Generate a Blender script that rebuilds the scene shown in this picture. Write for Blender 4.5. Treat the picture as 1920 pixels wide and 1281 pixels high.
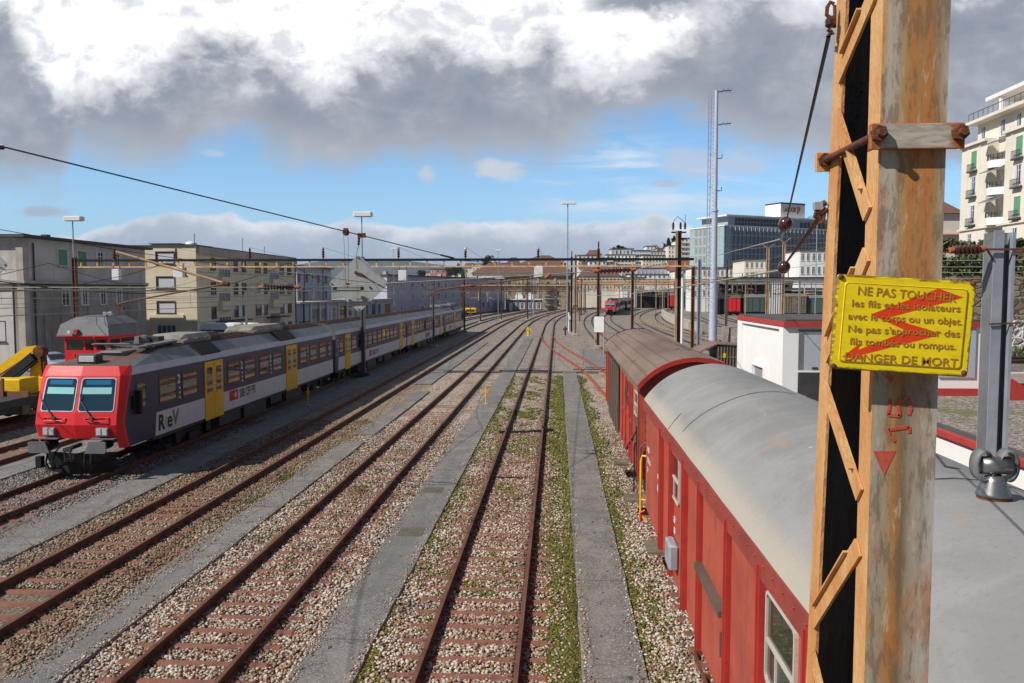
import bpy, math, random
import numpy as np
from mathutils import Vector, Matrix
random.seed(7)
for o in list(bpy.data.objects):
    bpy.data.objects.remove(o)
SC = bpy.context.scene
COL = SC.collection
R = math.radians
# ------------------------------------------------------------------ camera, light, exposure
CAMZ, FPX = 5.9, 1493.0            # eye height above the ballast, focal length in photo pixels (1920 wide)
cam = bpy.data.cameras.new('camera')
cam.sensor_width = 36.0
cam.lens = 36.0 * FPX / 1920.0
cam.clip_start = 0.05
cam.clip_end = 40000
camo = bpy.data.objects.new('camera', cam)
COL.objects.link(camo)
camo.location = (0, 0, CAMZ)
camo.rotation_euler = (R(90 - 3.583), 0, R(3.255))
SC.camera = camo
SUN_EL, SUN_AZ = R(41), (-0.88, -0.475)       # elevation; horizontal direction towards the sun
hl = math.hypot(*SUN_AZ)
SUND = Vector((SUN_AZ[0] / hl * math.cos(SUN_EL), SUN_AZ[1] / hl * math.cos(SUN_EL), math.sin(SUN_EL)))
sl = bpy.data.lights.new('sun', 'SUN')
sl.energy = 5.0
sl.angle = R(0.5)
sl.color = (1.0, 0.955, 0.88)
so = bpy.data.objects.new('sun', sl)
COL.objects.link(so)
so.rotation_euler = (-SUND).to_track_quat('-Z', 'Y').to_euler()
so.location = SUND * 200
SC.view_settings.view_transform = 'Standard'
SC.view_settings.look = 'None'
SC.view_settings.exposure = 0.08
SC.view_settings.gamma = 1.0
SC.render.film_transparent = False
SC.cycles.max_bounces = 6
SC.cycles.use_denoising = True


class NT:
    """small helper for node trees"""
    def __init__(s, tree):
        s.t = tree
        tree.nodes.clear()

    def n(s, typ, **kw):
        nd = s.t.nodes.new(typ)
        for k, v in kw.items():
            if k.startswith('_'):
                setattr(nd, k[1:], v)
            else:
                key = int(k[1:]) if k[0] == 'i' and k[1:].isdigit() else k.replace('__', ' ')
                s.set(nd.inputs[key], v)
        return nd

    def set(s, inp, v):
        if isinstance(v, bpy.types.NodeSocket):
            s.t.links.new(v, inp)
        elif isinstance(v, bpy.types.Node):
            s.t.links.new(v.outputs[0], inp)
        else:
            if hasattr(inp, 'default_value') and hasattr(inp.default_value, '__len__') and not isinstance(v, str):
                v = list(v)
                if len(v) == 3 and len(inp.default_value) == 4:
                    v = v + [1.0]
            inp.default_value = v

    def m(s, op, a, b=None, c=None, clamp=False):
        nd = s.t.nodes.new('ShaderNodeMath')
        nd.operation = op
        nd.use_clamp = clamp
        s.set(nd.inputs[0], a)
        if b is not None:
            s.set(nd.inputs[1], b)
        if c is not None:
            s.set(nd.inputs[2], c)
        return nd.outputs[0]

    def mix(s, f, a, b, blend='MIX'):
        nd = s.t.nodes.new('ShaderNodeMix')
        nd.data_type = 'RGBA'
        nd.blend_type = blend
        s.set(nd.inputs[0], f)
        s.set(nd.inputs[6], a)
        s.set(nd.inputs[7], b)
        return nd.outputs[2]

    def ss(s, x, a, b):
        nd = s.t.nodes.new('ShaderNodeMapRange')
        nd.interpolation_type = 'SMOOTHSTEP'
        s.set(nd.inputs[0], x)
        nd.inputs[1].default_value = a
        nd.inputs[2].default_value = b
        nd.inputs[3].default_value = 0.0
        nd.inputs[4].default_value = 1.0
        return nd.outputs[0]

    def ramp(s, x, stops, interp='LINEAR'):
        nd = s.t.nodes.new('ShaderNodeValToRGB')
        nd.color_ramp.interpolation = interp
        s.set(nd.inputs[0], x)
        el = nd.color_ramp.elements
        while len(el) < len(stops):
            el.new(0.5)
        for e, (p, c) in zip(el, stops):
            e.position = p
            e.color = (c, c, c, 1) if not hasattr(c, '__len__') else (c[0], c[1], c[2], 1)
        return nd.outputs[0]

    def noise(s, vec, scale, detail=3.0, rough=0.55, dist=0.0):
        nd = s.t.nodes.new('ShaderNodeTexNoise')
        if vec is not None:
            s.set(nd.inputs['Vector'], vec)
        nd.inputs['Scale'].default_value = scale
        nd.inputs['Detail'].default_value = detail
        nd.inputs['Roughness'].default_value = rough
        nd.inputs['Distortion'].default_value = dist
        return nd

    def mapping(s, vec, scale=(1, 1, 1), loc=(0, 0, 0), rot=(0, 0, 0)):
        nd = s.t.nodes.new('ShaderNodeMapping')
        s.set(nd.inputs[0], vec)
        nd.inputs[1].default_value = loc
        nd.inputs[2].default_value = rot
        nd.inputs[3].default_value = scale
        return nd.outputs[0]


# ------------------------------------------------------------------ the sky: physical blue sky with cloud decks placed by direction
W = bpy.data.worlds.new('World')
SC.world = W
W.use_nodes = True
nt = NT(W.node_tree)
SKY = 0.105
sky = nt.n('ShaderNodeTexSky', _sky_type='NISHITA', _sun_disc=False, _sun_elevation=SUN_EL,
           _sun_rotation=math.atan2(SUN_AZ[0], SUN_AZ[1]), _altitude=450.0, _air_density=1.0, _dust_density=0.4, _ozone_density=1.6)
tc = nt.n('ShaderNodeTexCoord')
sp = nt.n('ShaderNodeSeparateXYZ', Vector=tc.outputs['Generated'])
ya = nt.m('MAXIMUM', nt.m('ABSOLUTE', sp.outputs[1]), 0.12)
U = nt.m('MULTIPLY_ADD', nt.m('DIVIDE', sp.outputs[0], ya), 14.93, 10.45)      # bearing: 1 unit = 3.8 degrees
V = nt.m('MULTIPLY_ADD', nt.m('DIVIDE', sp.outputs[2], ya), -14.93, 5.47)      # 5.47 is the horizon, 0 is about 20 degrees up
cv = nt.n('ShaderNodeCombineXYZ', X=U, Y=nt.m('MULTIPLY', V, 1.35), Z=0.0).outputs[0]
nA = nt.noise(cv, 0.55, 7, 0.58, 0.35)
nB = nt.noise(nt.mapping(cv, loc=(31, 7, 0)), 1.25, 6, 0.6, 0.3)
nC = nt.noise(nt.mapping(cv, (0.32, 1.3, 1), (3, 11, 0), (0, 0, 0.18)), 1.0, 6, 0.62, 0.6)
a0 = nt.m('SUBTRACT', nA.outputs[0], 0.5)
b0 = nt.m('SUBTRACT', nB.outputs[0], 0.5)
ux = nt.m('DIVIDE', U, 20.0)


def curve(pts, div):
    return nt.m('MULTIPLY', nt.ramp(ux, [(p / 20.0, v / div) for p, v in pts]), div)


low_edge = curve([(0, 3.45), (0.9, 3.45), (1.25, 2.9), (2.0, 3.0), (3.3, 3.1), (3.9, 2.55), (4.6, 2.55), (5.1, 3.0), (6.8, 3.15), (8.4, 3.1),
                  (10.3, 3.1), (10.8, 2.75), (11.6, 2.45), (12.8, 2.45), (13.4, 2.75), (14.4, 3.0), (16, 3.1), (17.8, 3.5), (20, 3.6)], 6.0)
dist = nt.m('ADD', nt.m('SUBTRACT', low_edge, V), nt.m('ADD', nt.m('MULTIPLY', a0, 1.5), nt.m('MULTIPLY', b0, 0.55)))
deck = nt.ss(dist, -0.30, 0.55)
white = curve([(0, 0.1), (0.35, 0.9), (0.9, 1.85), (1.8, 1.95), (2.8, 1.5), (3.4, 1.0), (4.2, 0.95), (5.0, 1.1), (6.0, 1.6), (6.9, 1.15), (8.0, 0.75),
               (8.6, 1.0), (9.4, 1.1), (10.2, 0.8), (11.0, 1.5), (12.0, 1.35), (12.7, 0.9), (13.1, 0.3), (14, -0.2), (17, -0.3), (20, 0.0)], 6.0)
wd = nt.m('ADD', nt.m('SUBTRACT', white, V), nt.m('ADD', nt.m('MULTIPLY', a0, 2.6), nt.m('MULTIPLY', b0, 1.5)))
lit = nt.ss(nt.m('ADD', wd, nt.m('MULTIPLY', nt.m('SUBTRACT', nt.noise(nt.mapping(cv, loc=(5, 19, 2)), 2.6, 6, .6, .4).outputs[0], .5), .75)), -0.85, 0.75)
# a dark cloud in front of the bright part, high to the right
dk = nt.m('ADD', nt.m('MULTIPLY', nt.ss(U, 10.6, 11.4), nt.m('SUBTRACT', 1.0, nt.ss(U, 12.6, 13.6))), 0.0)
dk = nt.m('MULTIPLY', dk, nt.ss(nt.m('ADD', nt.m('MULTIPLY', b0, 1.1), nt.m('SUBTRACT', 0.42, V)), -0.2, 0.2))
lit = nt.m('MULTIPLY', lit, nt.m('SUBTRACT', 1.0, nt.m('MULTIPLY', dk, 0.95)))
# unseen sky overhead is set to one dim colour to hold down the fill
grey = nt.ramp(nt.m('ADD', nt.m('MULTIPLY', a0, 1.5), nt.m('ADD', nt.m('MULTIPLY', b0, 1.1), 0.5)),
               [(0.15, (0.26, 0.285, 0.345)), (0.5, (0.335, 0.355, 0.405)), (0.85, (0.46, 0.475, 0.515))])
edge = nt.m('MULTIPLY', nt.m('SUBTRACT', 1.0, nt.ss(dist, 0.0, 0.9)), 0.5)
grey = nt.mix(edge, grey, (0.55, 0.55, 0.57, 1))
half = nt.mix(nt.ss(lit, 0.0, 0.55), grey, (0.66, 0.67, 0.70, 1))
ccol = nt.mix(nt.ss(lit, 0.42, 0.95), half, nt.mix(nt.ss(nB.outputs[0], .50, .66), (1.08, 1.08, 1.09, 1), (.76, .77, .81, 1)))
over = nt.ss(V, -4.0, -1.0)
ccol = nt.mix(nt.m('SUBTRACT', 1.0, over), ccol, (0.12, 0.155, 0.235, 1))
deck = nt.m('MAXIMUM', deck, nt.m('MAXIMUM', deck, nt.m('SUBTRACT', 1.0, over)))
skyc = nt.mix(1.0, sky.outputs[0], (SKY * 0.86, SKY * 1.20, SKY * 1.46, 1), 'MULTIPLY')
# pale towards the horizon
skyc = nt.mix(nt.m('MULTIPLY', nt.ss(V, 1.6, 4.6), 0.30), skyc, (0.60, 0.80, 0.98, 1))
# thin streaks and small loose clouds in the blue gap
wm = nt.m('MULTIPLY', nt.m('MULTIPLY', nt.ss(U, 9.0, 11.4), nt.m('SUBTRACT', 1.0, nt.ss(U, 12.8, 15.5))),
          nt.m('MULTIPLY', nt.ss(V, 2.3, 3.2), nt.m('SUBTRACT', 1.0, nt.ss(V, 3.7, 4.3))))
wisp = nt.m('MULTIPLY', wm, nt.ss(nC.outputs[0], 0.44, 0.68))
skyc = nt.mix(nt.m('MULTIPLY', wisp, 0.85), skyc, (0.86, 0.89, 0.93, 1))


def puff(col, px, py, rx, ry, c, k):
    dx = nt.m('DIVIDE', nt.m('SUBTRACT', U, px), rx)
    dy = nt.m('DIVIDE', nt.m('SUBTRACT', V, py), ry)
    d = nt.m('SQRT', nt.m('ADD', nt.m('MULTIPLY', dx, dx), nt.m('MULTIPLY', dy, dy)))
    msk = nt.m('SUBTRACT', 1.0, nt.ss(nt.m('ADD', d, nt.m('MULTIPLY', b0, 2.2)), 0.45, 1.15))
    return nt.mix(nt.m('MULTIPLY', msk, k), col, c)


for px, py, rx, ry, c, k in [(8.03, 3.27, .20, .2, (.62, .64, .69, 1), .8), (9.3, 3.2, .55, .22, (.70, .71, .74, 1), .85), (0.55, 3.93, .5, .14, (.46, .47, .54, 1), .8),
                             (12.4, 3.48, .3, .08, (.50, .54, .62, 1), .75), (13.2, 3.15, 1.0, .3, (.60, .62, .68, 1), .6), (3.9, 2.85, .3, .1, (.62, .64, .7, 1), .5)]:
    skyc = puff(skyc, px, py, rx, ry, c, k)
# the low bank along the horizon
bt = curve([(0, 4.5), (0.9, 4.4), (1.6, 4.25), (2.4, 4.1), (3.4, 4.0), (4.2, 3.98), (5.2, 4.1), (6.2, 4.18), (7.0, 4.15), (8.0, 4.25), (9.2, 4.12), (10.6, 4.2),
            (11.4, 4.2), (12.2, 4.05), (12.8, 4.15), (13.3, 4.5), (14.2, 4.7), (16, 4.9), (20, 5.0)], 6.0)
bd = nt.m('ADD', nt.m('SUBTRACT', V, bt), nt.m('ADD', nt.m('MULTIPLY', b0, 0.42), nt.m('MULTIPLY', a0, 0.35)))
bank = nt.ss(bd, -0.03, 0.10)
bcol = nt.ramp(nt.m('ADD', bd, nt.m('MULTIPLY', a0, 0.9)), [(0.0, (0.93, 0.94, 0.96)), (0.12, (0.80, 0.81, 0.84)), (0.3, (0.54, 0.565, 0.63)), (0.6, (0.46, 0.50, 0.59)), (1.0, (0.46, 0.53, 0.66))])
bcol = nt.mix(nt.m('MULTIPLY', nt.ss(nB.outputs[0], 0.5, 0.66), 0.45), bcol, (0.66, 0.68, 0.73, 1))
skyc = nt.mix(bank, skyc, bcol)
skyc = nt.mix(deck, skyc, ccol)
# unseen sky behind the viewer, darkened to a dim blue to lower the fill
back = nt.ss(sp.outputs[1], -0.25, 0.12)
skyc = nt.mix(back, nt.mix(0.35, nt.mix(1.0, sky.outputs[0], (SKY * .3, SKY * .36, SKY * .46, 1), 'MULTIPLY'), (0.15, 0.18, 0.25, 1)), skyc)
bg = nt.n('ShaderNodeBackground', Color=skyc, Strength=1.0)
nt.n('ShaderNodeOutputWorld', Surface=bg)

# ------------------------------------------------------------------ from photo pixels to places
RC = camo.rotation_euler.to_matrix()


def ray(px, py):
    return RC @ Vector(((px - 960) / FPX, -(py - 640.5) / FPX, -1.0))


def P(px, py, Y):
    """the point at distance Y (metres down the tracks) seen at pixel (px, py)"""
    d = ray(px, py)
    return Vector((0, 0, CAMZ)) + d * (Y / d.y)


def G(px, py, z=0.0):
    d = ray(px, py)
    return Vector((0, 0, CAMZ)) + d * ((z - CAMZ) / d.z)


def PX(px, X, py=600):
    """distance Y at which the upright plane X is seen at pixel (px, py)"""
    d = ray(px, py)
    return X * d.y / d.x


# ------------------------------------------------------------------ mesh building
class MB:
    def __init__(s):
        s.v, s.f, s.mi, s.X = [], [], [], None

    def add(s, vs, fs, m=0):
        b = len(s.v)
        if s.X is not None:
            vs = [s.X @ Vector(p) for p in vs]
        s.v += [tuple(p) for p in vs]
        s.f += [tuple(i + b for i in f) for f in fs]
        s.mi += [m] * len(fs)
        return s

    def box(s, x0, x1, y0, y1, z0, z1, m=0):
        return s.add([(x0, y0, z0), (x1, y0, z0), (x1, y1, z0), (x0, y1, z0), (x0, y0, z1), (x1, y0, z1), (x1, y1, z1), (x0, y1, z1)],
                     [(0, 3, 2, 1), (4, 5, 6, 7), (0, 1, 5, 4), (1, 2, 6, 5), (2, 3, 7, 6), (3, 0, 4, 7)], m)

    def cbox(s, x0, x1, y0, y1, z0, z1, c=0.02, m=0):
        """a box with chamfered upright and top edges"""
        def ring(i, z):
            return [(x0 + i + c, y0 + i, z), (x1 - i - c, y0 + i, z), (x1 - i, y0 + i + c, z), (x1 - i, y1 - i - c, z), (x1 - i - c, y1 - i, z), (x0 + i + c, y1 - i, z), (x0 + i, y1 - i - c, z), (x0 + i, y0 + i + c, z)]
        return s.loft([ring(0, z0), ring(0, z1 - c), ring(c, z1)], m, True, True)

    def loft(s, rings, m=0, cap0=False, cap1=False, closed=True):
        n = len(rings[0])
        vs = [p for r in rings for p in r]
        fs = []
        for i in range(len(rings) - 1):
            for j in range(n if closed else n - 1):
                a, b = i * n + j, i * n + (j + 1) % n
                fs.append((a, b, b + n, a + n))
        if cap0:
            fs.append(tuple(reversed(range(n))))
        if cap1:
            k = (len(rings) - 1) * n
            fs.append(tuple(range(k, k + n)))
        return s.add(vs, fs, m)

    def quad(s, a, b, c, d, m=0):
        return s.add([a, b, c, d], [(0, 1, 2, 3)], m)

    def poly(s, pts, m=0):
        return s.add(pts, [tuple(range(len(pts)))], m)

    def slab(s, pts, d, m=0):
        """a polygon given thickness d (a vector)"""
        d = Vector(d)
        n = len(pts)
        a = [Vector(p) for p in pts]
        return s.add(a + [p + d for p in a], [tuple(reversed(range(n))), tuple(range(n, 2 * n))] + [(i, (i + 1) % n, (i + 1) % n + n, i + n) for i in range(n)], m)

    def tube(s, pts, r, n=6, m=0, r2=None, cap=True):
        pts = [Vector(p) for p in pts]
        rings = []
        up = None
        for i, p in enumerate(pts):
            t = (pts[min(i + 1, len(pts) - 1)] - pts[max(i - 1, 0)]).normalized()
            if up is None:
                up = t.orthogonal().normalized()
            up = (up - t * up.dot(t))
            up = up.normalized() if up.length > 1e-6 else t.orthogonal().normalized()
            b = t.cross(up)
            rr = r if r2 is None else r + (r2 - r) * i / max(1, len(pts) - 1)
            rings.append([p + (up * math.cos(2 * math.pi * k / n) + b * math.sin(2 * math.pi * k / n)) * rr for k in range(n)])
        return s.loft(rings, m, cap, cap)

    def bar(s, a, b, w, t, up=(0, 0, 1), m=0):
        """rectangular bar from a to b, w across and t along up"""
        a, b, up = Vector(a), Vector(b), Vector(up)
        d = (b - a).normalized()
        side = d.cross(up)
        side = side.normalized() if side.length > 1e-6 else d.orthogonal().normalized()
        u = side.cross(d).normalized()
        rings = [[p + side * (w / 2 * i) + u * (t / 2 * j) for i, j in ((-1, -1), (1, -1), (1, 1), (-1, 1))] for p in (a, b)]
        return s.loft(rings, m, True, True)

    def lathe(s, prof, o, ax=(0, 0, 1), n=12, m=0):
        ax = Vector(ax).normalized()
        u = ax.orthogonal().normalized()
        w = ax.cross(u)
        o = Vector(o)
        rings = [[o + ax * z + (u * math.cos(2 * math.pi * k / n) + w * math.sin(2 * math.pi * k / n)) * r for k in range(n)] for r, z in prof]
        return s.loft(rings, m, True, True)

    def sweep(s, prof, path, m=0, up=(0, 0, 1)):
        """a closed profile [(across, up)] moved along a path"""
        path = [Vector(p) for p in path]
        up = Vector(up)
        rings = []
        for i, p in enumerate(path):
            t = (path[min(i + 1, len(path) - 1)] - path[max(i - 1, 0)]).normalized()
            side = t.cross(up).normalized()
            u = side.cross(t)
            rings.append([p + side * a + u * b for a, b in prof])
        return s.loft(rings, m, True, True)

    def mesh(s, name, mats, off=None, smooth=False):
        me = bpy.data.meshes.new(name)
        vs = s.v if off is None else [(p[0] - off[0], p[1] - off[1], p[2] - off[2]) for p in s.v]
        me.from_pydata(vs, [], s.f)
        mats = mats if isinstance(mats, (list, tuple)) else [mats]
        for mm in mats:
            me.materials.append(mm)
        if len(mats) > 1:
            me.polygons.foreach_set('material_index', s.mi)
        if smooth:
            me.polygons.foreach_set('use_smooth', [True] * len(s.f))
        me.update()
        return me

    def build(s, name, mats, parent=None, off=None, smooth=False):
        """ONE object; off = the world point the coordinates are counted from"""
        top = parent is None
        o = bpy.data.objects.new(name, s.mesh(name, mats, off, smooth))
        COL.objects.link(o)
        if top and off is not None:
            o.location = off
        o.parent = parent
        return o


def tag(o, label=None, cat=None, group=None, kind=None):
    if label:
        o['label'] = label
    if cat:
        o['category'] = cat
    if group:
        o['group'] = group
    if kind:
        o['kind'] = kind
    return o


def thing(name, label, cat, loc=(0, 0, 0), rz=0.0, group=None):
    o = bpy.data.objects.new(name, None)
    COL.objects.link(o)
    o.empty_display_size = 0.2
    o.location = loc
    o.rotation_euler = (0, 0, rz)
    return tag(o, label, cat, group)


def put(name, data, parent, loc, rz=0.0, scale=(1, 1, 1)):
    o = bpy.data.objects.new(name, data)
    COL.objects.link(o)
    o.parent = parent
    o.location = loc
    o.rotation_euler = (0, 0, rz)
    o.scale = scale
    return o


def copy_thing(o, loc, rz=None, label=None):
    kids = {}
    for x in bpy.data.objects:
        if x.parent is not None:
            kids.setdefault(x.parent, []).append(x)
    r = o.copy()
    COL.objects.link(r)
    r.location = loc
    if rz is not None:
        r.rotation_euler = (0, 0, rz)
    if label:
        r['label'] = label
    for c in kids.get(o, []):
        d = c.copy()
        COL.objects.link(d)
        d.parent = r
        for g in kids.get(c, []):
            e = g.copy()
            COL.objects.link(e)
            e.parent = d
    return r


def text_geo(txt, size, sx=1.0, depth=0.0015, bold=0.0, align='LEFT'):
    cu = bpy.data.curves.new('lettering', 'FONT')
    cu.body = txt
    cu.size = size
    cu.extrude = depth
    cu.offset = bold
    cu.align_x = align
    cu.resolution_u = 3
    ob = bpy.data.objects.new('lettering', cu)
    COL.objects.link(ob)
    dg = bpy.context.evaluated_depsgraph_get()
    me = bpy.data.meshes.new_from_object(ob.evaluated_get(dg))
    vs = [Vector((v.co.x * sx, v.co.y, v.co.z)) for v in me.vertices]
    fs = [tuple(p.vertices) for p in me.polygons]
    bpy.data.objects.remove(ob)
    bpy.data.meshes.remove(me)
    return vs, fs


def basis(o, x, y, z):
    return Matrix(((x[0], y[0], z[0], o[0]), (x[1], y[1], z[1], o[1]), (x[2], y[2], z[2], o[2]), (0, 0, 0, 1)))


def lettering(mb, txt, o, xdir, ydir, size, sx=1.0, depth=0.0015, bold=0.0, m=0):
    xd, yd = Vector(xdir).normalized(), Vector(ydir).normalized()
    vs, fs = text_geo(txt, size, sx, depth, bold)
    M = basis(Vector(o), xd, yd, xd.cross(yd))
    mb.add([M @ v for v in vs], fs, m)


# ------------------------------------------------------------------ materials
def S(r, g, b):
    f = lambda c: (c / 255 / 12.92) if c <= 10 else ((c / 255 + 0.055) / 1.055) ** 2.4
    return (f(r), f(g), f(b), 1.0)


MATS = {}


def mat(name, col, rough=0.6, metal=0.0, var=0.18, scale=1.5, col2=None, bump=0.0, bscale=60, stretch=(1, 1, 1), ior=1.45, coat=0.0, contrast=(0.35, 0.7), grime=0.0):
    if name in MATS:
        return MATS[name]
    m = bpy.data.materials.new(name)
    m.use_nodes = True
    n = NT(m.node_tree)
    t = n.n('ShaderNodeTexCoord').outputs['Object']
    v = n.mapping(t, stretch)
    a = n.noise(v, scale, 6, 0.62, 0.2)
    f = n.ss(a.outputs[0], *contrast)
    c2 = col2 or (col[0] * (1 - var), col[1] * (1 - var), col[2] * (1 - var * 0.9), 1)
    c = n.mix(f, tuple(col[:3]) + (1,), tuple(c2[:3]) + (1,))
    fine = n.noise(v, scale * 9, 3, 0.6)
    c = n.mix(n.m('MULTIPLY', n.ss(fine.outputs[0], 0.45, 0.75), min(1, var * 0.8)), c, (col[0] * .55, col[1] * .52, col[2] * .5, 1))
    if grime:
        g = n.noise(n.mapping(t, (1.2, 1.2, 0.12), (5, 3, 1)), 2.2, 5, 0.65)
        c = n.mix(n.m('MULTIPLY', n.ss(g.outputs[0], 0.48, 0.72), grime), c, (0.05, 0.045, 0.04, 1))
    r = n.m('MULTIPLY_ADD', fine.outputs[0], 0.16, rough - 0.08, clamp=True)
    kw = {}
    b = n.n('ShaderNodeBsdfPrincipled', Base__Color=c, Roughness=r, Metallic=metal, IOR=ior)
    if coat:
        b.inputs['Coat Weight'].default_value = coat
        b.inputs['Coat Roughness'].default_value = 0.12
    if bump:
        bn = n.noise(v, bscale, 4, 0.6)
        bp = n.n('ShaderNodeBump', Strength=bump, Distance=0.02, Height=bn.outputs[0])
        n.set(b.inputs['Normal'], bp.outputs[0])
    n.n('ShaderNodeOutputMaterial', Surface=b)
    MATS[name] = m
    return m


def glass(name, col=(0.02, 0.025, 0.03, 1), rough=0.04, ior=1.9):
    return mat(name, col, rough, 0.0, 0.1, 0.6, ior=ior)


M = {}
M['rail'] = mat('rust_rail', S(112, 74, 56), .75, 0, .3, 2, S(84, 55, 43), .3, 80)
M['rail_dark'] = mat('dark_rail', S(82, 66, 58), .6, .2, .3, 2, S(60, 48, 42))
M['rail_red'] = mat('fresh_rust_rail', S(158, 88, 62), .8, 0, .3, 2, S(120, 66, 50))
M['sleeper'] = mat('rust_sleeper', S(140, 92, 76), .85, 0, .3, 4, S(112, 74, 62), .3, 60)
M['grey_roof'] = mat('grey_roof_sheet', S(150, 149, 148), .66, 0, .16, .8, S(136, 135, 134), .15, 9, (1, .55, 1))
M['red'] = mat('wagon_red', S(178, 85, 66), .5, 0, .16, 1.3, S(156, 70, 57), .12, 25, grime=.30)
M['red_dark'] = mat('wagon_red_eave', S(150, 66, 56), .6, 0, .25, 2.5, S(128, 58, 50), .2, 40)
M['red_deep'] = mat('wagon_red_rib', S(172, 56, 48), .5, 0, .2, 2)
M['brown_roof'] = mat('brown_roof_sheet', S(126, 106, 95), .75, 0, .3, 1.0, S(104, 86, 76), .2, 12, (1, .25, 1))
M['brown'] = mat('dull_brown_paint', S(98, 84, 74), .6, 0, .25, 2)
M['black'] = mat('black_iron', (.012, .012, .013, 1), .6, 0, .3, 4)
M['darkgrey'] = mat('dark_grey_iron', (.05, .05, .053, 1), .6, 0, .3, 3)
M['midgrey'] = mat('mid_grey_paint', (.17, .175, .18, 1), .55, 0, .25, 2)
M['galv'] = mat('galvanised_steel', S(170, 176, 184), .5, .35, .2, 3)
M['galv_blue'] = mat('bluish_painted_steel', S(186, 194, 212), .5, .1, .12, 2)
M['steel'] = mat('bright_steel', S(150, 148, 146), .3, .8, .2, 3)
M['cyl'] = mat('rust_orange_steel', S(204, 160, 108), .7, 0, .35, 7, S(188, 128, 74), .35, 90, (1, 1, .35))
M['rust'] = mat('rust_brown_steel', S(112, 66, 44), .8, 0, .35, 9, S(78, 46, 34), .4, 120)
M['pole'] = mat('rusty_pole', S(124, 84, 62), .75, 0, .35, 1.5, S(92, 62, 48), .2, 30, (1, 1, .4))
M['pole_tan'] = mat('tan_pole', S(186, 158, 124), .7, 0, .3, 1.5, S(150, 112, 82), .2, 30, (1, 1, .4))
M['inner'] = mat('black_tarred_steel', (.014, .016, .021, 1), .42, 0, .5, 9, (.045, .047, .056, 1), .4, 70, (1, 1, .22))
M['wire'] = mat('dark_wire', (.016, .015, .015, 1), .55, .2, .2, 5)
M['wire_green'] = mat('weathered_copper_wire', S(150, 154, 136), .5, .2, .25, 3)
M['ceramic'] = mat('brown_ceramic', S(74, 40, 32), .22, 0, .2, 8, coat=.4)
M['tan'] = mat('tan_painted_lattice', S(222, 190, 140), .75, 0, .25, 2, S(190, 140, 92))
M['orange'] = mat('orange_primer', S(168, 98, 58), .7, 0, .3, 6)
M['white'] = mat('white_paint', (.80, .80, .78, 1), .55, 0, .08, 1.5)
M['offwhite'] = mat('warm_white_render', (.66, .63, .56, 1), .8, 0, .12, .35, bump=.1, bscale=30)
M['cream'] = mat('cream_stone', (.74, .68, .58, 1), .8, 0, .10, .3, bump=.1, bscale=30)
M['beige'] = mat('beige_render', S(230, 217, 190), .85, 0, .1, .3, S(216, 202, 176), .1, 30, grime=.12)
M['grey_wall'] = mat('grey_stained_render', S(176, 170, 166), .9, 0, .3, .22, S(138, 132, 128), .15, 20, (1, 1, .45), grime=.55)
M['grey_wall_up'] = mat('grey_plain_render', S(206, 200, 195), .9, 0, .16, .4, S(182, 176, 172), .1, 20, grime=.2)
def roof_sheet():
    m = bpy.data.materials.new('weathered_roof_sheet')
    m.use_nodes = True
    n = NT(m.node_tree)
    t = n.n('ShaderNodeTexCoord').outputs['Object']
    big = n.noise(n.mapping(t, (.9, .45, .9)), 1.0, 6, .65, .4).outputs[0]
    streak = n.noise(n.mapping(t, (.5, 3.2, .5), (4, 2, 1)), 1.0, 5, .6).outputs[0]
    grit = n.noise(t, 26, 5, .7).outputs[0]
    c = n.mix(n.ss(big, .36, .64), S(140, 139, 138), S(127, 126, 125))
    c = n.mix(n.m('MULTIPLY', n.ss(streak, .46, .66), .22), c, S(158, 156, 153))
    c = n.mix(n.m('MULTIPLY', n.ss(grit, .52, .70), .45), c, S(112, 110, 107))
    rust = n.noise(n.mapping(t, (1.6, 1.0, 1), (8, 1, 3)), 1.4, 5, .7).outputs[0]
    c = n.mix(n.m('MULTIPLY', n.ss(rust, .60, .72), .4), c, S(160, 136, 112))
    sp = n.n('ShaderNodeTexVoronoi', Vector=n.mapping(t, (1, 2.4, 1)), Scale=1.7)
    spot = n.m('SUBTRACT', 1.0, n.ss(n.m('ADD', sp.outputs['Distance'], n.m('MULTIPLY', grit, .05)), .05, .075))
    c = n.mix(n.m('MULTIPLY', spot, .75), c, S(212, 210, 204))
    ex = n.n('ShaderNodeSeparateXYZ', Vector=t)
    ev = n.ss(n.m('ADD', n.m('ABSOLUTE', ex.outputs[0]), n.m('MULTIPLY', grit, .25)), 1.42, 1.62)
    c = n.mix(n.m('MULTIPLY', ev, .6), c, S(176, 166, 148))
    b = n.n('ShaderNodeBsdfPrincipled', Base__Color=c, Roughness=.8, IOR=1.32)
    bp = n.n('ShaderNodeBump', Strength=.22, Distance=.05, Height=n.noise(n.mapping(t, (1, .8, 1)), 2.2, 4, .55).outputs[0])
    n.set(b.inputs['Normal'], bp.outputs[0])
    n.n('ShaderNodeOutputMaterial', Surface=b)
    return m


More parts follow.
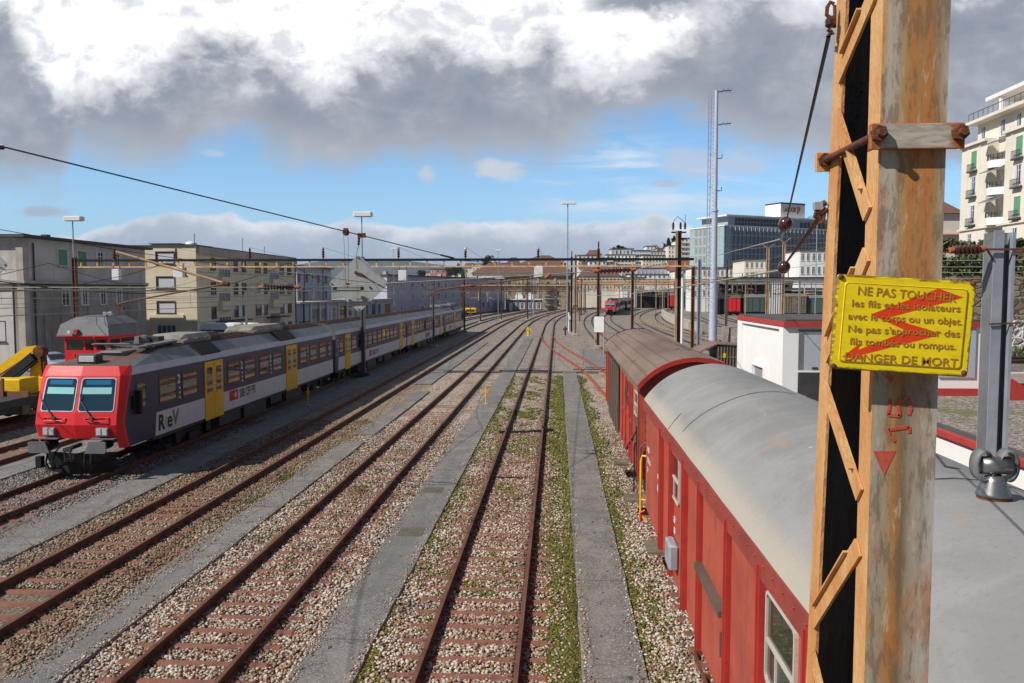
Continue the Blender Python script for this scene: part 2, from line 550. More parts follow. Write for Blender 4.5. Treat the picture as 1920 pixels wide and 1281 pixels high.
M['grey_roof'] = roof_sheet()
M['lilac'] = mat('lilac_grey_render', S(186, 184, 206), .85, 0, .12, .3, S(168, 166, 190))
M['bluegrey'] = mat('blue_grey_render', S(178, 186, 204), .85, 0, .12, .3)
M['stone_wall'] = mat('tan_stone_facade', S(178, 160, 130), .85, 0, .3, .8, S(140, 124, 100))
M['tiles'] = mat('brown_roof_tiles', S(118, 84, 74), .85, 0, .25, .8, S(98, 70, 62), .3, 12)
M['tiles_red'] = mat('red_roof_tiles', S(132, 80, 66), .85, 0, .25, .8, S(108, 66, 56), .3, 12)
M['roof_dark'] = mat('dark_roof_edge', S(84, 80, 78), .8, 0, .25, 1)
M['pane'] = glass('window_pane', (.025, .03, .036, 1), .06, 1.7)
M['pane_blue'] = glass('blue_window_pane', (.07, .11, .14, 1), .08, 1.7)
M['shutter_green'] = mat('green_roller_blind', S(98, 150, 116), .7, 0, .12, 3)
M['blind'] = mat('pale_roller_blind', S(206, 206, 216), .7, 0, .06, 2)
M['blind_brown'] = mat('brown_awning', S(120, 78, 62), .8, 0, .15, 3)
M['frame_white'] = mat('white_window_frame', (.72, .72, .70, 1), .5, 0, .06, 3)
M['frame_dark'] = mat('dark_window_frame', (.06, .06, .065, 1), .5, 0, .1, 3)
M['pink'] = mat('pink_shutter', S(190, 130, 124), .7, 0, .1, 3)
M['red_trim'] = mat('red_roof_trim', S(178, 64, 56), .6, 0, .18, 2)
M['yellow'] = mat('yellow_paint', S(240, 190, 20), .45, 0, .16, 3)
M['car_red'] = mat('train_red', S(218, 40, 46), .42, 0, .08, 1.2, coat=.08)
M['tr_blue'] = mat('train_dark_violet', S(58, 58, 88), .42, 0, .10, .8, S(52, 52, 80), grime=.05)
M['tr_grey'] = mat('train_light_grey', S(210, 210, 214), .45, 0, .08, .8, grime=.10)
M['tr_silver'] = mat('train_silver_band', S(190, 192, 206), .45, .1, .1, .8, grime=.12)
M['tr_roof'] = mat('train_slope_grey', S(112, 118, 122), .6, 0, .25, 1.2, S(92, 96, 100), grime=.35)
M['tr_top'] = mat('train_roof_brown', S(106, 84, 76), .85, 0, .3, 1.5, S(84, 66, 60), .2, 12)
M['tr_cover'] = mat('train_roof_cover', S(150, 144, 132), .6, 0, .25, 2, S(118, 112, 104), grime=.35)
M['tr_yellow'] = mat('train_door_yellow', S(236, 184, 30), .45, 0, .1, 1.5)
M['tr_glass'] = glass('train_window', (.018, .02, .022, 1), .03, 2.6)
M['tr_screen'] = glass('train_windscreen', (.018, .045, .07, 1), .05, 1.55)
M['teal'] = mat('pale_blind_behind_glass', S(150, 205, 205), .25, 0, .08, 2)
M['teal_dark'] = mat('blue_sun_strip', S(40, 110, 150), .2, 0, .08, 2)
M['lens'] = mat('lamp_lens', S(205, 208, 210), .15, .1, .2, 12)
M['concrete'] = mat('pale_concrete', S(186, 178, 166), .9, 0, .2, .8, S(160, 152, 142), .2, 20)
M['hut_white'] = mat('white_rendered_wall', (.82, .82, .80, 1), .8, 0, .05, .6, bump=.08, bscale=30)
M['door_grey'] = mat('grey_door_panel', S(132, 134, 140), .5, 0, .1, 2)
M['glass_teal'] = glass('teal_curtain_glass', (.33, .45, .47, 1), .12, 1.6)
M['glass_slate'] = glass('slate_curtain_glass', (.17, .23, .28, 1), .12, 1.6)
M['fin'] = mat('pale_metal_fin', S(176, 182, 190), .5, .1, .1, 1)
M['fin_rose'] = mat('rose_blind_panel', S(150, 138, 142), .6, 0, .12, .6)
M['green_paint'] = mat('dark_green_paint', S(74, 92, 84), .6, 0, .2, 2)
M['wood'] = mat('weathered_wood', S(128, 116, 98), .9, 0, .3, 2, S(92, 84, 70), .2, 20)
M['silver_car'] = mat('silver_car_paint', S(178, 186, 200), .3, .3, .05, 2, coat=.4)
M['tyre'] = mat('tyre_rubber', (.018, .018, .018, 1), .8, 0, .2, 5)
M['ink_blue'] = mat('dark_blue_lettering', S(36, 40, 74), .5, 0, .1, 3)
M['ink_green'] = mat('green_lettering', S(40, 150, 72), .5, 0, .1, 3)
M['ink_black'] = mat('black_lettering', (.014, .014, .016, 1), .5, 0, .1, 3)
M['ink_red'] = mat('red_sign_paint', S(206, 40, 36), .5, 0, .1, 3)
M['lime'] = mat('pale_green_lettering', S(150, 205, 150), .5, 0, .1, 3)
M['bark'] = mat('dark_bark', (.05, .038, .028, 1), .9, 0, .3, 3)
M['needle'] = mat('conifer_green', (.018, .035, .016, 1), .8, 0, .4, .6, (.035, .055, .025, 1))
M['ivy'] = mat('ivy_green', (.07, .11, .035, 1), .6, 0, .5, 1.2, (.14, .13, .06, 1))
M['twig'] = mat('bare_twig', (.13, .10, .08, 1), .9, 0, .3, 1)
# ------------------------------------------------------------------ ground, ballast, paths, tracks
def new_mat(name):
    m = bpy.data.materials.new(name)
    m.use_nodes = True
    return m, NT(m.node_tree)


def stone_colour(n, rnd, x, y, big):
    """ballast stone colour from a random number per stone, tinted by the track it lies on"""
    warm = n.ramp(rnd, [(0.0, S(96, 82, 72)), (0.12, S(132, 88, 62)), (0.26, S(186, 142, 106)), (0.40, S(204, 192, 174)), (0.56, S(236, 230, 220)), (0.70, S(160, 152, 144)), (0.84, S(244, 238, 228)), (0.95, S(196, 178, 160)), (1.0, S(176, 104, 70))])
    cool = n.ramp(rnd, [(0.0, S(84, 82, 80)), (0.3, S(150, 146, 142)), (0.55, S(196, 194, 194)), (0.8, S(128, 122, 118)), (1.0, S(214, 210, 208))])
    brown = n.ramp(rnd, [(0.0, S(92, 78, 62)), (0.25, S(150, 118, 84)), (0.5, S(176, 160, 134)), (0.7, S(132, 122, 106)), (0.86, S(196, 186, 166)), (1.0, S(160, 100, 64))])
    xn = n.m('ADD', n.m('DIVIDE', x, 60.0), 0.5)
    f = lambda v: (v / 60.0) + 0.5
    fa = n.ramp(xn, [(f(-13.4), 0), (f(-12.2), 1), (f(-8.4), 1), (f(-7.8), 0)])          # the brownish bed
    fc = n.ramp(xn, [(f(-18.5), .3), (f(-17.5), 1), (f(-13.3), 1), (f(-12.3), 0), (f(4), 0), (f(6), .75)])   # the grey beds
    far = n.ss(y, 55.0, 66.0)
    c = n.mix(n.m('MULTIPLY', n.m('MULTIPLY', fa, 0.8), n.m('SUBTRACT', 1.0, n.m('MULTIPLY', far, .5))), warm, brown)
    c = n.mix(n.m('MAXIMUM', fc, n.m('MULTIPLY', far, 0.6)), c, cool)
    rusty = n.ss(big, 0.50, 0.66)
    c = n.mix(n.m('MULTIPLY', rusty, 0.5), c, S(140, 92, 62))
    d = None
    for xc_ in (-10.24, -5.76, -1.355):
        e_ = n.m('ABSOLUTE', n.m('SUBTRACT', n.m('ABSOLUTE', n.m('SUBTRACT', x, xc_)), .753))
        d = e_ if d is None else n.m('MINIMUM', d, e_)
    c = n.mix(n.m('MULTIPLY', n.m('SUBTRACT', 1.0, n.ss(d, .06, .34)), .42), c, S(112, 74, 52))
    c = n.mix(1.0, c, (.77, .735, .69, 1), 'MULTIPLY')
    oily = n.m('SUBTRACT', 1.0, n.ss(big, 0.30, 0.44))
    c = n.mix(n.m('MULTIPLY', oily, 0.5), c, S(70, 58, 48))
    return c


def moss_mask(n, x, y, lo, hi):
    """where moss grows between the stones: beside the middle track and along the path edges, nearer than the cable duct"""
    xn = n.m('ADD', n.m('DIVIDE', x, 10.0), 0.5)
    f = lambda v: v / 10.0 + 0.5
    strip = n.ramp(xn, [(f(-3.3), .85), (f(-2.95), .72), (f(-2.5), .3), (f(-2.1), .12), (f(-2.0), .30), (f(-1.3), .40), (f(-.65), .25), (f(-.45), .52), (f(-.1), .66), (f(.2), .95), (f(.45), 1.0), (f(1.38), .95), (f(1.6), .7), (f(1.95), .2), (f(2.2), 0)])
    strip = n.m('MULTIPLY', strip, n.ss(xn, f(-3.5), f(-3.3)))
    cut = n.m('SUBTRACT', 1.0, n.ss(y, 52.0, 58.0))
    v = n.m('ADD', n.m('MULTIPLY', lo, 1.0), n.m('MULTIPLY', hi, 0.45))
    return n.m('MULTIPLY', n.ss(n.m('ADD', v, n.m('MULTIPLY', strip, 0.78)), 1.02, 1.24), n.m('MULTIPLY', cut, n.ss(strip, 0.02, 0.1)))


m, n = new_mat('ballast')
pos = n.n('ShaderNodeNewGeometry').outputs['Position']
sx = n.n('ShaderNodeSeparateXYZ', Vector=pos)
vo = n.n('ShaderNodeTexVoronoi', Vector=pos, Scale=15.0)
vo2 = n.n('ShaderNodeTexVoronoi', Vector=pos, Scale=27.0)
rnd = n.n('ShaderNodeSeparateColor', Color=vo.outputs['Color']).outputs[0]
big = n.noise(pos, 0.5, 4, 0.6).outputs[0]
fine = n.noise(pos, 3.2, 4, 0.65).outputs[0]
c = stone_colour(n, rnd, sx.outputs[0], sx.outputs[1], big)
gap = n.ss(vo.outputs['Distance'], 0.40, 0.75)
c = n.mix(n.m('MULTIPLY', gap, 0.6), c, (0.045, 0.038, 0.032, 1))  # shade in the gaps between stones painted into the colour
# near bed darkened under the loose stones: shade of the gaps as colour
near_shade = n.m('MULTIPLY', n.m('SUBTRACT', 1.0, n.ss(sx.outputs[1], 26.0, 37.0)), .62)
c = n.mix(near_shade, c, n.mix(fine, (.07, .052, .04, 1), (.15, .115, .085, 1)))
mo = n.m('MULTIPLY', moss_mask(n, sx.outputs[0], sx.outputs[1], big, fine), n.ss(n.noise(pos, 7, 4, .65).outputs[0], .40, .56))
mossc = n.ramp(n.noise(pos, 22, 3, .7).outputs[0], [(0.3, (.035, .05, .012)), (0.5, (.10, .14, .022)), (0.7, (.19, .22, .04))])
c = n.mix(n.m('MULTIPLY', mo, 0.92), c, mossc)
hgt = n.m('SUBTRACT', 1.0, n.m('ADD', n.m('MULTIPLY', vo.outputs['Distance'], 0.8), n.m('MULTIPLY', vo2.outputs['Distance'], 0.2)))
bp = n.n('ShaderNodeBump', Strength=0.9, Distance=0.045, Height=hgt)
b = n.n('ShaderNodeBsdfPrincipled', Base__Color=c, Roughness=0.9, Normal=bp.outputs[0])
n.n('ShaderNodeOutputMaterial', Surface=b)
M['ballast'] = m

m, n = new_mat('ballast_stone')
geo = n.n('ShaderNodeNewGeometry')
sx = n.n('ShaderNodeSeparateXYZ', Vector=geo.outputs['Position'])
big = n.noise(geo.outputs['Position'], 0.5, 4, 0.6).outputs[0]
c = stone_colour(n, geo.outputs['Random Per Island'], sx.outputs[0], sx.outputs[1], big)
c = n.mix(n.m('MULTIPLY', n.ss(n.noise(geo.outputs['Position'], 60, 3, .6).outputs[0], .45, .7), .3), c, (.07, .055, .045, 1))
b = n.n('ShaderNodeBsdfPrincipled', Base__Color=c, Roughness=0.85)
n.n('ShaderNodeOutputMaterial', Surface=b)
M['stone'] = m

m, n = new_mat('moss')
geo = n.n('ShaderNodeNewGeometry')
c = n.ramp(geo.outputs['Random Per Island'], [(0.0, (.045, .045, .010)), (0.4, (.095, .105, .013)), (0.75, (.165, .17, .02)), (1.0, (.14, .10, .04))])
b = n.n('ShaderNodeBsdfPrincipled', Base__Color=c, Roughness=0.95)
n.n('ShaderNodeOutputMaterial', Surface=b)
M['moss'] = m

m, n = new_mat('asphalt')
geo = n.n('ShaderNodeNewGeometry')
pos = geo.outputs['Position']
a = n.noise(pos, 1.1, 5, .65).outputs[0]
sp_ = n.n('ShaderNodeTexVoronoi', Vector=pos, Scale=55.0)
rnd = n.n('ShaderNodeSeparateColor', Color=sp_.outputs['Color']).outputs[0]
c = n.ramp(rnd, [(0, S(76, 73, 71)), (.5, S(108, 104, 101)), (.85, S(126, 122, 118)), (1, S(166, 160, 154))])
c = n.mix(n.m('MULTIPLY', n.ss(a, .42, .62), .5), c, S(140, 134, 127))
st = n.noise(n.mapping(pos, (1.2, .12, 1)), 2.0, 4, .6).outputs[0]
c = n.mix(n.m('MULTIPLY', n.ss(st, .5, .68), .35), c, S(92, 90, 88))
sp2 = n.n('ShaderNodeTexVoronoi', Vector=n.mapping(pos, (1.6, 1.0, 1)), Scale=1.7)
blot = n.m('SUBTRACT', 1.0, n.ss(n.m('ADD', sp2.outputs['Distance'], n.m('MULTIPLY', n.noise(pos, 14, 3, .7).outputs[0], .12)), .15, .18))
c = n.mix(n.m('MULTIPLY', blot, .85), c, (.03, .024, .02, 1))
# joints across the path, fine cracks and darker repair patches
sy = n.n('ShaderNodeSeparateXYZ', Vector=pos)
yj = n.m('ADD', sy.outputs[1], n.m('MULTIPLY', n.noise(pos, 2.5, 3, .6).outputs[0], .12))
jn = n.m('ABSOLUTE', n.m('SUBTRACT', n.m('FRACT', n.m('DIVIDE', n.m('ADD', yj, n.m('MULTIPLY', n.m('FLOOR', n.m('DIVIDE', sy.outputs[0], 3.0)), 1.7)), 6.4)), .5))
c = n.mix(n.m('MULTIPLY', n.m('SUBTRACT', 1.0, n.ss(jn, .0015, .004)), .7), c, (.05, .048, .045, 1))
ck = n.n('ShaderNodeTexVoronoi', Vector=n.mix(.12, pos, n.noise(pos, 1.5, 4, .6).outputs[1]), Scale=.62, _feature='DISTANCE_TO_EDGE')
c = n.mix(n.m('MULTIPLY', n.m('SUBTRACT', 1.0, n.ss(ck.outputs['Distance'], .004, .012)), n.m('MULTIPLY', n.ss(a, .45, .55), .55)), c, (.06, .057, .053, 1))
pt = n.n('ShaderNodeTexVoronoi', Vector=n.mapping(pos, (1, .35, 1)), Scale=.5, _distance='CHEBYCHEV')
pr_ = n.n('ShaderNodeSeparateColor', Color=pt.outputs['Color']).outputs[1]
c = n.mix(n.m('MULTIPLY', n.ss(pr_, .70, .74), .35), c, S(98, 96, 94))
bp = n.n('ShaderNodeBump', Strength=0.35, Distance=0.01, Height=n.noise(pos, 70, 3, .7).outputs[0])
b = n.n('ShaderNodeBsdfPrincipled', Base__Color=c, Roughness=0.92, Normal=bp.outputs[0])
n.n('ShaderNodeOutputMaterial', Surface=b)
M['asphalt'] = m

m, n = new_mat('gravel_roof')
pos = n.n('ShaderNodeNewGeometry').outputs['Position']
vo = n.n('ShaderNodeTexVoronoi', Vector=pos, Scale=22.0)
rnd = n.n('ShaderNodeSeparateColor', Color=vo.outputs['Color']).outputs[0]
c = n.ramp(rnd, [(0, S(78, 72, 68)), (.4, S(126, 116, 108)), (.7, S(150, 138, 128)), (1, S(190, 180, 170))])
mo = n.ss(n.m('ADD', n.noise(pos, .45, 4, .6).outputs[0], n.m('MULTIPLY', n.noise(pos, 4, 3, .6).outputs[0], .35)), .66, .82)
sx = n.n('ShaderNodeSeparateXYZ', Vector=pos)
mo = n.m('MULTIPLY', mo, n.ss(sx.outputs[1], 15.0, 21.0))
c = n.mix(n.m('MULTIPLY', mo, .85), c, (.11, .13, .025, 1))
bp = n.n('ShaderNodeBump', Strength=0.8, Distance=0.03, Height=vo.outputs['Distance'])
b = n.n('ShaderNodeBsdfPrincipled', Base__Color=c, Roughness=0.95, Normal=bp.outputs[0])
n.n('ShaderNodeOutputMaterial', Surface=b)
M['gravel_roof'] = m


def masonry(name, scale, c1, c2, joint, z=1.0, jw=.06):
    m, n = new_mat(name)
    t = n.n('ShaderNodeTexCoord').outputs['Object']
    v = n.mapping(t, (1, 1, z))
    vo = n.n('ShaderNodeTexVoronoi', Vector=v, Scale=scale, _feature='DISTANCE_TO_EDGE')
    vc = n.n('ShaderNodeTexVoronoi', Vector=v, Scale=scale)
    rnd = n.n('ShaderNodeSeparateColor', Color=vc.outputs['Color']).outputs[0]
    c = n.mix(rnd, c1, c2)
    c = n.mix(n.m('MULTIPLY', n.ss(n.noise(t, 9, 4, .65).outputs[0], .42, .7), .4), c, (.06, .05, .04, 1))
    j = n.m('SUBTRACT', 1.0, n.ss(vo.outputs['Distance'], jw * .4, jw))
    c = n.mix(j, c, joint)
    bp = n.n('ShaderNodeBump', Strength=0.7, Distance=0.06, Height=n.ss(vo.outputs['Distance'], 0.0, jw * 2.2))
    b = n.n('ShaderNodeBsdfPrincipled', Base__Color=c, Roughness=0.9, Normal=bp.outputs[0])
    n.n('ShaderNodeOutputMaterial', Surface=b)
    return m


M['rubble_brown'] = masonry('brown_rubble_stone', 1.6, S(150, 132, 112), S(104, 88, 76), S(84, 74, 64), 1.5, .07)
M['rubble_white'] = masonry('pale_pointed_stone', 2.6, S(178, 168, 158), S(126, 116, 108), S(232, 226, 218), 1.3, .10)
M['block'] = masonry('big_stone_block', 0.9, S(176, 158, 130), S(132, 116, 96), S(84, 78, 70), 1.2, .05)

m, n = new_mat('city_ground')
pos = n.n('ShaderNodeNewGeometry').outputs['Position']
c = n.mix(n.ss(n.noise(pos, .05, 5, .6).outputs[0], .4, .62), S(126, 122, 118), S(104, 108, 84))
c = n.mix(n.m('MULTIPLY', n.ss(n.noise(pos, .9, 4, .6).outputs[0], .45, .7), .4), c, S(90, 86, 80))
b = n.n('ShaderNodeBsdfPrincipled', Base__Color=c, Roughness=0.95)
n.n('ShaderNodeOutputMaterial', Surface=b)
M['city'] = m

mb = MB()
mb.quad((-9500, -60, -.06), (9500, -60, -.06), (9500, 10400, -.06), (-9500, 10400, -.06))
tag(mb.build('ground', M['city']), kind='structure')
mb = MB()
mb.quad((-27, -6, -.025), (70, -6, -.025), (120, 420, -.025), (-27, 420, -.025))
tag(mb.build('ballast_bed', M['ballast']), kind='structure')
mb = MB()
mb.quad((-60, -6, .004), (-27.0, -6, .004), (-27.0, 150, .004), (-60, 150, .004))
tag(mb.build('yard_road', M['asphalt']), kind='structure')


def strip(name, x0, x1, y0, y1, z=0.035, wob=.022, step=.3):
    rnd = random.Random(int(abs(x0 * 100) + y0))
    mb = MB()
    k = max(2, int((y1 - y0) / step))
    L, Rr = [], []
    a = b = 0.0
    for i in range(k + 1):
        y = y0 + (y1 - y0) * i / k
        a = a * .7 + rnd.uniform(-wob, wob) * .6
        b = b * .7 + rnd.uniform(-wob, wob) * .6
        L.append((x0 + a, y))
        Rr.append((x1 + b, y))
    for i in range(k):
        (ax, ay), (bx, by), (cx, cy), (dx, dy) = L[i], Rr[i], Rr[i + 1], L[i + 1]
        mb.add([(ax, ay, z), (bx, by, z), (cx, cy, z), (dx, dy, z)], [(0, 1, 2, 3)])
        mb.add([(ax, ay, z), (dx, dy, z), (dx - .02, dy, -.01), (ax - .02, ay, -.01)], [(0, 1, 2, 3)])
        mb.add([(bx, by, z), (bx + .02, by, -.01), (cx + .02, cy, -.01), (cx, cy, z)], [(0, 1, 2, 3)])
    mb.add([(L[0][0], y0, z), (Rr[0][0], y0, z), (Rr[0][0], y0, -.01), (L[0][0], y0, -.01)], [(3, 2, 1, 0)])
    return tag(mb.build(name, M['asphalt']), kind='structure')


PATHS = [(.42, 1.40, -3, 59), (-4.06, -3.06, -3, 102), (-8.35, -7.5, -3, 30.6), (-8.3, -7.5, 32.2, 46.5), (-9.1, -8.0, 50, 92),
         (-13.3, -12.05, -3, 110), (-18.7, -17.4, -3, 100), (2.2, 5.0, 62, 82)]
for q in PATHS:
    strip('asphalt_path', *q)
mb = MB()
mb.box(-8.3, 3.0, 57.7, 57.95, -.02, .05)
mb.box(-4.3, -.4, 59.1, 59.25, -.02, .045)
mb.box(1.2, 4.0, 60.3, 60.5, -.02, .05)
tag(mb.build('cable_duct', M['roof_dark']), kind='structure')

GA = 1.507 / 2
RAIL = [(-.036, .165), (-.034, .125), (-.011, .112), (-.011, .03), (-.062, .016), (-.062, 0), (.062, 0), (.062, .016), (.011, .03), (.011, .112), (.034, .125), (.036, .165)]
RAIL = [(a, b - .03 if b < .1 else b - .005) for a, b in RAIL]
sb = MB()
prof = [(-.115, -.06), (-.058, .034), (.058, .034), (.115, -.06)]
rings = []
for xx, dz in ((-1.3, -.07), (-1.2, 0), (1.2, 0), (1.3, -.07)):
    rings.append([(xx, a, b + dz) for a, b in prof])
sb.loft(rings, 0, True, True)
for xx in (-GA - .1, -GA + .1, GA - .1, GA + .1):
    sb.box(xx - .035, xx + .035, -.04, .04, .034, .062)
SLEEPER = sb.mesh('sleeper', M['sleeper'])


def bend(x0, y, y0, r):
    return x0 + (max(0.0, y - y0) ** 2) / (2 * r)


def track(label, x0, ya, yb, y0=130.0, r=880.0, rail='rail', phase=None, near=0, upto=None, fn=None):
    fn = fn or (lambda y: bend(x0, y, y0, r))
    t = thing('railway_track', label, 'railway track', (fn(ya), ya, 0), 0, 'tracks of the rail yard')
    bx, by = fn(ya), ya
    if y0 >= yb:
        ys = [ya, yb]
    elif y0 <= ya:
        ys = list(np.arange(ya, yb, 4.0)) + [yb]
    else:
        ys = [ya] + list(np.arange(y0, yb, 5.0)) + [yb]
    for s in (-1, 1):
        mb = MB()
        path = []
        for y in ys:
            d = fn(y + .5) - fn(y - .5)
            l = math.hypot(d, 1)
            path.append((fn(y) + s * GA / l - bx, y - s * GA * d / l - by, 0))
        mb.sweep(RAIL, path)
        mb.build('rail', M[rail], t)
    rest = MB()
    k, y = 0, (phase if phase is not None else ya + .3)
    while y - .6 > ya:
        y -= .6
    while y < min(yb, upto or 175.0):
        d = fn(y + .5) - fn(y - .5)
        rz = -math.atan(d)
        if y > (48 if rail == 'rail' and abs(x0 + 5.76) < .1 else 35) or (y > 22 and random.random() < (y - 18) / 40):
            y += .6
            continue
        if k < near and y > 8:
            put('sleeper', SLEEPER, t, (fn(y) - bx, y - by, random.uniform(-.024, -.006) - .0012 * max(0, y - 14)), rz + random.uniform(-.012, .012))
            k += 1
        else:
            rest.X = Matrix.Translation((fn(y) - bx, y - by, -.03)) @ Matrix.Rotation(rz, 4, 'Z')
            rest.loft(rings, 0, True, True)
        y += .6
    if rest.v:
        tag(rest.build('sleeper', M['sleeper'], t), kind='stuff')
    return t


PHASE = {'C': G(868, 1265, .03).y, 'B': G(320, 1275, .03).y, 'A': G(15, 1211, .03).y, 'T': G(60, 962, .03).y, 'D': G(1262, 1213, .03).y}
TRK = {'A': -10.24, 'B': -5.76, 'C': -1.355, 'T': -15.03, 'D': 3.34}
track('rusty straight track in the middle with moss between its sleepers', TRK['C'], -4, 330, phase=PHASE['C'], near=95)
track('rusty track with bare brown sleepers between the two long asphalt paths', TRK['B'], -4, 330, phase=PHASE['B'], near=95)
track('track half in the shade of the violet train, in brownish ballast', TRK['A'], -4, 330, phase=PHASE['A'], near=80)
track('track carrying the violet red-nosed passenger train', TRK['T'], -4, 330, phase=PHASE['T'], near=45)
track('track beyond the violet train, on its far side', -19.72, -4, 330, rail='rail', near=0, upto=60)
track('track under the yellow crane and red shunting cab', -24.3, 4, 330, near=0, upto=60)
track('track carrying the red goods vans beside the asphalt path', TRK['D'], -4, 44, phase=PHASE['D'], near=60, fn=lambda y: TRK['D'] + .0055 * y, y0=1e6)
SW = [(44, 3.56), (47, 3.24), (55, 2.99), (62.6, 2.3), (72.3, 1.11), (81, .12), (92, -.8), (101, -1.28), (106, -1.355)]


def sw(y):
    for (a, xa), (b, xb) in zip(SW, SW[1:]):
        if y <= b:
            break
    k = (y - a) / (b - a)
    return xa + (xb - xa) * k


track('bright rust connecting track curving from the middle track to the goods vans', 0, 44.2, 104, fn=lambda y: (sw(y - 3) + sw(y) + sw(y + 3)) / 3, y0=-1, rail='rail_red', upto=44.3)
track('first curved running track right of the white board', 5.3, 46, 330, y0=125, r=800, rail='rail_dark')
track('curved running track with the distant red train on it', 9.6, 46, 330, y0=135, r=640, rail='rail_dark')
track('curved running track beside the railing', 14.4, 60, 330, y0=115, r=640, rail='rail_dark')
track('curved running track inside the low concrete wall', 18.7, 60, 330, y0=110, r=620, rail='rail_dark')
track('far curved track just beyond the low concrete wall', 27.5, 70, 330, y0=110, r=600, rail='rail_dark')
track('far curved track below the parked brown goods wagons', 33.0, 70, 330, y0=110, r=600, rail='rail_dark')

# loose stones over the near part of the bed
rng = np.random.default_rng(3)
ph = (1 + 5 ** .5) / 2
ICO_V = np.array([(-1, ph, 0), (1, ph, 0), (-1, -ph, 0), (1, -ph, 0), (0, -1, ph), (0, 1, ph), (0, -1, -ph), (0, 1, -ph), (ph, 0, -1), (ph, 0, 1), (-ph, 0, -1), (-ph, 0, 1)]) / math.hypot(1, ph)
ICO_F = np.array([(0, 11, 5), (0, 5, 1), (0, 1, 7), (0, 7, 10), (0, 10, 11), (1, 5, 9), (5, 11, 4), (11, 10, 2), (10, 7, 6), (7, 1, 8), (3, 9, 4), (3, 4, 2), (3, 2, 6), (3, 6, 8), (3, 8, 9), (4, 9, 5), (2, 4, 11), (6, 2, 10), (8, 6, 7), (9, 8, 1)])


def pebbles(name, matname, x, y, z, r, flat, kind, jit=.28):
    k = len(x)
    v = ICO_V[None] * (1 + rng.uniform(-jit, jit, (k, 12, 1)))
    a, bq = rng.uniform(0, 6.28, k), rng.uniform(-.6, .6, k)
    sc = np.stack([rng.uniform(.75, 1.35, k), rng.uniform(.75, 1.2, k), rng.uniform(.55, .95, k) * flat], 1)
    v = v * sc[:, None] * r[:, None, None]
    ca, sa, cb, sb_ = np.cos(a)[:, None], np.sin(a)[:, None], np.cos(bq)[:, None], np.sin(bq)[:, None]
    X, Y, Z = v[..., 0], v[..., 1], v[..., 2]
    Y, Z = Y * cb - Z * sb_, Y * sb_ + Z * cb
    X, Y = X * ca - Y * sa, X * sa + Y * ca
    V = np.stack([X + x[:, None], Y + y[:, None], Z + z[:, None]], -1).reshape(-1, 3)
    F = (ICO_F[None] + (np.arange(k) * 12)[:, None, None]).reshape(-1)
    me = bpy.data.meshes.new(name)
    me.vertices.add(len(V))
    me.vertices.foreach_set('co', V.astype(np.float32).ravel())
    me.loops.add(len(F))
    me.loops.foreach_set('vertex_index', F.astype(np.int32))
    me.polygons.add(len(F) // 3)
    me.polygons.foreach_set('loop_start', np.arange(0, len(F), 3, dtype=np.int32))
    me.update()
    me.validate()
    me.materials.append(M[matname])
    o = bpy.data.objects.new(name, me)
    COL.objects.link(o)
    return tag(o, kind=kind)


def moss_share(x, y):
    """how much of the bed moss covers here (0 to 1), in drifts along the path edges and in patches between the rails"""
    w = np.sin(y * 1.13 + x * 2.1) + np.sin(y * .47 + x * 3) + .7 * np.sin(y * 2.9 + x * 5) + .5 * np.sin(y * 6.1 - x * 9)
    w2 = np.sin(y * .83 + 1.4) + .8 * np.sin(y * 2.2 + x * 4) + .5 * np.sin(y * 5.3 - x * 7)
    lump = lambda c, s: np.exp(-((x - c) / s) ** 2)
    d = np.maximum.reduce([lump(.30, .22) * (1.0 + .18 * w), lump(.0, .28) * (.66 + .24 * w), lump(-.32, .16) * (.20 + .2 * w), lump(-3.0, .12) * (.55 + .28 * w),
                           lump(-2.68, .26) * (.12 + .24 * w), lump(1.48, .15) * (.80 + .25 * w), lump(1.8, .2) * (.16 + .2 * w2), lump(-1.4, .52) * (.10 + .36 * w2) * (y > 15), lump(-2.25, .2) * (.1 + .2 * w2)])
    return np.clip(d, 0, 1) * (y < 57) * np.where(y > 36, .8, 1)


def on_bed(x, y, keep):
    ok = np.ones(len(x), bool)
    for (a, b, c, d) in PATHS:
        ok &= ~((x > a - .01) & (x < b + .01) & (y > c) & (y < d))
    for k, cover in (('A', .10), ('B', .04), ('C', .30), ('T', .12), ('D', .2)):
        dx = x - TRK[k] - (0.0055 * y if k == 'D' else 0)
        ok &= ~((np.abs(np.abs(dx) - GA) < .075))
        dy = (y - PHASE[k] + .3) % .6 - .3
        ok &= ~((np.abs(dx) < 1.22) & (np.abs(dy) < .075) & (keep > cover + np.clip((y - 14) / 26, 0, .55) * (1.0 if k in 'CA' else .35)))
    return ok


def scatter(nn, y0, y1, xa, xb):
    u = rng.uniform(0, 1, nn)
    y = 1 / (1 / y0 + (1 / y1 - 1 / y0) * u)      # denser where the ground shows larger
    x = rng.uniform(xa, xb, nn)
    return x, y


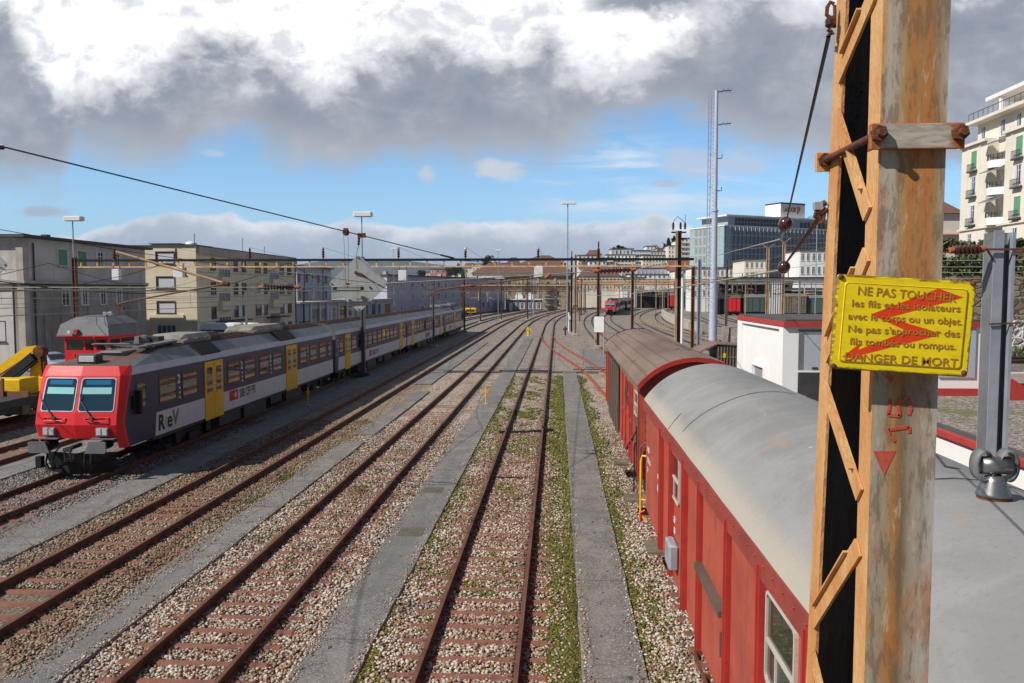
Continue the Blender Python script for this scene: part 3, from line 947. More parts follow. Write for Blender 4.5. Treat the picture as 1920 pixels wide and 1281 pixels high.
xs, ys = [], []
for x0_, x1_, yy0, yy1, dens in ((-9.5, 2.6, 11.3, 15, 640), (-12.5, 2.9, 15, 20, 520), (-18, 3.0, 20, 27, 330), (-16, 3.0, 27, 36, 150)):
    k = int((x1_ - x0_) * (yy1 - yy0) * dens)
    xs.append(rng.uniform(x0_, x1_, k))
    ys.append(rng.uniform(yy0, yy1, k))
x, y = np.concatenate(xs), np.concatenate(ys)
pxx = 1045 + 1493 * x / y
ok = on_bed(x, y, rng.uniform(0, 1, len(x))) & (pxx > -60) & (pxx < 1420) & (rng.uniform(0, 1, len(x)) > moss_share(x, y) * .93)
x, y = x[ok], y[ok]
zz = np.zeros(len(x)) + rng.uniform(-.03, .002, len(x))
dx = np.minimum.reduce([np.abs(x - TRK[k]) for k in 'ABCT'])
zz += np.where(dx < 1.7, .008, 0)
pebbles('loose_gravel', 'stone', x, y, zz, rng.uniform(.019, .030, len(x)) * rng.choice([1, 1.25, 1.5], len(x), p=[.62, .28, .10]), .85, 'stuff', .34)

# stones kicked up on to the paths
xs, ys = [], []
for (a_, b_, c_, d_) in PATHS[:6]:
    k = 900
    yq = 1 / (1 / 11.3 + (1 / 40.0 - 1 / 11.3) * rng.uniform(0, 1, k))
    e_ = np.abs(rng.normal(0, .09, k))
    xs.append(np.where(rng.uniform(0, 1, k) < .5, a_ + e_, b_ - e_))
    ys.append(yq)
x, y = np.concatenate(xs), np.concatenate(ys)
pebbles('loose_gravel', 'stone', x, y, np.zeros(len(x)) + .043, rng.uniform(.008, .024, len(x)), .8, 'stuff', .34)
for px_, py_, lab in ((812, 919, 'mossy square drain lid in the path right of the bare track'), (770, 998, 'larger mossy drain lid in the path, closer to the camera')):
    g_ = G(px_, py_, .035)
    mb = MB()
    mb.box(g_.x - .30, g_.x + .30, g_.y - .32, g_.y + .32, .02, .041)
    for q in range(5):
        mb.box(g_.x - .24, g_.x + .24, g_.y - .26 + q * .12, g_.y - .22 + q * .12, .041, .047)
    tag(mb.build('drain_lid', mat('mossy_iron_lid', S(104, 100, 88), .9, 0, .4, 9, S(86, 82, 66)), off=Vector((g_.x, g_.y, .03))), lab, 'drain lid')
# moss cushions beside the middle track
k = 190000
y = 1 / (1 / 11.3 + (1 / 56.0 - 1 / 11.3) * rng.uniform(0, 1, k))
x = rng.uniform(-3.2, 2.1, k)
ok = on_bed(x, y, np.zeros(len(x))) & (rng.uniform(0, 1, k) < moss_share(x, y) * (.85 + .15 * (y < 20)))
x, y = x[ok], y[ok]
pebbles('moss', 'moss', x, y, rng.uniform(-.03, .002, len(x)), rng.uniform(.016, .034, len(x)) * np.clip(y / 16, 1, 2.4), .5, 'stuff', .42)
# a few weeds in the ballast between the far tracks
mb = MB()
rw = random.Random(5)
for _ in range(42):
    wx, wy = rw.choice([(-8.75, rw.uniform(19, 40)), (-6.9, rw.uniform(17, 24)), (-5.8, rw.uniform(16, 30)), (-8.6, rw.uniform(20, 27))])
    for _k in range(26):
        a_ = rw.uniform(0, 6.28)
        px_, py_ = wx + rw.gauss(0, .13), wy + rw.gauss(0, .22)
        hh = rw.uniform(.04, .12)
        mb.add([(px_, py_, .0), (px_ + .03 * math.cos(a_), py_ + .03 * math.sin(a_), .0), (px_ + .09 * math.cos(a_ + .6), py_ + .09 * math.sin(a_ + .6), hh)], [(0, 1, 2)])
tag(mb.build('weeds', M['moss']), kind='stuff')
# ------------------------------------------------------------------ passenger train
HW = 1.43


def side_quad(mb, y0, y1, z0, z1, m, x=HW, s=1):
    pts = [(s * x, y0, z0), (s * x, y1, z0), (s * x, y1, z1), (s * x, y0, z1)]
    mb.poly(pts if s > 0 else pts[::-1], m)


def rrect(y0, y1, z0, z1, r, n=3):
    pts = []
    for cy, cz, a0 in ((y1 - r, z1 - r, 0), (y0 + r, z1 - r, 90), (y0 + r, z0 + r, 180), (y1 - r, z0 + r, 270)):
        for k in range(n + 1):
            a = R(a0 + 90 * k / n)
            pts.append((cy + r * math.cos(a), cz + r * math.sin(a)))
    return pts


def side_window(root, y0, y1, z0, z1, s=1, name='window', split=True, ring='frame_dark', pane='tr_glass', x=HW):
    """rubber frame standing just proud of the side, glass a little behind its face"""
    mb = MB()
    o, i = rrect(y0, y1, z0, z1, .09), rrect(y0 + .05, y1 - .05, z0 + .05, z1 - .05, .06)
    n_ = len(o)
    a, b, c_ = x + .002, x + .014, x + .007
    rings = [[(s * a, p, q) for p, q in o], [(s * b, p, q) for p, q in o], [(s * b, p, q) for p, q in i], [(s * c_, p, q) for p, q in i]]
    if s < 0:
        rings = [r_[::-1] for r_ in rings]
    mb.loft(rings, 0)
    if split:
        zm = z0 + (z1 - z0) * .68
        mb.box(min(s * c_, s * b), max(s * c_, s * b), y0 + .05, y1 - .05, zm - .018, zm + .018)
    w = mb.build(name, M[ring], root)
    g = MB()
    pts = [(s * c_, p, q) for p, q in i]
    g.poly(pts if s > 0 else pts[::-1])
    g.build('pane', M[pane], w)
    return w


def door(root, y0, y1, z0, z1, s=1):
    ym = (y0 + y1) / 2
    for a, b in ((y0, ym - .012), (ym + .012, y1)):
        mb = MB()
        xs_ = sorted((s * (HW - .01), s * (HW + .03)))
        mb.cbox(xs_[0], xs_[1], a, b, z0, z1, .006)
        d = mb.build('door', M['tr_yellow'], root)
        w = MB()
        pts = rrect(a + .16, b - .16, z0 + 1.0, z1 - .22, .11)
        ring = [[(s * (HW + .031), p, q) for p, q in pts], [(s * (HW + .037), p, q) for p, q in pts]]
        w.loft([r_ if s > 0 else r_[::-1] for r_ in ring], 0)
        pp = [(s * (HW + .037), p, q) for p, q in pts]
        w.poly(pp if s > 0 else pp[::-1])
        w.build('pane', M['tr_glass'], d)


def bogie(root, yc):
    mb = MB()
    for s in (-1, 1):
        mb.box(s * 1.0 - .07, s * 1.0 + .07, yc - 1.7, yc + 1.7, .48, .72)
        mb.box(s * 1.08 - .1, s * 1.08 + .1, yc - .35, yc + .35, .34, .6)
        for k in (-1.25, 1.25):
            mb.box(s * 1.08 - .12, s * 1.08 + .12, yc + k - .2, yc + k + .2, .40, .86)
    mb.box(-.9, .9, yc - .4, yc + .4, .45, .8)
    b = mb.build('bogie', M['black'], root)
    for k in (-1.25, 1.25):
        w = MB()
        for s in (-1, 1):
            w.lathe([(.05, -.06), (.44, -.06), (.46, .02), (.40, .06), (.38, .05), (.12, .05), (.1, .09)], (s * .76, yc + k, .61), (s, 0, 0), 20)
        w.tube([(-.8, yc + k, .61), (.8, yc + k, .61)], .07)
        w.build('wheelset', M['darkgrey'], b)


def car_body(root, ya, yb, front=False, grey_from=None, ribs=True, motor=True):
    """livery bands, roof and underframe between ya and yb"""
    mats = [M['tr_grey'], M['tr_blue'], M['tr_silver'], M['tr_roof'], M['tr_top'], M['midgrey']]
    mb = MB()
    yr_ = 3.7 if front else ya
    zs = [(1.0, .0), (1.80, 0), (3.24, 0), (3.48, -.05), (3.86, -.55)]
    for s in (1, -1):
        gy = grey_from if grey_from is not None else ya
        if gy > ya:
            side_quad(mb, ya, gy - .12, 1.0, 1.8, 1, s=s)
            for pts, mi in (([(ya, 1.0), (gy - .12, 1.0), (gy, 1.8), (ya, 1.8)], None),):
                pass
            pl = [(s * HW, gy - .12, 1.0), (s * HW, yb, 1.0), (s * HW, yb, 1.8), (s * HW, gy, 1.8)]
            mb.poly(pl if s > 0 else pl[::-1], 0)
            pl = [(s * HW, gy - .12, 1.0), (s * HW, gy, 1.8), (s * HW, gy - .12, 1.8)]
            mb.poly(pl if s > 0 else pl[::-1], 1)
        else:
            side_quad(mb, ya, yb, 1.0, 1.8, 0, s=s)
        side_quad(mb, ya, yb, 1.8, 3.24, 1, s=s)
        for (z0, d0), (z1, d1), mi in ((zs[2], zs[3], 2), (zs[3], zs[4], 3)):
            y_a = yr_ if mi == 3 else ya
            pl = [(s * (HW + d0), y_a, z0), (s * (HW + d0), yb, z0), (s * (HW + d1), yb, z1), (s * (HW + d1), y_a, z1)]
            mb.poly(pl if s > 0 else pl[::-1], mi)
    arc = [(HW - .55, 3.86), (.45, 3.95), (0, 3.98), (-.45, 3.95), (-HW + .55, 3.86)]
    for (xa, za), (xb, zb) in zip(arc, arc[1:]):
        mb.quad((xa, yr_, za), (xa, yb, za), (xb, yb, zb), (xb, yr_, zb), 4)
    if ribs:
        for i in range(9):
            t = -0.8 + 1.6 * i / 8
            zt = 3.86 + .12 * (1 - (t / .88) ** 2)
            mb.box(t - .02, t + .02, yr_ + .3, yb - .3, zt - .02, zt + .035, 4)
    prof = [(HW, 1.0), (HW, 3.24), (HW - .05, 3.48), (HW - .55, 3.86), (0, 3.98), (-HW + .55, 3.86), (-HW + .05, 3.48), (-HW, 3.24), (-HW, 1.0)]
    mb.poly([(a, yb, b) for a, b in prof][::-1], 5)
    if not front:
        mb.poly([(a, ya, b) for a, b in prof], 5)
    mb.quad((HW, ya, 1.0), (-HW, ya, 1.0), (-HW, yb, 1.0), (HW, yb, 1.0), 5)
    mb.build('body', mats, root)
    u = MB()
    u.box(-HW + .08, HW - .08, ya + .2, yb - .2, .86, .998)
    L = yb - ya
    for s in (-1, 1):
        for k, (p, q, h) in enumerate(((.26, .36, .42), (.38, .50, .36), (.53, .60, .5), (.63, .74, .38))):
            u.box(s * 1.0 - .3, s * 1.0 + .3, ya + L * p, ya + L * q, h, .86)
    u.build('underframe', M['darkgrey'], root)
    bogie(root, ya + 3.6 if front else ya + 2.9)
    bogie(root, yb - 2.9)


def grille(root, y0, y1, s=1):
    mb = MB()
    X0, Z0, X1, Z1 = HW - .05, 3.44, HW - .52, 3.85
    for k in range(2):
        a = y0 + (y1 - y0) * k / 2 + .03
        b = y0 + (y1 - y0) * (k + 1) / 2 - .03
        o = Vector((.05 * s, 0, .06))
        p = [Vector((s * X0, a, Z0)) + o, Vector((s * X0, b, Z0)) + o, Vector((s * X1, b, Z1)) + o, Vector((s * X1, a, Z1)) + o]
        mb.slab(p if s > 0 else p[::-1], (-.06 * s, 0, -.07))
        for i in range(7):
            f0 = (i + .5) / 7
            q = [Vector((s * (X0 + (X1 - X0) * f0), yy, Z0 + (Z1 - Z0) * f0)) + o * 1.12 for yy in (a + .04, b - .04)]
            mb.bar(q[0], q[1], .02, .03)
    mb.build('grille', M['black'], root)


def roof_pod(root, y0, y1, matn='tr_cover'):
    mb = MB()
    def ring(y, w, z):
        return [(-w, y, 3.93), (-w, y, 3.93 + z * .45), (-w * .78, y, 3.93 + z), (w * .78, y, 3.93 + z), (w, y, 3.93 + z * .45), (w, y, 3.93)]
    mb.loft([ring(y0, .72, .14), ring(y0 + .35, .78, .32), ring(y1 - 1.2, .78, .32)], 0, True, True)
    mb.loft([ring(y1 - 1.18, .77, .31), ring(y1 - .25, .77, .30), ring(y1, .70, .12)], 1, True, True)
    for k in (.35, .65):
        yy = y0 + (y1 - y0) * k * .8
        mb.tube([(.79, yy - .12, 4.03), (.85, yy - .12, 4.07), (.85, yy + .12, 4.07), (.79, yy + .12, 4.03)], .02)
    mb.build('roof_cover', [M[matn], M['black']], root)


def numeral(root, y, z, s=1):
    mb = MB()
    lettering(mb, '2', (s * (HW + .003), y, z), (0, s, 0), (0, 0, 1), .46, .85, .0015, .012)
    for k in range(3):
        mb.box(HW + .002, HW + .006, y + .1, y + .2, z - .22 - k * .17, z - .14 - k * .17)
    mb.build('class_number', M['white'], root)


def rail_logo(root, y, z, h=.42, s=1):
    mb = MB()
    x = HW + .003
    mb.box(x - .002, x + .002, y, y + h * 2.1, z, z + h, 0)
    cy, cz = y + h * 1.5, z + h * .5
    a = h * .30
    mb.box(x, x + .005, cy - a, cy + a, cz - .022, cz + .022, 1)
    mb.box(x, x + .005, cy - .022, cy + .022, cz - a, cz + a, 1)
    for s_ in (-1, 1):
        for t in (-1, 1):
            p = [(x + .005, cy + s_ * (a + .02), cz), (x + .005, cy + s_ * (a - .09), cz + t * .1), (x + .005, cy + s_ * (a - .13), cz + t * .1), (x + .005, cy + s_ * (a - .03), cz)]
            mb.slab(p if s_ * t < 0 else p[::-1], (-.004, 0, 0), 1)
    mb.build('logo', [M['ink_red'], M['white']], root)
    t = MB()
    lettering(t, 'SBB CFF FFS', (x, y + h * 2.55, z + .03), (0, 1, 0), (0, 0, 1), .50, .70, .0015, .010)
    t.build('lettering', M['ink_black'], root)


def train_nose(root):
    """red slanted cab front; y grows away from the viewer"""
    rows = [(1.30, .10, .20, 1.24), (1.74, 0, .09, 1.30), (2.12, .08, .17, 1.29), (3.24, .44, .53, 1.23), (3.54, .58, .66, 1.12)]
    cols = []
    for z, yc, ye, w in rows:
        side = ye + .17
        hw = HW if z < 3.4 else HW - .05
        cols.append([(-hw, side, z), (-w, ye, z), (0, yc, z), (w, ye, z), (hw, side, z)])
    mb = MB()
    vs = [p for r_ in cols for p in r_]
    fs = []
    for i in range(len(rows) - 1):
        for j in range(4):
            a = i * 5 + j
            fs.append((a, a + 1, a + 6, a + 5))
    mb.add(vs, fs, 0)
    # cheeks running down to the sill, a red strip round the corner, then the dark side
    for s in (-1, 1):
        q = [(s * 1.28, .26, .98), (s * HW, .44, .98), (s * HW, .37, 1.30), (s * 1.24, .20, 1.30)]
        mb.poly(q if s > 0 else q[::-1], 0)
        edge = [(HW, .44, .98), (HW, .37, 1.30), (HW, .26, 1.74), (HW, .34, 2.12), (HW, .70, 3.24), (HW - .05, .83, 3.54)]
        back_ = [(HW, .62, .98), (HW, .50, 1.30), (HW, .36, 1.74), (HW, .44, 2.12), (HW, .84, 3.24), (HW - .05, 1.0, 3.50)]
        for k in range(5):
            q = [(s * edge[k][0],) + edge[k][1:], (s * back_[k][0],) + back_[k][1:], (s * back_[k + 1][0],) + back_[k + 1][1:], (s * edge[k + 1][0],) + edge[k + 1][1:]]
            mb.poly(q if s > 0 else q[::-1], 0)
        pl = [(s * HW, .62, .98), (s * HW, 2.0, .98), (s * HW, 2.0, 3.24), (s * HW, .84, 3.24), (s * HW, .44, 2.12), (s * HW, .36, 1.74), (s * HW, .50, 1.30)]
        mb.poly(pl if s > 0 else pl[::-1], 4)
        q = [(s * HW, .84, 3.24), (s * HW, 2.0, 3.24), (s * (HW - .05), 2.0, 3.48), (s * (HW - .05), 1.0, 3.48)]
        mb.poly(q if s > 0 else q[::-1], 3)
    mb.quad((-1.24, .20, 1.30), (0, .10, 1.30), (0, .8, 1.24), (-1.28, .8, 1.24), 1)
    mb.quad((0, .10, 1.30), (1.24, .20, 1.30), (1.28, .8, 1.24), (0, .8, 1.24), 1)
    tp = cols[-1]
    rf = [(-(HW - .30), 1.25, 3.60), (-.5, 1.05, 3.64), (0, 1.0, 3.655), (.5, 1.05, 3.64), (HW - .30, 1.25, 3.60)]
    e = [(-(HW - .55), 3.7, 3.86), (-.45, 3.7, 3.95), (0, 3.7, 3.98), (.45, 3.7, 3.95), (HW - .55, 3.7, 3.86)]
    for j in range(4):
        mb.quad(tp[j], tp[j + 1], rf[j + 1], rf[j], 2)
        mb.quad(rf[j], rf[j + 1], e[j + 1], e[j], 2)
    for s in (-1, 1):
        q = [tp[2 + 2 * s], (s * (HW - .05), 1.0, 3.48), (s * (HW - .05), 3.7, 3.48), (s * (HW - .55), 3.7, 3.86), rf[2 + 2 * s]]
        mb.add(q, [(0, 1, 4), (1, 2, 3, 4)] if s > 0 else [(4, 1, 0), (4, 3, 2, 1)], 5)
    mb.build('cab_front', [M['car_red'], M['black'], M['tr_top'], M['tr_silver'], M['tr_blue'], M['tr_roof']], root)
    # windscreens, with a pale blind and a blue strip seen through each
    for s in (-1, 1):
        lo, hi = cols[2], cols[3]
        A, B, C_, D = Vector(lo[2]), Vector(lo[2 + s]), Vector(hi[2 + s]), Vector(hi[2])
        nrm = (B - A).cross(D - A).normalized() * s
        def at(u, v, off):
            p = (A * (1 - u) + B * u) * (1 - v) + (D * (1 - u) + C_ * u) * v
            return p + nrm * off
        def panel(u0, u1, v0, v1, off, th, mname, nm, par, r=.0):
            w = MB()
            c4 = [at(u0 + r, v0, off), at(u1 - r, v0, off), at(u1, v0 + r, off), at(u1, v1 - r, off), at(u1 - r, v1, off), at(u0 + r, v1, off), at(u0, v1 - r, off), at(u0, v0 + r, off)]
            w.slab(c4 if s > 0 else c4[::-1], nrm * th)
            return w.build(nm, M[mname], par)
        f_ = panel(.045, .93, .02, .95, .004, .01, 'galv', 'windscreen_frame', root, .05)
        panel(.075, .90, .05, .92, .012, .008, 'tr_screen', 'windscreen', f_, .04)
        panel(.18, .80, .755, .88, .0215, .003, 'teal_dark', 'sun_strip', f_, .003)
        panel(.11, .83, .50, .68, .0215, .003, 'teal', 'blind', f_, .003)
        w = MB()
        a, b = at(.10 if s > 0 else .86, .30, .03), at(.5 if s > 0 else .42, -.10, .05)
        if s > 0:
            a, b = at(.10, .32, .03), at(.42, -.16, .05)
        else:
            a, b = at(.92, .32, .03), at(.52, -.16, .05)
        w.tube([a, b], .02, 6)
        w.box(b.x - .05, b.x + .05, b.y - .04, b.y + .04, b.z - .05, b.z + .05)
        w.tube([a + Vector((0, -.01, .22)), a, a + Vector((.05, -.01, -.25))], .011, 5)
        w.build('wiper', M['steel'], root)
        # headlights
        hx = s * .86
        hy = .09 * abs(hx) / 1.28
        w = MB()
        w.cbox(hx - .21, hx + .21, hy - .03, hy + .35, 1.40, 1.66, .02)
        h = w.build('headlight', M['midgrey'], root)
        for t in (-.095, .095):
            w = MB()
            w.cbox(hx + t - .08, hx + t + .08, hy - .042, hy - .02, 1.43, 1.63, .012)
            w.build('lens', M['lens'], h)
        # handrail
        w = MB()
        yq = lambda xx, z: (.0 + .09 * abs(xx) / 1.28) + (z - 1.72) * .21
        w.tube([(s * .30, yq(.3, 1.95) - .03, 1.95), (s * .38, yq(.4, 1.88) - .07, 1.88), (s * 1.0, yq(1.0, 1.86) - .07, 1.86), (s * 1.05, yq(1.05, 1.97) - .03, 1.97)], .018)
        w.tube([(s * .30, yq(.3, 1.95) - .03, 1.95), (s * 1.05, yq(1.05, 1.97) - .03, 1.97)], .013)
        w.build('handrail', M['car_red'], root)
        # buffer with its big plate
        w = MB()
        bx = s * .90
        pl = [(bx - .36, -.42, 1.12), (bx - .30, -.42, .96), (bx + .30, -.42, .96), (bx + .36, -.42, 1.12), (bx + .30, -.42, 1.30), (bx - .30, -.42, 1.30)]
        if s < 0:
            pl = [(bx - .33, -.42, 1.28), (bx - .33, -.42, 1.0), (bx - .29, -.42, .94), (bx + .34, -.42, .94), (bx + .20, -.42, 1.30)]
        else:
            pl = [(bx - .20, -.42, 1.30), (bx - .34, -.42, .94), (bx + .29, -.42, .94), (bx + .33, -.42, 1.0), (bx + .33, -.42, 1.28), (bx + .29, -.42, 1.30)]
        w.slab(pl, (0, .05, 0), 0)
        w.lathe([(.11, 0), (.11, .28), (.15, .28), (.15, .75)], (bx, -.38, 1.12), (0, 1, 0), 12, 1)
        w.build('buffer', [M['midgrey'], M['black']], root)
        w = MB()
        w.box(bx - .38, bx + .38, -.05, .35, 1.36 - .06, 1.36 - .03)
        w.build('step_plate', M['midgrey'], root)
    w = MB()
    w.cbox(-.34, .34, .78, 1.15, 3.60, 3.90, .04)
    t3 = w.build('top_headlight', M['darkgrey'], root)
    w = MB()
    w.cbox(-.26, .26, .755, .79, 3.66, 3.85, .02)
    w.build('lens', M['lens'], t3)
    # plough and coupling
    w = MB()
    w.slab([(-1.15, .25, .86), (0, -.05, .86), (0, .05, .18), (-1.0, .40, .18)], (0, .05, 0))
    w.slab([(0, -.05, .86), (1.15, .25, .86), (1.0, .40, .18), (0, .05, .18)], (0, .05, 0))
    w.build('plough', M['black'], root)
    w = MB()
    w.tube([(0, .3, 1.08), (0, -.28, 1.06)], .07, 8)
    for s in (-.09, .09):
        w.tube([(s, -.26, 1.10), (s, -.38, 1.02), (s, -.36, .72), (s, -.28, .66)], .028, 6)
    w.box(-.13, .13, -.41, -.34, .98, 1.10)
    w.box(-.16, .16, -.32, -.24, .66, .74)
    w.build('coupling', M['darkgrey'], root)
    w = MB()
    for s, x0 in ((1, .42), (1, .62), (-1, -.5), (-1, -.72)):
        w.tube([(x0, .05, 1.05), (x0 + .02 * s, -.2, .92), (x0 + .05 * s, -.28, .62), (x0 + .02 * s, -.18, .42), (x0 - .1 * s, 0, .40)], .03, 6)
    w.box(-1.16, -.98, -.2, -.02, .42, .78)
    w.tube([(-1.0, -.1, .5), (-.7, -.16, .34), (-.35, -.12, .5), (-.1, 0, .6)], .035, 6)
    w.build('brake_hose', M['black'], root)


def cab_side(root, s):
    side_window(root, .90, 1.02, 2.2, 2.75, s, split=False) if False else None
    side_window(root, .66, .98, 2.05, 2.62, s, split=False)
    side_window(root, 1.08, 1.72, 2.1, 2.98, s, split=False)
    mb = MB()
    mb.cbox(s * HW + (.03 if s > 0 else -.19), s * HW + (.19 if s > 0 else -.03), 1.00, 1.14, 1.95, 2.72, .02)
    mb.tube([(s * HW, 1.06, 2.15), (s * (HW + .1), 1.06, 2.15)], .02)
    mb.build('mirror', M['black'], root)


def motor_coach(name, label, y0, X, L=23.7, rz=0, detail=True):
    t = thing(name, label, 'railway coach', (X, y0, 0), rz, 'coaches of the violet train' if detail else 'coaches of the distant red train')
    car_body(t, 2.0, L, True, grey_from=2.36)
    train_nose(t)
    doors_ = [(6.08, 7.74), (15.36, 17.0)]
    wins = [(2.56, 3.81), (4.25, 5.49), (8.26, 9.53), (9.99, 11.27), (11.79, 13.0), (13.49, 14.74), (17.52, 18.68), (19.24, 20.5), (21.01, 22.27), (22.71, 23.38)]
    for s in (1, -1) if detail else (1,):
        cab_side(t, s)
        for a, b in wins:
            side_window(t, a, b, 2.02, 3.0, s)
        for a, b in doors_:
            door(t, a, b, .90, 3.17, s)
        for a, b in ((5.9, 7.7), (14.7, 17.0)):
            grille(t, a, b, s)
    roof_pod(t, 5.9, 9.4)
    roof_pod(t, 13.0, 18.0)
    mb = MB()
    mb.cbox(-.30, .48, 2.0, 3.0, 3.55, 3.90, .04, 0)
    for k in range(5):
        mb.box(-.24, .42, 1.97, 2.0, 3.60 + k * .055, 3.63 + k * .055, 1)
    mb.build('ventilation_box', [M['midgrey'], M['black']], t)
    mb = MB()
    mb.tube([(-.6, 2.9, 4.02), (-.6, 5.6, 4.08)], .035)
    mb.tube([(.5, 2.9, 4.02), (.5, 5.6, 4.08)], .035)
    mb.tube([(-.75, 2.6, 4.10), (.75, 2.6, 4.10)], .03)
    mb.tube([(-.6, 2.9, 4.06), (-.9, 2.6, 4.10), (-.6, 2.3, 4.14), (.6, 2.3, 4.14), (.9, 2.6, 4.10), (.5, 2.9, 4.06)], .02)
    for p in ((-.7, 3.4), (.7, 3.4), (-.7, 5.0), (.7, 5.0)):
        mb.lathe([(.04, 0), (.09, .03), (.04, .07), (.09, .1), (.04, .14), (.05, .2)], (p[0], p[1], 3.86), (0, 0, 1), 8)
    mb.box(-.8, .8, 3.3, 3.5, 4.0, 4.06)
    mb.bar((.62, 2.6, 3.98), (.66, 5.3, 4.06), .24, .07)
    mb.build('pantograph', M['midgrey'], t)
    mb = MB()
    mb.box(-.45, -.28, 4.5, 5.2, 3.9, 4.26, 0)
    mb.lathe([(.04, 0), (.2, .02), (.2, .07), (.1, .1)], (-.2, 4.75, 4.12), (.4, -1, 0), 14, 0)
    mb.box(-.2, .3, 4.8, 5.25, 3.9, 4.24, 1)
    mb.build('roof_switch', [M['tr_cover'], M['darkgrey']], t)
    if detail:
        numeral(t, 3.90, 2.62)
        for yy in (9.64, 13.10, 18.8):
            numeral(t, yy, 2.58)
        rail_logo(t, 8.38, 1.34)
        for txt, yy, zz, sz_, mn in (('R', 2.43, 1.17, .72, 'ink_blue'), ('e', 2.86, 1.20, .74, 'lime'), ('e', 3.06, 1.17, .78, 'ink_black'), ('V', 3.46, 1.20, .72, 'ink_green')):
            mb = MB()
            lettering(mb, txt, (HW + (.003 if mn != 'ink_black' else .006), yy, zz), (0, 1, 0), (0, .06, 1), sz_, 1.0, .0015, .03 if mn[4:] in ('blue', 'green') else .018)
            mb.build('lettering', M[mn], t)
    return t


def plain_coach(label, y0, X, L, wins, doors_, rz=0, front_blue=1.1, logo=None, group='coaches of the violet train', both=False):
    t = thing('passenger_coach', label, 'railway coach', (X, y0, 0), rz, group)
    car_body(t, .35, L, False, grey_from=front_blue if front_blue else None)
    for s in (1, -1) if both else (1,):
        for a, b in wins:
            side_window(t, a, b, 2.02, 3.0, s)
        for a, b in doors_:
            door(t, a, b, .90, 3.17, s)
    mb = MB()
    mb.box(-.75, .75, -.15, .35, 1.0, 3.4)
    mb.box(-.1, .1, -.35, .5, .95, 1.15)
    mb.build('gangway', M['black'], t)
    if logo:
        rail_logo(t, logo, 1.22)
    return t


YF = 23.8
XT = TRK['T']
motor_coach('motor_coach', 'violet motor coach with slanted red nose and two wide windscreens, heading its parked train', YF, XT)
w10 = [(4.3 + i * 1.52, 5.5 + i * 1.52) for i in range(10)]
mid = plain_coach('second coach of the violet train, directly behind the red-nosed motor coach', YF + 23.9, XT, 23.4, [(1.25, 2.2)] + w10 + [(22.1, 22.9)], [(2.6, 3.9), (20.3, 21.8)], logo=9.2)
mb = MB()
mb.tube([(HW + .01, .85 + .25 * math.cos(a), 2.7 + .22 * math.sin(a)) for a in np.linspace(0, 7.5, 14)], .028, 4)
mb.tube([(HW + .01, .8, 2.5), (HW + .01, .95, 2.2), (HW + .01, .7, 1.9)], .028, 4)
mb.build('painted_squiggle', M['white'], mid)
plain_coach('third coach of the violet train, between the second and the rear one', YF + 47.4, XT, 23.4, [(1.0, 1.9)] + [(4.0 + i * 1.52, 5.2 + i * 1.52) for i in range(10)], [(2.35, 3.8), (20.6, 22.1)], logo=10.2, front_blue=None)
rear = plain_coach('rearmost coach of the violet train, dark roof gear above it', YF + 70.9, XT, 20.4, [(1.5 + i * 1.5, 2.7 + i * 1.5) for i in range(5)] + [(12.0 + i * 1.5, 13.2 + i * 1.5) for i in range(5)], [(9.5, 11.2)], logo=4.5, front_blue=2.2)
roof_pod(rear, 3, 7, 'midgrey')
roof_pod(rear, 12, 16, 'midgrey')
grille(rear, 9.4, 11.3)
mb = MB()
mb.tube([(-.5, 7.4, 4.0), (0, 8.3, 4.55), (.5, 9.2, 4.25)], .04)
mb.tube([(-.8, 8.3, 4.58), (.8, 8.3, 4.58)], .04)
mb.box(-.6, .6, 17, 20, 3.95, 4.3)
mb.build('pantograph', M['midgrey'], rear)

# distant train coming round the curve
fy = 200.0
trk = lambda y: bend(9.6, y, 135, 640)
ang = lambda y: -math.atan((trk(y + 1) - trk(y - 1)) / 2)
motor_coach('motor_coach', 'distant red-fronted train coming round the curve between the rusty poles', fy, trk(fy) + .3, rz=ang(fy + 8), detail=False)
yy = fy + 23.6
for i in range(2):
    plain_coach('first grey coach behind the distant red train front' if i == 0 else 'second grey coach behind the distant red train front', yy, trk(yy) + .6 * i, 23.4, w10, [(2.4, 3.9), (19.9, 21.3)], rz=ang(yy + 10), front_blue=None, group='coaches of the distant red train')
    yy += 23.4

# ------------------------------------------------------------------ red goods vans
XD = 3.42
RZD = -math.atan(.0055)


def arch(w, ze, zc, n=14):
    """points of an arched roof from the left eave over to the right eave"""
    h = zc - ze
    rr = (w * w + h * h) / (2 * h)
    a = math.asin(w / rr)
    return [(rr * math.sin(-a + 2 * a * i / n), zc - rr + rr * math.cos(-a + 2 * a * i / n)) for i in range(n + 1)]


def wagon_running_gear(t, L):
    mb = MB()
    mb.box(-1.2, 1.2, .1, L - .1, .86, 1.0)
    for s in (-1, 1):
        mb.box(s * 1.0 - .06, s * 1.0 + .06, .2, L - .2, .70, .9)
    mb.build('underframe', M['black'], t)
    for yc in (2.4, L - 2.4):
        for k in (-.9, .9):
            w = MB()
            for s in (-1, 1):
                w.lathe([(.05, -.06), (.44, -.06), (.46, .02), (.40, .06), (.12, .05)], (s * .76, yc + k, .61), (s, 0, 0), 18)
                w.box(s * 1.05 - .1, s * 1.05 + .1, yc + k - .18, yc + k + .18, .45, .85)
            w.tube([(-.8, yc + k, .61), (.8, yc + k, .61)], .07)
            w.build('wheelset', M['darkgrey'], t)
    for e, d in ((0, -1), (L, 1)):
        for s in (-1, 1):
            b = MB()
            b.lathe([(.1, 0), (.1, .35), (.23, .40), (.23, .46), (.1, .5)], (s * .88, e, 1.06), (0, d, 0), 14)
            b.build('buffer', M['darkgrey'], t)


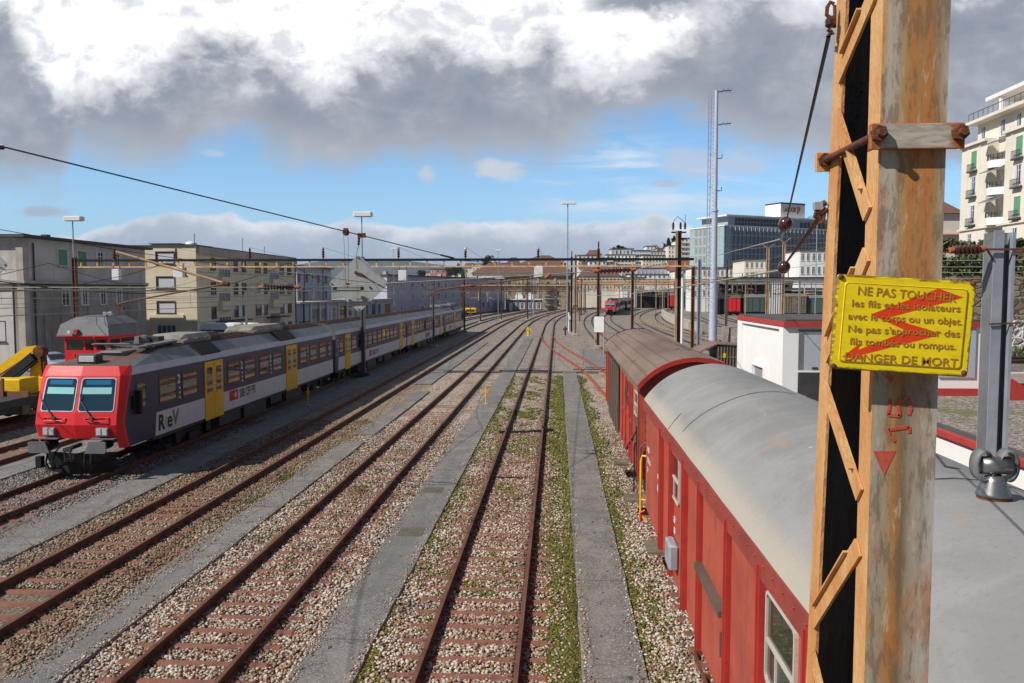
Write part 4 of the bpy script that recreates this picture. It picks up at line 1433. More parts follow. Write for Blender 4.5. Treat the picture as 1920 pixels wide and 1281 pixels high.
def van_window(t, y0, y1, z0, z1, x, frame='concrete', bar=True):
    """on the left side, which faces -x"""
    mb = MB()
    o, i = rrect(y0, y1, z0, z1, .07), rrect(y0 + .032, y1 - .032, z0 + .032, z1 - .032, .05)
    mb.loft([[(xx, p, q) for p, q in pts][::-1] for xx, pts in ((x, o), (x - .035, o), (x - .035, i), (x - .012, i))])
    if bar:
        zm = z0 + (z1 - z0) * .46
        mb.box(x - .033, x - .012, y0 + .04, y1 - .04, zm - .02, zm + .02)
        mb.box(x - .03, x - .012, (y0 + y1) / 2 + .1, (y0 + y1) / 2 + .13, z0 + .04, zm)
    w = mb.build('window', M[frame], t)
    g = MB()
    g.poly([(x - .013, p, q) for p, q in i][::-1])
    g.build('pane', M['van_glass'], w)


M['van_glass'] = glass('van_window_glass', (.03, .036, .03, 1), .05, 2.0)
# near van: grey sheet roof
V0, V1 = 1.0, 18.2
LV = V1 - V0
t = thing('goods_van', 'long red goods van with smooth grey arched roof, closest to the rusty mast', 'goods van', (XD + .0055 * V0, V0, 0), RZD, 'red goods vans')
HB = 1.49
mb = MB()
mb.box(-HB, HB, .12, LV - .12, 1.0, 3.24, 0)
pr = arch(HB, 3.24, 4.05)
mb.slab([(a, LV - .12, b) for a, b in pr], (0, -.05, 0), 0)
mb.build('body', [M['red']], t)
mb = MB()
for s in (-1, 1):
    mb.box(s * (HB + .035) - .033, s * (HB + .035) + .033, .06, LV - .06, 3.22, 3.45)
    for k in range(int(LV / .32)):
        yb_ = .2 + k * .32
        mb.lathe([(.014, 0), (.012, .012), (.004, .016)], (s * (HB + .068), yb_, 3.38), (s, 0, 0), 6)
mb.build('eave_strip', M['red_dark'], t)
mb = MB()
pts = arch(1.535, 3.452, 4.27, 20)
inner_ = arch(1.515, 3.425, 4.235, 20)
rings_ = []
for k in range(19):
    y_ = LV * k / 18
    wv = [(a, y_, b + .006 * math.sin(k * 2.1 + i * .9) + .004 * math.sin(k * .7 - i)) for i, (a, b) in enumerate(pts)]
    rings_.append(wv)
mb.loft(rings_, 0, closed=False)
mb.loft([[(a, y_, b) for a, b in inner_][::-1] for y_ in (0, LV)], 0, closed=False)
for y_, flip in ((0, False), (LV, True)):
    for i in range(20):
        q = [(pts[i][0], y_, pts[i][1] - .003), (pts[i + 1][0], y_, pts[i + 1][1] - .003), (inner_[i + 1][0], y_, inner_[i + 1][1]), (inner_[i][0], y_, inner_[i][1])]
        mb.poly(q if flip else q[::-1])
mb.f = [tuple(reversed(f)) if i < 18 * 20 else f for i, f in enumerate(mb.f)]
roof = mb.build('roof', M['grey_roof'], t, smooth=True)
mb = MB()
for yj, i0, i1 in ((12.05, 1, 12), (12.1, 13, 19), (13.1, 0, 2), (6.0, 3, 20)):
    seg = [(pts[i][0], yj + .05 * math.sin(i * .8), pts[i][1] + .011) for i in range(i0, i1 + 1)]
    mb.tube(seg, .006, 4)
mb.build('roof_seam', M['roof_dark'], roof)
yr = [PX(q, 1.88, r_) - V0 for q, r_ in ((1232, 790), (1251, 818), (1276, 853), (1305, 896), (1357, 965), (1419, 1047), (1508, 1173))] + [3.4, 1.9]
for yb_ in yr:
    mb = MB()
    mb.box(-HB - .075, -HB + .0, yb_ - .055, yb_ + .055, 1.02, 3.34)
    mb.box(-HB - .095, -HB - .075, yb_ - .02, yb_ + .02, 1.02, 3.34)
    mb.build('rib', M['red_deep'], t)
    mb = MB()
    mb.box(HB, HB + .075, yb_ - .055, yb_ + .055, 1.02, 3.34)
    mb.build('rib', M['red_deep'], t)
for a, b in zip(yr[3:5], yr[4:6]):
    mb = MB()
    mb.cbox(-HB - .022, -HB - .002, b + .09, a - .09, 1.06, 3.18, .008)
    mb.build('door', M['red'], t)
for a, b in zip(yr[3:5], yr[4:6]):
    mb = MB()
    q = b + .20
    mb.tube([(-HB - .022, q, 1.95), (-HB - .07, q, 1.95), (-HB - .07, q, 1.65), (-HB - .022, q, 1.65)], .014, 6)
    mb.build('door_handle', M['brown'], t)
mb = MB()
mb.box(-HB - .12, -HB - .09, yr[6] - .3, yr[3] - .1, .96, 1.02)
for k in range(8):
    q = yr[6] + (yr[3] - yr[6]) * k / 7 - .1
    mb.box(-HB - .11, -HB - .02, q - .02, q + .02, .90, 1.04)
mb.build('door_track', M['rust'], t)
mb = MB()
mb.box(-HB - .006, -HB - .002, 7.9, 8.3, 1.25, 1.55)
mb.build('label_plate', M['white'], t)
mb = MB()
mb.box(-HB - .13, -HB - .022, yr[4] + .06, yr[3] - .06, 2.17, 2.25)
mb.build('door_rail', M['brown'], t)
van_window(t, PX(1271, 1.96, 900) - V0, PX(1256, 1.96, 870) - V0, 2.40, 3.20, -HB)
van_window(t, PX(1497, 1.96, 1200) - V0, PX(1440, 1.96, 1150) - V0, 2.30, 3.16, -HB)
mb = MB()
mb.cbox(-HB - .16, -HB - .002, 11.9, 12.45, 1.35, 1.75, .03)
mb.build('lamp_box', M['galv'], t)
mb = MB()
mb.box(-HB - .006, -HB - .002, 11.2, 11.75, 1.15, 1.62)
mb.build('slate_panel', M['darkgrey'], t)
mb = MB()
for (yy_, zz_, tx_, sz_) in ((16.75, 2.35, '50 85', .16), (16.75, 2.12, '25 25 125', .15), (16.75, 1.9, 'Z4', .14), (14.9, 2.18, '18,0 t', .13), (14.9, 1.92, 'A  B', .22), (12.6, 1.98, 'REV', .15), (12.6, 1.8, '3.05', .15)):
    lettering(mb, tx_, (-HB - .003, yy_, zz_), (0, -1, 0), (0, 0, 1), sz_, 1.0, .001, .004)
mb.build('stencilled_lettering', M['white'], t)
mb = MB()
mb.tube([(-HB + .1, LV + .02, 2.12), (-HB - .06, LV + .1, 2.12), (-HB - .09, LV + .1, 2.0), (-HB - .09, LV + .1, .75), (-HB + .05, LV + .06, .62)], .025, 8)
mb.tube([(-HB - .09, LV + .1, 1.1), (-HB + .1, LV + .02, 1.1)], .02, 8)
mb.build('handrail', M['yellow'], t)
mb = MB()
mb.tube([(-HB + .5, LV + .9, 2.3), (-HB + .15, LV + .95, 2.3), (-HB - .02, LV + .95, 2.15), (-HB - .02, LV + .95, .8)], .026, 8)
mb.build('grab_rail', M['brown'], t)
mb = MB()
mb.box(-HB - .12, -HB + .35, LV - 1.75, LV - .9, .42, .47)
for q in (LV - 1.7, LV - .95):
    mb.box(-HB + .2, -HB + .25, q - .02, q + .02, .47, .9)
mb.build('footboard', M['wood'], t)
mb = MB()
mb.tube([(-HB - .03, LV - .3, .95), (-HB - .12, LV - .3, .9), (-HB - .12, LV - .3, .7)], .03)
mb.build('hook', M['ink_red'], t)
wagon_running_gear(t, LV)
# chimney on the roof
t = thing('roof_vent', 'steel chimney cowl with a curled band standing on the grey wagon roof', 'roof vent', P(1862, 952, 6.4), 0)
mb = MB()
mb.lathe([(.115, -.12), (.12, .0), (.125, .10)], (0, 0, 0), (.05, 0, 1), 20)
mb.build('pipe', M['rust'], t)
mb = MB()
mb.lathe([(.13, .10), (.125, .12), (.085, .22), (.075, .26)], (0, 0, 0), (0, 0, 1), 24)
mb.build('cone', M['steel'], t, smooth=True)
mb = MB()
mb.lathe([(.02, -.11), (.07, -.11), (.07, .11), (.02, .11)], (0, 0, .34), (1, 0, 0), 24)
mb.build('drum', M['steel'], t, smooth=True)
for s in (-1, 1):
    mb = MB()
    ring = []
    for k in range(25):
        a = math.pi * 2 * k / 24
        ring.append((.085 * s + .05 * math.cos(a) * 0 + .065 * math.cos(a), .105 * math.sin(a)))
    band = [[(p, -.05, .34 + q * 1.05) for p, q in ring], [(p * 1.12, -.05, .34 + q * 1.2) for p, q in ring], [(p * 1.12, .06, .34 + q * 1.2) for p, q in ring], [(p, .06, .34 + q * 1.05) for p, q in ring], [(p, -.05, .34 + q * 1.05) for p, q in ring]]
    mb.loft(band)
    mb.build('cowl_ring', M['midgrey'], t, smooth=True)

# far van: brown ribbed roof
B0, B1 = 20.35, 36.4
LB = B1 - B0
t = thing('goods_van', 'red goods van with brown ribbed arched roof, coupled behind the grey-roofed one', 'goods van', (XD + .0055 * B0, B0, 0), RZD, 'red goods vans')
HB2 = 1.38
mb = MB()
mb.box(-HB2, HB2, .35, LB - .3, 1.0, 3.42, 0)
pr = arch(HB2, 3.42, 4.06)
mb.slab([(a, .35, b) for a, b in pr][::-1], (0, .05, 0), 0)
mb.slab([(a, LB - .3, b) for a, b in pr], (0, -.05, 0), 0)
mb.build('body', M['red'], t)
pts = arch(1.47, 3.50, 4.22, 20)
inner_ = arch(1.44, 3.44, 4.165, 20)
mb = MB()
for i in range(20):
    (xa, za), (xb, zb) = pts[i], pts[i + 1]
    mb.quad((xa, .10, za), (xb, .10, zb), (xb, LB, zb), (xa, LB, za))
    (xa, za), (xb, zb) = inner_[i], inner_[i + 1]
    mb.quad((xb, .10, zb), (xa, .10, za), (xa, LB, za), (xb, LB, zb))
for i in range(2, 20, 2):
    mb.box(pts[i][0] - .022, pts[i][0] + .022, .1, LB, pts[i][1] - .02, pts[i][1] + .022)
for s in (-1, 1):
    mb.box(s * 1.44 - .03, s * 1.44 + .03, .1, LB, 3.34, 3.50)
mb.tube([(-1.2, .6, 3.80), (-1.28, LB * .75, 3.74)], .01, 4)
rf_ = mb.build('roof', M['brown_roof'], t)
mb = MB()
for i in range(20):
    q = [(pts[i][0] * 1.01, y_, pts[i][1] + .012) for y_ in (.0,)] + [(pts[i + 1][0] * 1.01, .0, pts[i + 1][1] + .012)] + [(inner_[i + 1][0], .0, inner_[i + 1][1] - .05), (inner_[i][0], .0, inner_[i][1] - .05)]
    mb.slab(q, (0, .10, 0))
mb.build('roof_fascia', M['red_deep'], rf_)
mb = MB()
for i in range(20):
    q = [(inner_[i][0], LB + .002, inner_[i][1]), (inner_[i + 1][0], LB + .002, inner_[i + 1][1]), (pts[i + 1][0], LB + .002, pts[i + 1][1] + .03), (pts[i][0], LB + .002, pts[i][1] + .03)]
    mb.slab(q, (0, .05, 0))
mb.build('roof_fascia', M['black'], rf_)
XF = 2.12
dy = lambda q: PX(q, XF, 750) - B0
mb = MB()
mb.cbox(-HB2 - .10, -HB2 - .03, dy(1158.5), dy(1141), .98, 3.34, .01)
for k in range(5):
    q = dy(1158.5) + (dy(1141) - dy(1158.5)) * (k + .5) / 5
    mb.box(-HB2 - .125, -HB2 - .10, q - .05, q + .05, 1.0, 3.3)
mb.build('sliding_door', M['brown'], t)
mb = MB()
mb.box(-HB2 - .12, -HB2 - .0, dy(1163), dy(1139), 3.345, 3.42)
mb.build('door_rail', M['black'], t)
for q in (.42, 2.4, 3.1, 4.6, 5.9, 13.0, 14.2, 15.4):
    mb = MB()
    mb.box(-HB2 - .05, -HB2, q - .05, q + .05, 1.0, 3.40)
    mb.build('rib', M['red_deep'], t)
mb = MB()
mb.bar((-HB2 - .03, .9, 2.2), (-HB2 - .03, 4.4, 1.02), .06, .06)
mb.bar((-HB2 - .03, 2.4, 2.15), (-HB2 - .03, 5.9, 2.15), .05, .07)
mb.build('brace', M['red_deep'], t)
van_window(t, .75, 1.7, 2.55, 3.2, -HB2)
mb = MB()
mb.cbox(-HB2 - .03, -HB2 - .002, .72, 1.75, 1.55, 2.5, .01)
mb.tube([(-HB2 - .035, .8, 1.65), (-HB2 - .035, 1.6, 2.3)], .012, 4)
mb.build('slate_panel', M['brown'], t)
van_window(t, 3.4, 4.3, 2.4, 3.2, -HB2, 'brown')
mb = MB()
mb.box(-.62, .62, .32, .347, 1.05, 3.05)
for k in range(9):
    mb.lathe([(.02, 0), (.02, .02)], (-1.25, .35, 1.1 + k * .24), (0, -1, 0), 6)
mb.tube([(-1.05, .34, 1.0), (-1.05, .34, 3.15), (.9, .34, 3.15)], .012, 4)
mb.build('end_door', M['red'], t)
mb = MB()
mb.tube([(-HB2 - .06, .6, 2.35), (-HB2 - .06, .6, .9)], .015, 6)
mb.tube([(-HB2 - .12, .2, 2.0), (-HB2 - .15, .2, 1.9), (-HB2 - .15, .2, .7)], .02, 6)
mb.build('handrail', M['black'], t)
mb = MB()
mb.box(-HB2 - .35, -HB2 + .1, 4.7, 5.5, .40, .46)
mb.box(-HB2 - .35, -HB2 + .1, .3, 1.0, .40, .46)
mb.build('footboard', M['wood'], t)
mb = MB()
mb.box(-.08, .08, -.6, .3, .98, 1.14)
mb.lathe([(.03, 0), (.06, .05), (.06, .5), (.03, .55)], (.3, -.5, .98), (0, 0, -1), 8)
mb.build('coupling', M['black'], t)
wagon_running_gear(t, LB)
# ------------------------------------------------------------------ rusty lattice mast close to the camera
m, n = new_mat('mast_web_paint')
t_ = n.n('ShaderNodeTexCoord').outputs['Object']
s3 = n.n('ShaderNodeSeparateXYZ', Vector=t_)
wob = n.noise(n.mapping(t_, (14, 14, 2.2)), 1.0, 6, .65).outputs[0]
fine = n.noise(n.mapping(t_, (60, 60, 14)), 1.0, 5, .7).outputs[0]
blotch = n.noise(n.mapping(t_, (9, 9, 3.2), (3, 1, 7)), 1.0, 5, .6).outputs[0]
xx = n.m('ADD', n.m('DIVIDE', s3.outputs[0], .14), n.m('MULTIPLY', n.m('SUBTRACT', wob, .5), .34))
band = n.ramp(xx, [(0.0, S(196, 150, 96)), (.07, S(178, 168, 156)), (.22, S(176, 166, 150)), (.32, S(172, 140, 96)), (.45, S(180, 120, 66)), (.62, S(170, 122, 72)), (.78, S(182, 116, 62)), (.9, S(160, 134, 98)), (1.0, S(176, 166, 154))])
lowb = n.ramp(xx, [(0.0, S(176, 154, 122)), (.12, S(150, 144, 132)), (.26, S(162, 140, 104)), (.38, S(172, 116, 62)), (.5, S(112, 100, 78)), (.62, S(150, 140, 122)), (.78, S(168, 160, 148)), (1.0, S(176, 172, 164))])  # low part: rust and grey, with rounded-looking shading drawn in as bands
hz = n.m('SUBTRACT', 1.0, n.ss(s3.outputs[2], 5.45, 6.0))
c = n.mix(n.m('MULTIPLY', hz, .9), band, lowb)
c = n.mix(n.m('MULTIPLY', n.ss(blotch, .48, .62), .6), c, S(182, 108, 52))
spk = n.noise(n.mapping(t_, (38, 38, 9), (9, 2, 4)), 1.0, 6, .72).outputs[0]
c = n.mix(n.m('MULTIPLY', n.ss(spk, .50, .58), .6), c, S(112, 92, 66))
c = n.mix(n.m('MULTIPLY', n.ss(spk, .40, .46), -1.0), c, c)
c = n.mix(n.m('MULTIPLY', n.m('SUBTRACT', 1.0, n.ss(spk, .36, .43)), .55), c, S(196, 180, 150))
c = n.mix(n.m('MULTIPLY', n.ss(wob, .53, .68), .5), c, S(120, 108, 88))
c = n.mix(n.m('MULTIPLY', n.ss(fine, .54, .7), .45), c, S(98, 76, 54))
bp = n.n('ShaderNodeBump', Strength=0.25, Distance=0.004, Height=fine)
b = n.n('ShaderNodeBsdfPrincipled', Base__Color=c, Roughness=0.72, Normal=bp.outputs[0])
n.n('ShaderNodeOutputMaterial', Surface=b)
M['web'] = m

MX, MY, MW = P(1641, 547, 1.815).x, 1.815, .1425
mast = thing('catenary_mast', 'rusty orange lattice mast of two steel channels close to the camera', 'mast', (MX, MY, 0))
FARY = lambda z: (2.117 + (6.56 - z) * .064) - MY


def channel(name, yfun, direction, mats):
    """web across x, flanges towards +y or -y"""
    mb = MB()
    tw, tf, fl = .0085, .011, .068
    d = direction
    prof = [(0, 0), (MW, 0), (MW, fl), (MW - tf * .7, fl), (MW - tf, tw + .006), (MW - tf - .006, tw), (tf + .006, tw), (tf, tw + .006), (tf * .7, fl), (0, fl)]
    rings = [[(a, yfun(z) + d * b_, z) for a, b_ in (prof if d > 0 else prof[::-1])] for z in (0, 3, 5, 6, 9)]
    mb.loft(rings, 0, True, True)
    for i, f in enumerate(mb.f):
        vs = [mb.v[k] for k in f]
        xs_ = [v[0] for v in vs]
        ysr = [abs(v[1] - yfun(v[2])) for v in vs]
        if max(ysr) < 1e-6:
            mb.mi[i] = 1                       # outer face of the web
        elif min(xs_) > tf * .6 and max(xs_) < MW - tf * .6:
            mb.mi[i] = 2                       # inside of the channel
    return mb.build(name, mats, mast)


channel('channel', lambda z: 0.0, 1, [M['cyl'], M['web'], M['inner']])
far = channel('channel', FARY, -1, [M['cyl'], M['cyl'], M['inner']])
stg = [('f', 7.04, 'n', 6.83), ('n', 6.565, 'f', 6.435), ('f', 6.344, 'n', 6.075), ('n', 5.985, 'f', 5.73), ('f', 5.653, 'n', 5.43), ('n', 5.307, 'f', 5.0), ('f', 4.915, 'n', 4.66), ('n', 4.57, 'f', 4.28),
       ('f', 4.2, 'n', 3.9), ('n', 3.8, 'f', 3.5), ('f', 3.4, 'n', 3.1), ('n', 3.0, 'f', 2.7)]
for side in (0, 1):
    for a, za, b_, zb in stg:
        ya_ = .045 if a == 'n' else FARY(za) - .05
        yb_ = .045 if b_ == 'n' else FARY(zb) - .05
        mb = MB()
        x0 = -.0045 if side == 0 else MW + .0045
        d = Vector((0, yb_ - ya_, zb - za)).normalized()
        A, B = Vector((x0, ya_, za)), Vector((x0, yb_, zb))
        mb.bar(A, B, .044, .007, (1, 0, 0))
        nrm = Vector((0, -d.z, d.y)) if (za - zb) * (yb_ - ya_) > 0 else Vector((0, d.z, -d.y))
        sgn = 1 if side else -1
        mb.bar(A + d * .06 + nrm * .0195 + Vector((sgn * .009, 0, 0)), B - d * .06 + nrm * .0195 + Vector((sgn * .009, 0, 0)), .005, .011, (1, 0, 0))
        mb.build('lattice_bar', M['cyl'], mast)
# rolled mark on the tarred inside
mb = MB()
yw = lambda z: FARY(z) - .0088
lettering(mb, 'PN-160', (.075, yw(6.36) - .001, 6.30), (0, -.064, 1), (-1, 0, 0), .045, 1.0, .0006)
mb.build('lettering', mat('worn_black_mark', (.03, .032, .036, 1), .5), mast)
# clamp: two plates, two long bolts
cz = 6.237
m, n = new_mat('clamp_plate_paint')
t_ = n.n('ShaderNodeTexCoord').outputs['Object']
s3 = n.n('ShaderNodeSeparateXYZ', Vector=t_)
e = n.m('ABSOLUTE', n.m('SUBTRACT', s3.outputs[0], MW / 2))
nz = n.noise(t_, 60, 5, .65).outputs[0]
rst = n.ss(n.m('ADD', n.m('DIVIDE', e, .1), n.m('MULTIPLY', n.m('SUBTRACT', nz, .5), .5)), .62, .85)
ez = n.ss(n.m('ADD', n.m('DIVIDE', n.m('ABSOLUTE', n.m('SUBTRACT', s3.outputs[2], cz)), .028), n.m('MULTIPLY', n.m('SUBTRACT', nz, .5), .3)), .78, 1.0)
c = n.mix(n.m('MAXIMUM', rst, ez), n.mix(n.ss(n.noise(n.mapping(t_, (20, 20, 160)), 1, 4, .6).outputs[0], .4, .65), S(184, 176, 160), S(150, 144, 132)), n.mix(nz, S(120, 62, 34), S(176, 104, 48)))
b = n.n('ShaderNodeBsdfPrincipled', Base__Color=c, Roughness=0.65)
n.n('ShaderNodeOutputMaterial', Surface=b)
M['clampp'] = m
fyb = FARY(cz)
mb = MB()
mb.cbox(-.028, MW + .030, -.022, -.008, cz - .0275, cz + .0275, .003)
pl = mb.build('clamp_plate', M['clampp'], mast)
mb = MB()
mb.cbox(-.034, MW + .034, fyb + .002, fyb + .014, cz - .024, cz + .026, .003)
mb.build('clamp_plate', M['cyl'], mast)
for bx in (-.0125, MW + .0155):
    mb = MB()
    mb.tube([(bx, -.050, cz + .004), (bx, fyb + .03, cz + .004)], .0085, 12)
    bo = mb.build('bolt', M['rust'], mast)
    for yn in (-.0225, fyb + .0015):
        w = MB()
        w.lathe([(.0175, 0), (.0175, .014)], (bx, yn, cz + .004), (0, -1, 0), 6)
        w.build('nut', M['rust'], bo)
# painted number on the web, read from below upwards, with a pointer
mb = MB()
zc = lambda py: P(1680, py, MY).z
xc = lambda px: P(px, 800, MY).x - MX
w_ = .0009
strokes = [  # five
    [(1668, 748), (1664, 778)], [(1664, 778), (1686, 780)], [(1686, 780), (1682, 758), (1690, 746), (1702, 748), (1707, 764), (1703, 778)],
    [(1666, 806), (1704, 800), (1705, 812)], [(1664, 802), (1668, 818), (1678, 828)]]
for st_ in strokes:
    pts = [(xc(a), -w_, zc(b_)) for a, b_ in st_]
    for p_, q_ in zip(pts, pts[1:]):
        mb.bar(p_, q_, .0072, .0012, (0, 1, 0))
mb.slab([(xc(1638), -w_, zc(846)), (xc(1681), -w_, zc(846)), (xc(1660), -w_, zc(892))][::-1], (0, .0006, 0))
mb.slab([(xc(1652), -w_, zc(704)), (xc(1676), -w_, zc(706)), (xc(1668), -w_, zc(718))][::-1], (0, .0006, 0))
mb.build('painted_lettering', mat('faded_red_paint', S(196, 66, 52), .7, 0, .35, 60, S(176, 104, 84)), mast)

# ------------------------------------------------------------------ enamel warning sign
TL, TR_, BL = P(1567.8, 513.5, 1.772), P(1827.8, 528.7, 1.772), P(1554.5, 690.8, 1.772)
xd, yd = (TR_ - TL).normalized(), (TL - BL).normalized()
zd = xd.cross(yd).normalized()
yd = zd.cross(xd)
sw_, sh_ = (TR_ - TL).length, (TL - BL).length
O = BL
m, n = new_mat('yellow_enamel')
t_ = n.n('ShaderNodeTexCoord').outputs['Object']
s3 = n.n('ShaderNodeSeparateXYZ', Vector=t_)
u_, v_ = n.m('DIVIDE', s3.outputs[0], sw_), n.m('DIVIDE', s3.outputs[1], sh_)
eu = n.m('MINIMUM', u_, n.m('SUBTRACT', 1.0, u_))
ev = n.m('MULTIPLY', n.m('MINIMUM', v_, n.m('SUBTRACT', 1.0, v_)), .7)
ed = n.m('MINIMUM', eu, ev)
nz = n.noise(n.mapping(t_, (18, 60, 18)), 1.0, 5, .65).outputs[0]
nf = n.noise(t_, 160, 4, .7).outputs[0]
chip = n.m('SUBTRACT', 1.0, n.ss(n.m('ADD', ed, n.m('MULTIPLY', n.m('SUBTRACT', nz, .56), .10)), -.004, .016))
c = n.mix(n.ss(nz, .4, .7), S(240, 214, 14), S(226, 196, 12))
c = n.mix(n.m('MULTIPLY', chip, .9), c, n.mix(nf, S(52, 34, 18), S(146, 108, 20)))
c = n.mix(n.m('MULTIPLY', n.ss(nf, .6, .72), .35), c, S(150, 118, 20))
bp = n.n('ShaderNodeBump', Strength=.15, Distance=.002, Height=nz)
b = n.n('ShaderNodeBsdfPrincipled', Base__Color=c, Roughness=0.38, Normal=bp.outputs[0])
b.inputs['Coat Weight'].default_value = .25
n.n('ShaderNodeOutputMaterial', Surface=b)
M['enamel'] = m
sign = bpy.data.objects.new('warning_sign', None)
COL.objects.link(sign)
sign.matrix_world = basis(O, xd, yd, zd)
tag(sign, 'yellow enamel warning sign with red lightning arrow, bolted aslant to the rusty mast', 'warning sign')


def plate(x0, x1, y0, y1, z, r, nn=4):
    return [(p, q, z) for p, q in rrect(x0, x1, y0, y1, r, nn)]


mb = MB()
mb.loft([plate(0, sw_, 0, sh_, -.004, .008), plate(0, sw_, 0, sh_, .002, .008), plate(.003, sw_ - .003, .003, sh_ - .003, .0045, .007), plate(.0165, sw_ - .0165, .0165, sh_ - .0165, .0045, .006),
         plate(.019, sw_ - .019, .019, sh_ - .019, .0065, .006)], 0, True, True)
mb.build('plate', M['enamel'], sign)
M['letter_brown'] = mat('brown_enamel_lettering', S(168, 112, 44), .5, 0, .3, 120, S(188, 136, 48))
mb = MB()
o, i = plate(.0175, sw_ - .0175, .0175, sh_ - .0175, .0066, .008), plate(.0195, sw_ - .0195, .0195, sh_ - .0195, .0066, .0065)
mb.loft([o, i])
mb.build('border_line', M['letter_brown'], sign)
B_ = BL
inv = sign.matrix_world.inverted()


def sp2(px, py, z=.0066):
    """a point on the sign's face from the photo"""
    d = ray(px, py)
    o_ = Vector((0, 0, CAMZ))
    k = (O - o_).dot(zd) / d.dot(zd)
    q = inv @ (o_ + d * k)
    return (q.x, q.y, z)


mb = MB()
mb.lathe([(.0028, 0), (.0026, .0012)], Vector(sp2(1755, 623, .0062)), (0, 0, 1), 10)
mb.build('bolt_hole', M['inner'], sign)
bolt_pts = [(1804, 558), (1770, 541), (1630, 589), (1689, 618), (1650, 652), (1612, 661), (1601, 656), (1617, 639), (1578, 668), (1620, 673), (1617, 664), (1754, 623), (1680, 593.5)]
arrow = [[(1804, 558), (1757, 541), (1630, 589.6), (1656, 597.5)], [(1630, 589.6), (1662, 595), (1753, 622.5), (1699, 621)],
         [(1753, 622.5), (1751, 630), (1613.5, 665), (1606, 656), (1699, 620.5)], [(1577, 669), (1616, 639), (1606, 656)], [(1577, 669), (1606, 656), (1613.5, 665), (1621, 675)]]
mb = MB()
for tr3 in arrow:
    pp = [Vector(sp2(*q, .0068)) for q in tr3]
    if (pp[1] - pp[0]).cross(pp[2] - pp[0]).z < 0:
        pp = pp[::-1]
    mb.poly(pp)
mb.build('lightning_arrow', mat('sign_arrow_red', S(226, 66, 26), .4, 0, .1, 40), sign)
LINES = [('NE PAS TOUCHER', (1604, 552), (1789, 567), 1), ('les fils et les isolateurs', (1593.5, 574), (1797, 585), 0), ('avec le corps ou un objet.', (1587, 598), (1800, 609), 0),
         ("Ne pas s'approcher des", (1586, 622), (1796, 632), 1), ('fils tombés ou rompus.', (1590, 645), (1788.5, 655.5), 0), ('DANGER DE MORT', (1580, 674.5), (1792, 687), 2)]
for txt, a, b_, kind_ in LINES:
    mb = MB()
    A, Bq = Vector(sp2(*a)), Vector(sp2(*b_))
    size = {0: .0212, 1: .0218, 2: .0246}[kind_] if txt != 'NE PAS TOUCHER' else .0262
    vs, fs = text_geo(txt, size, 1.0, .0003, .0002)
    wdt = max(v.x for v in vs)
    sx_ = (Bq - A).length / wdt
    X_ = (Bq - A).normalized()
    Y_ = Vector((-X_.y, X_.x, 0))
    if txt == 'DANGER DE MORT':      # outlined capitals
        lo_vs = vs
    mb.add([A + X_ * (v.x * sx_) + Y_ * v.y + Vector((0, 0, .0009 + v.z)) for v in vs], fs)
    mb.build('lettering', M['letter_brown'], sign)
for q in ((1575.5, 519.5), (1822, 531.5), (1561, 686), (1805, 699)):
    mb = MB()
    c_ = Vector(sp2(*q, .004))
    mb.lathe([(.0062, 0), (.0058, .003), (.003, .005), (.0005, .0055)], c_, (0, 0, 1), 12)
    mb.build('rivet', M['rust'], sign)

# ------------------------------------------------------------------ wires, insulators and fittings
def on_line(A, B, px):
    """the point of the segment A-B seen at column px"""
    lo, hi = 0.0, 1.0
    f = lambda k: (A.lerp(B, k).x - (px - 1045) / FPX * A.lerp(B, k).y)
    s0 = f(0.0)
    for _ in range(50):
        mid_ = (lo + hi) / 2
        if f(mid_) * s0 > 0:
            lo = mid_
        else:
            hi = mid_
    return A.lerp(B, lo)


def sag(A, B, d, k=10):
    A, B = Vector(A), Vector(B)
    return [A.lerp(B, i / k) - Vector((0, 0, d * 4 * (i / k) * (1 - i / k))) for i in range(k + 1)]


def wire(label, pts, r, matn='wire', group='overhead wires', name='overhead_wire', cat='wire'):
    mb = MB()
    mb.tube(pts, r, 5)
    o = Vector(pts[0])
    return tag(mb.build(name, M[matn], off=o), label, cat, group)


def insulator(label, A, B, nd=10, rd=.075, group='brown disc insulators', caps='orange'):
    """a string of ceramic discs from A to B"""
    A, B = Vector(A), Vector(B)
    ax = (B - A)
    L = ax.length
    ax.normalize()
    t = thing('insulator', label, 'insulator', A, 0, group)
    mb = MB()
    pr_ = [(rd * .35, L * .14)]
    for k in range(nd):
        z0 = L * (.15 + .7 * k / nd)
        dz = L * .7 / nd
        pr_ += [(rd * .42, z0), (rd, z0 + dz * .35), (rd * .95, z0 + dz * .55), (rd * .45, z0 + dz * .75)]
    pr_.append((rd * .35, L * .86))
    mb.lathe(pr_, (0, 0, 0), ax, 12)
    mb.build('ceramic_disc_string', M['ceramic'], t)
    for a, b_ in ((0, .15), (.85, 1.0)):
        mb = MB()
        mb.lathe([(rd * .2, L * a), (rd * .62, L * (a + .02)), (rd * .62, L * (b_ - .02)), (rd * .2, L * b_)], (0, 0, 0), ax, 10)
        mb.build('end_cap', M[caps], t)
    return t


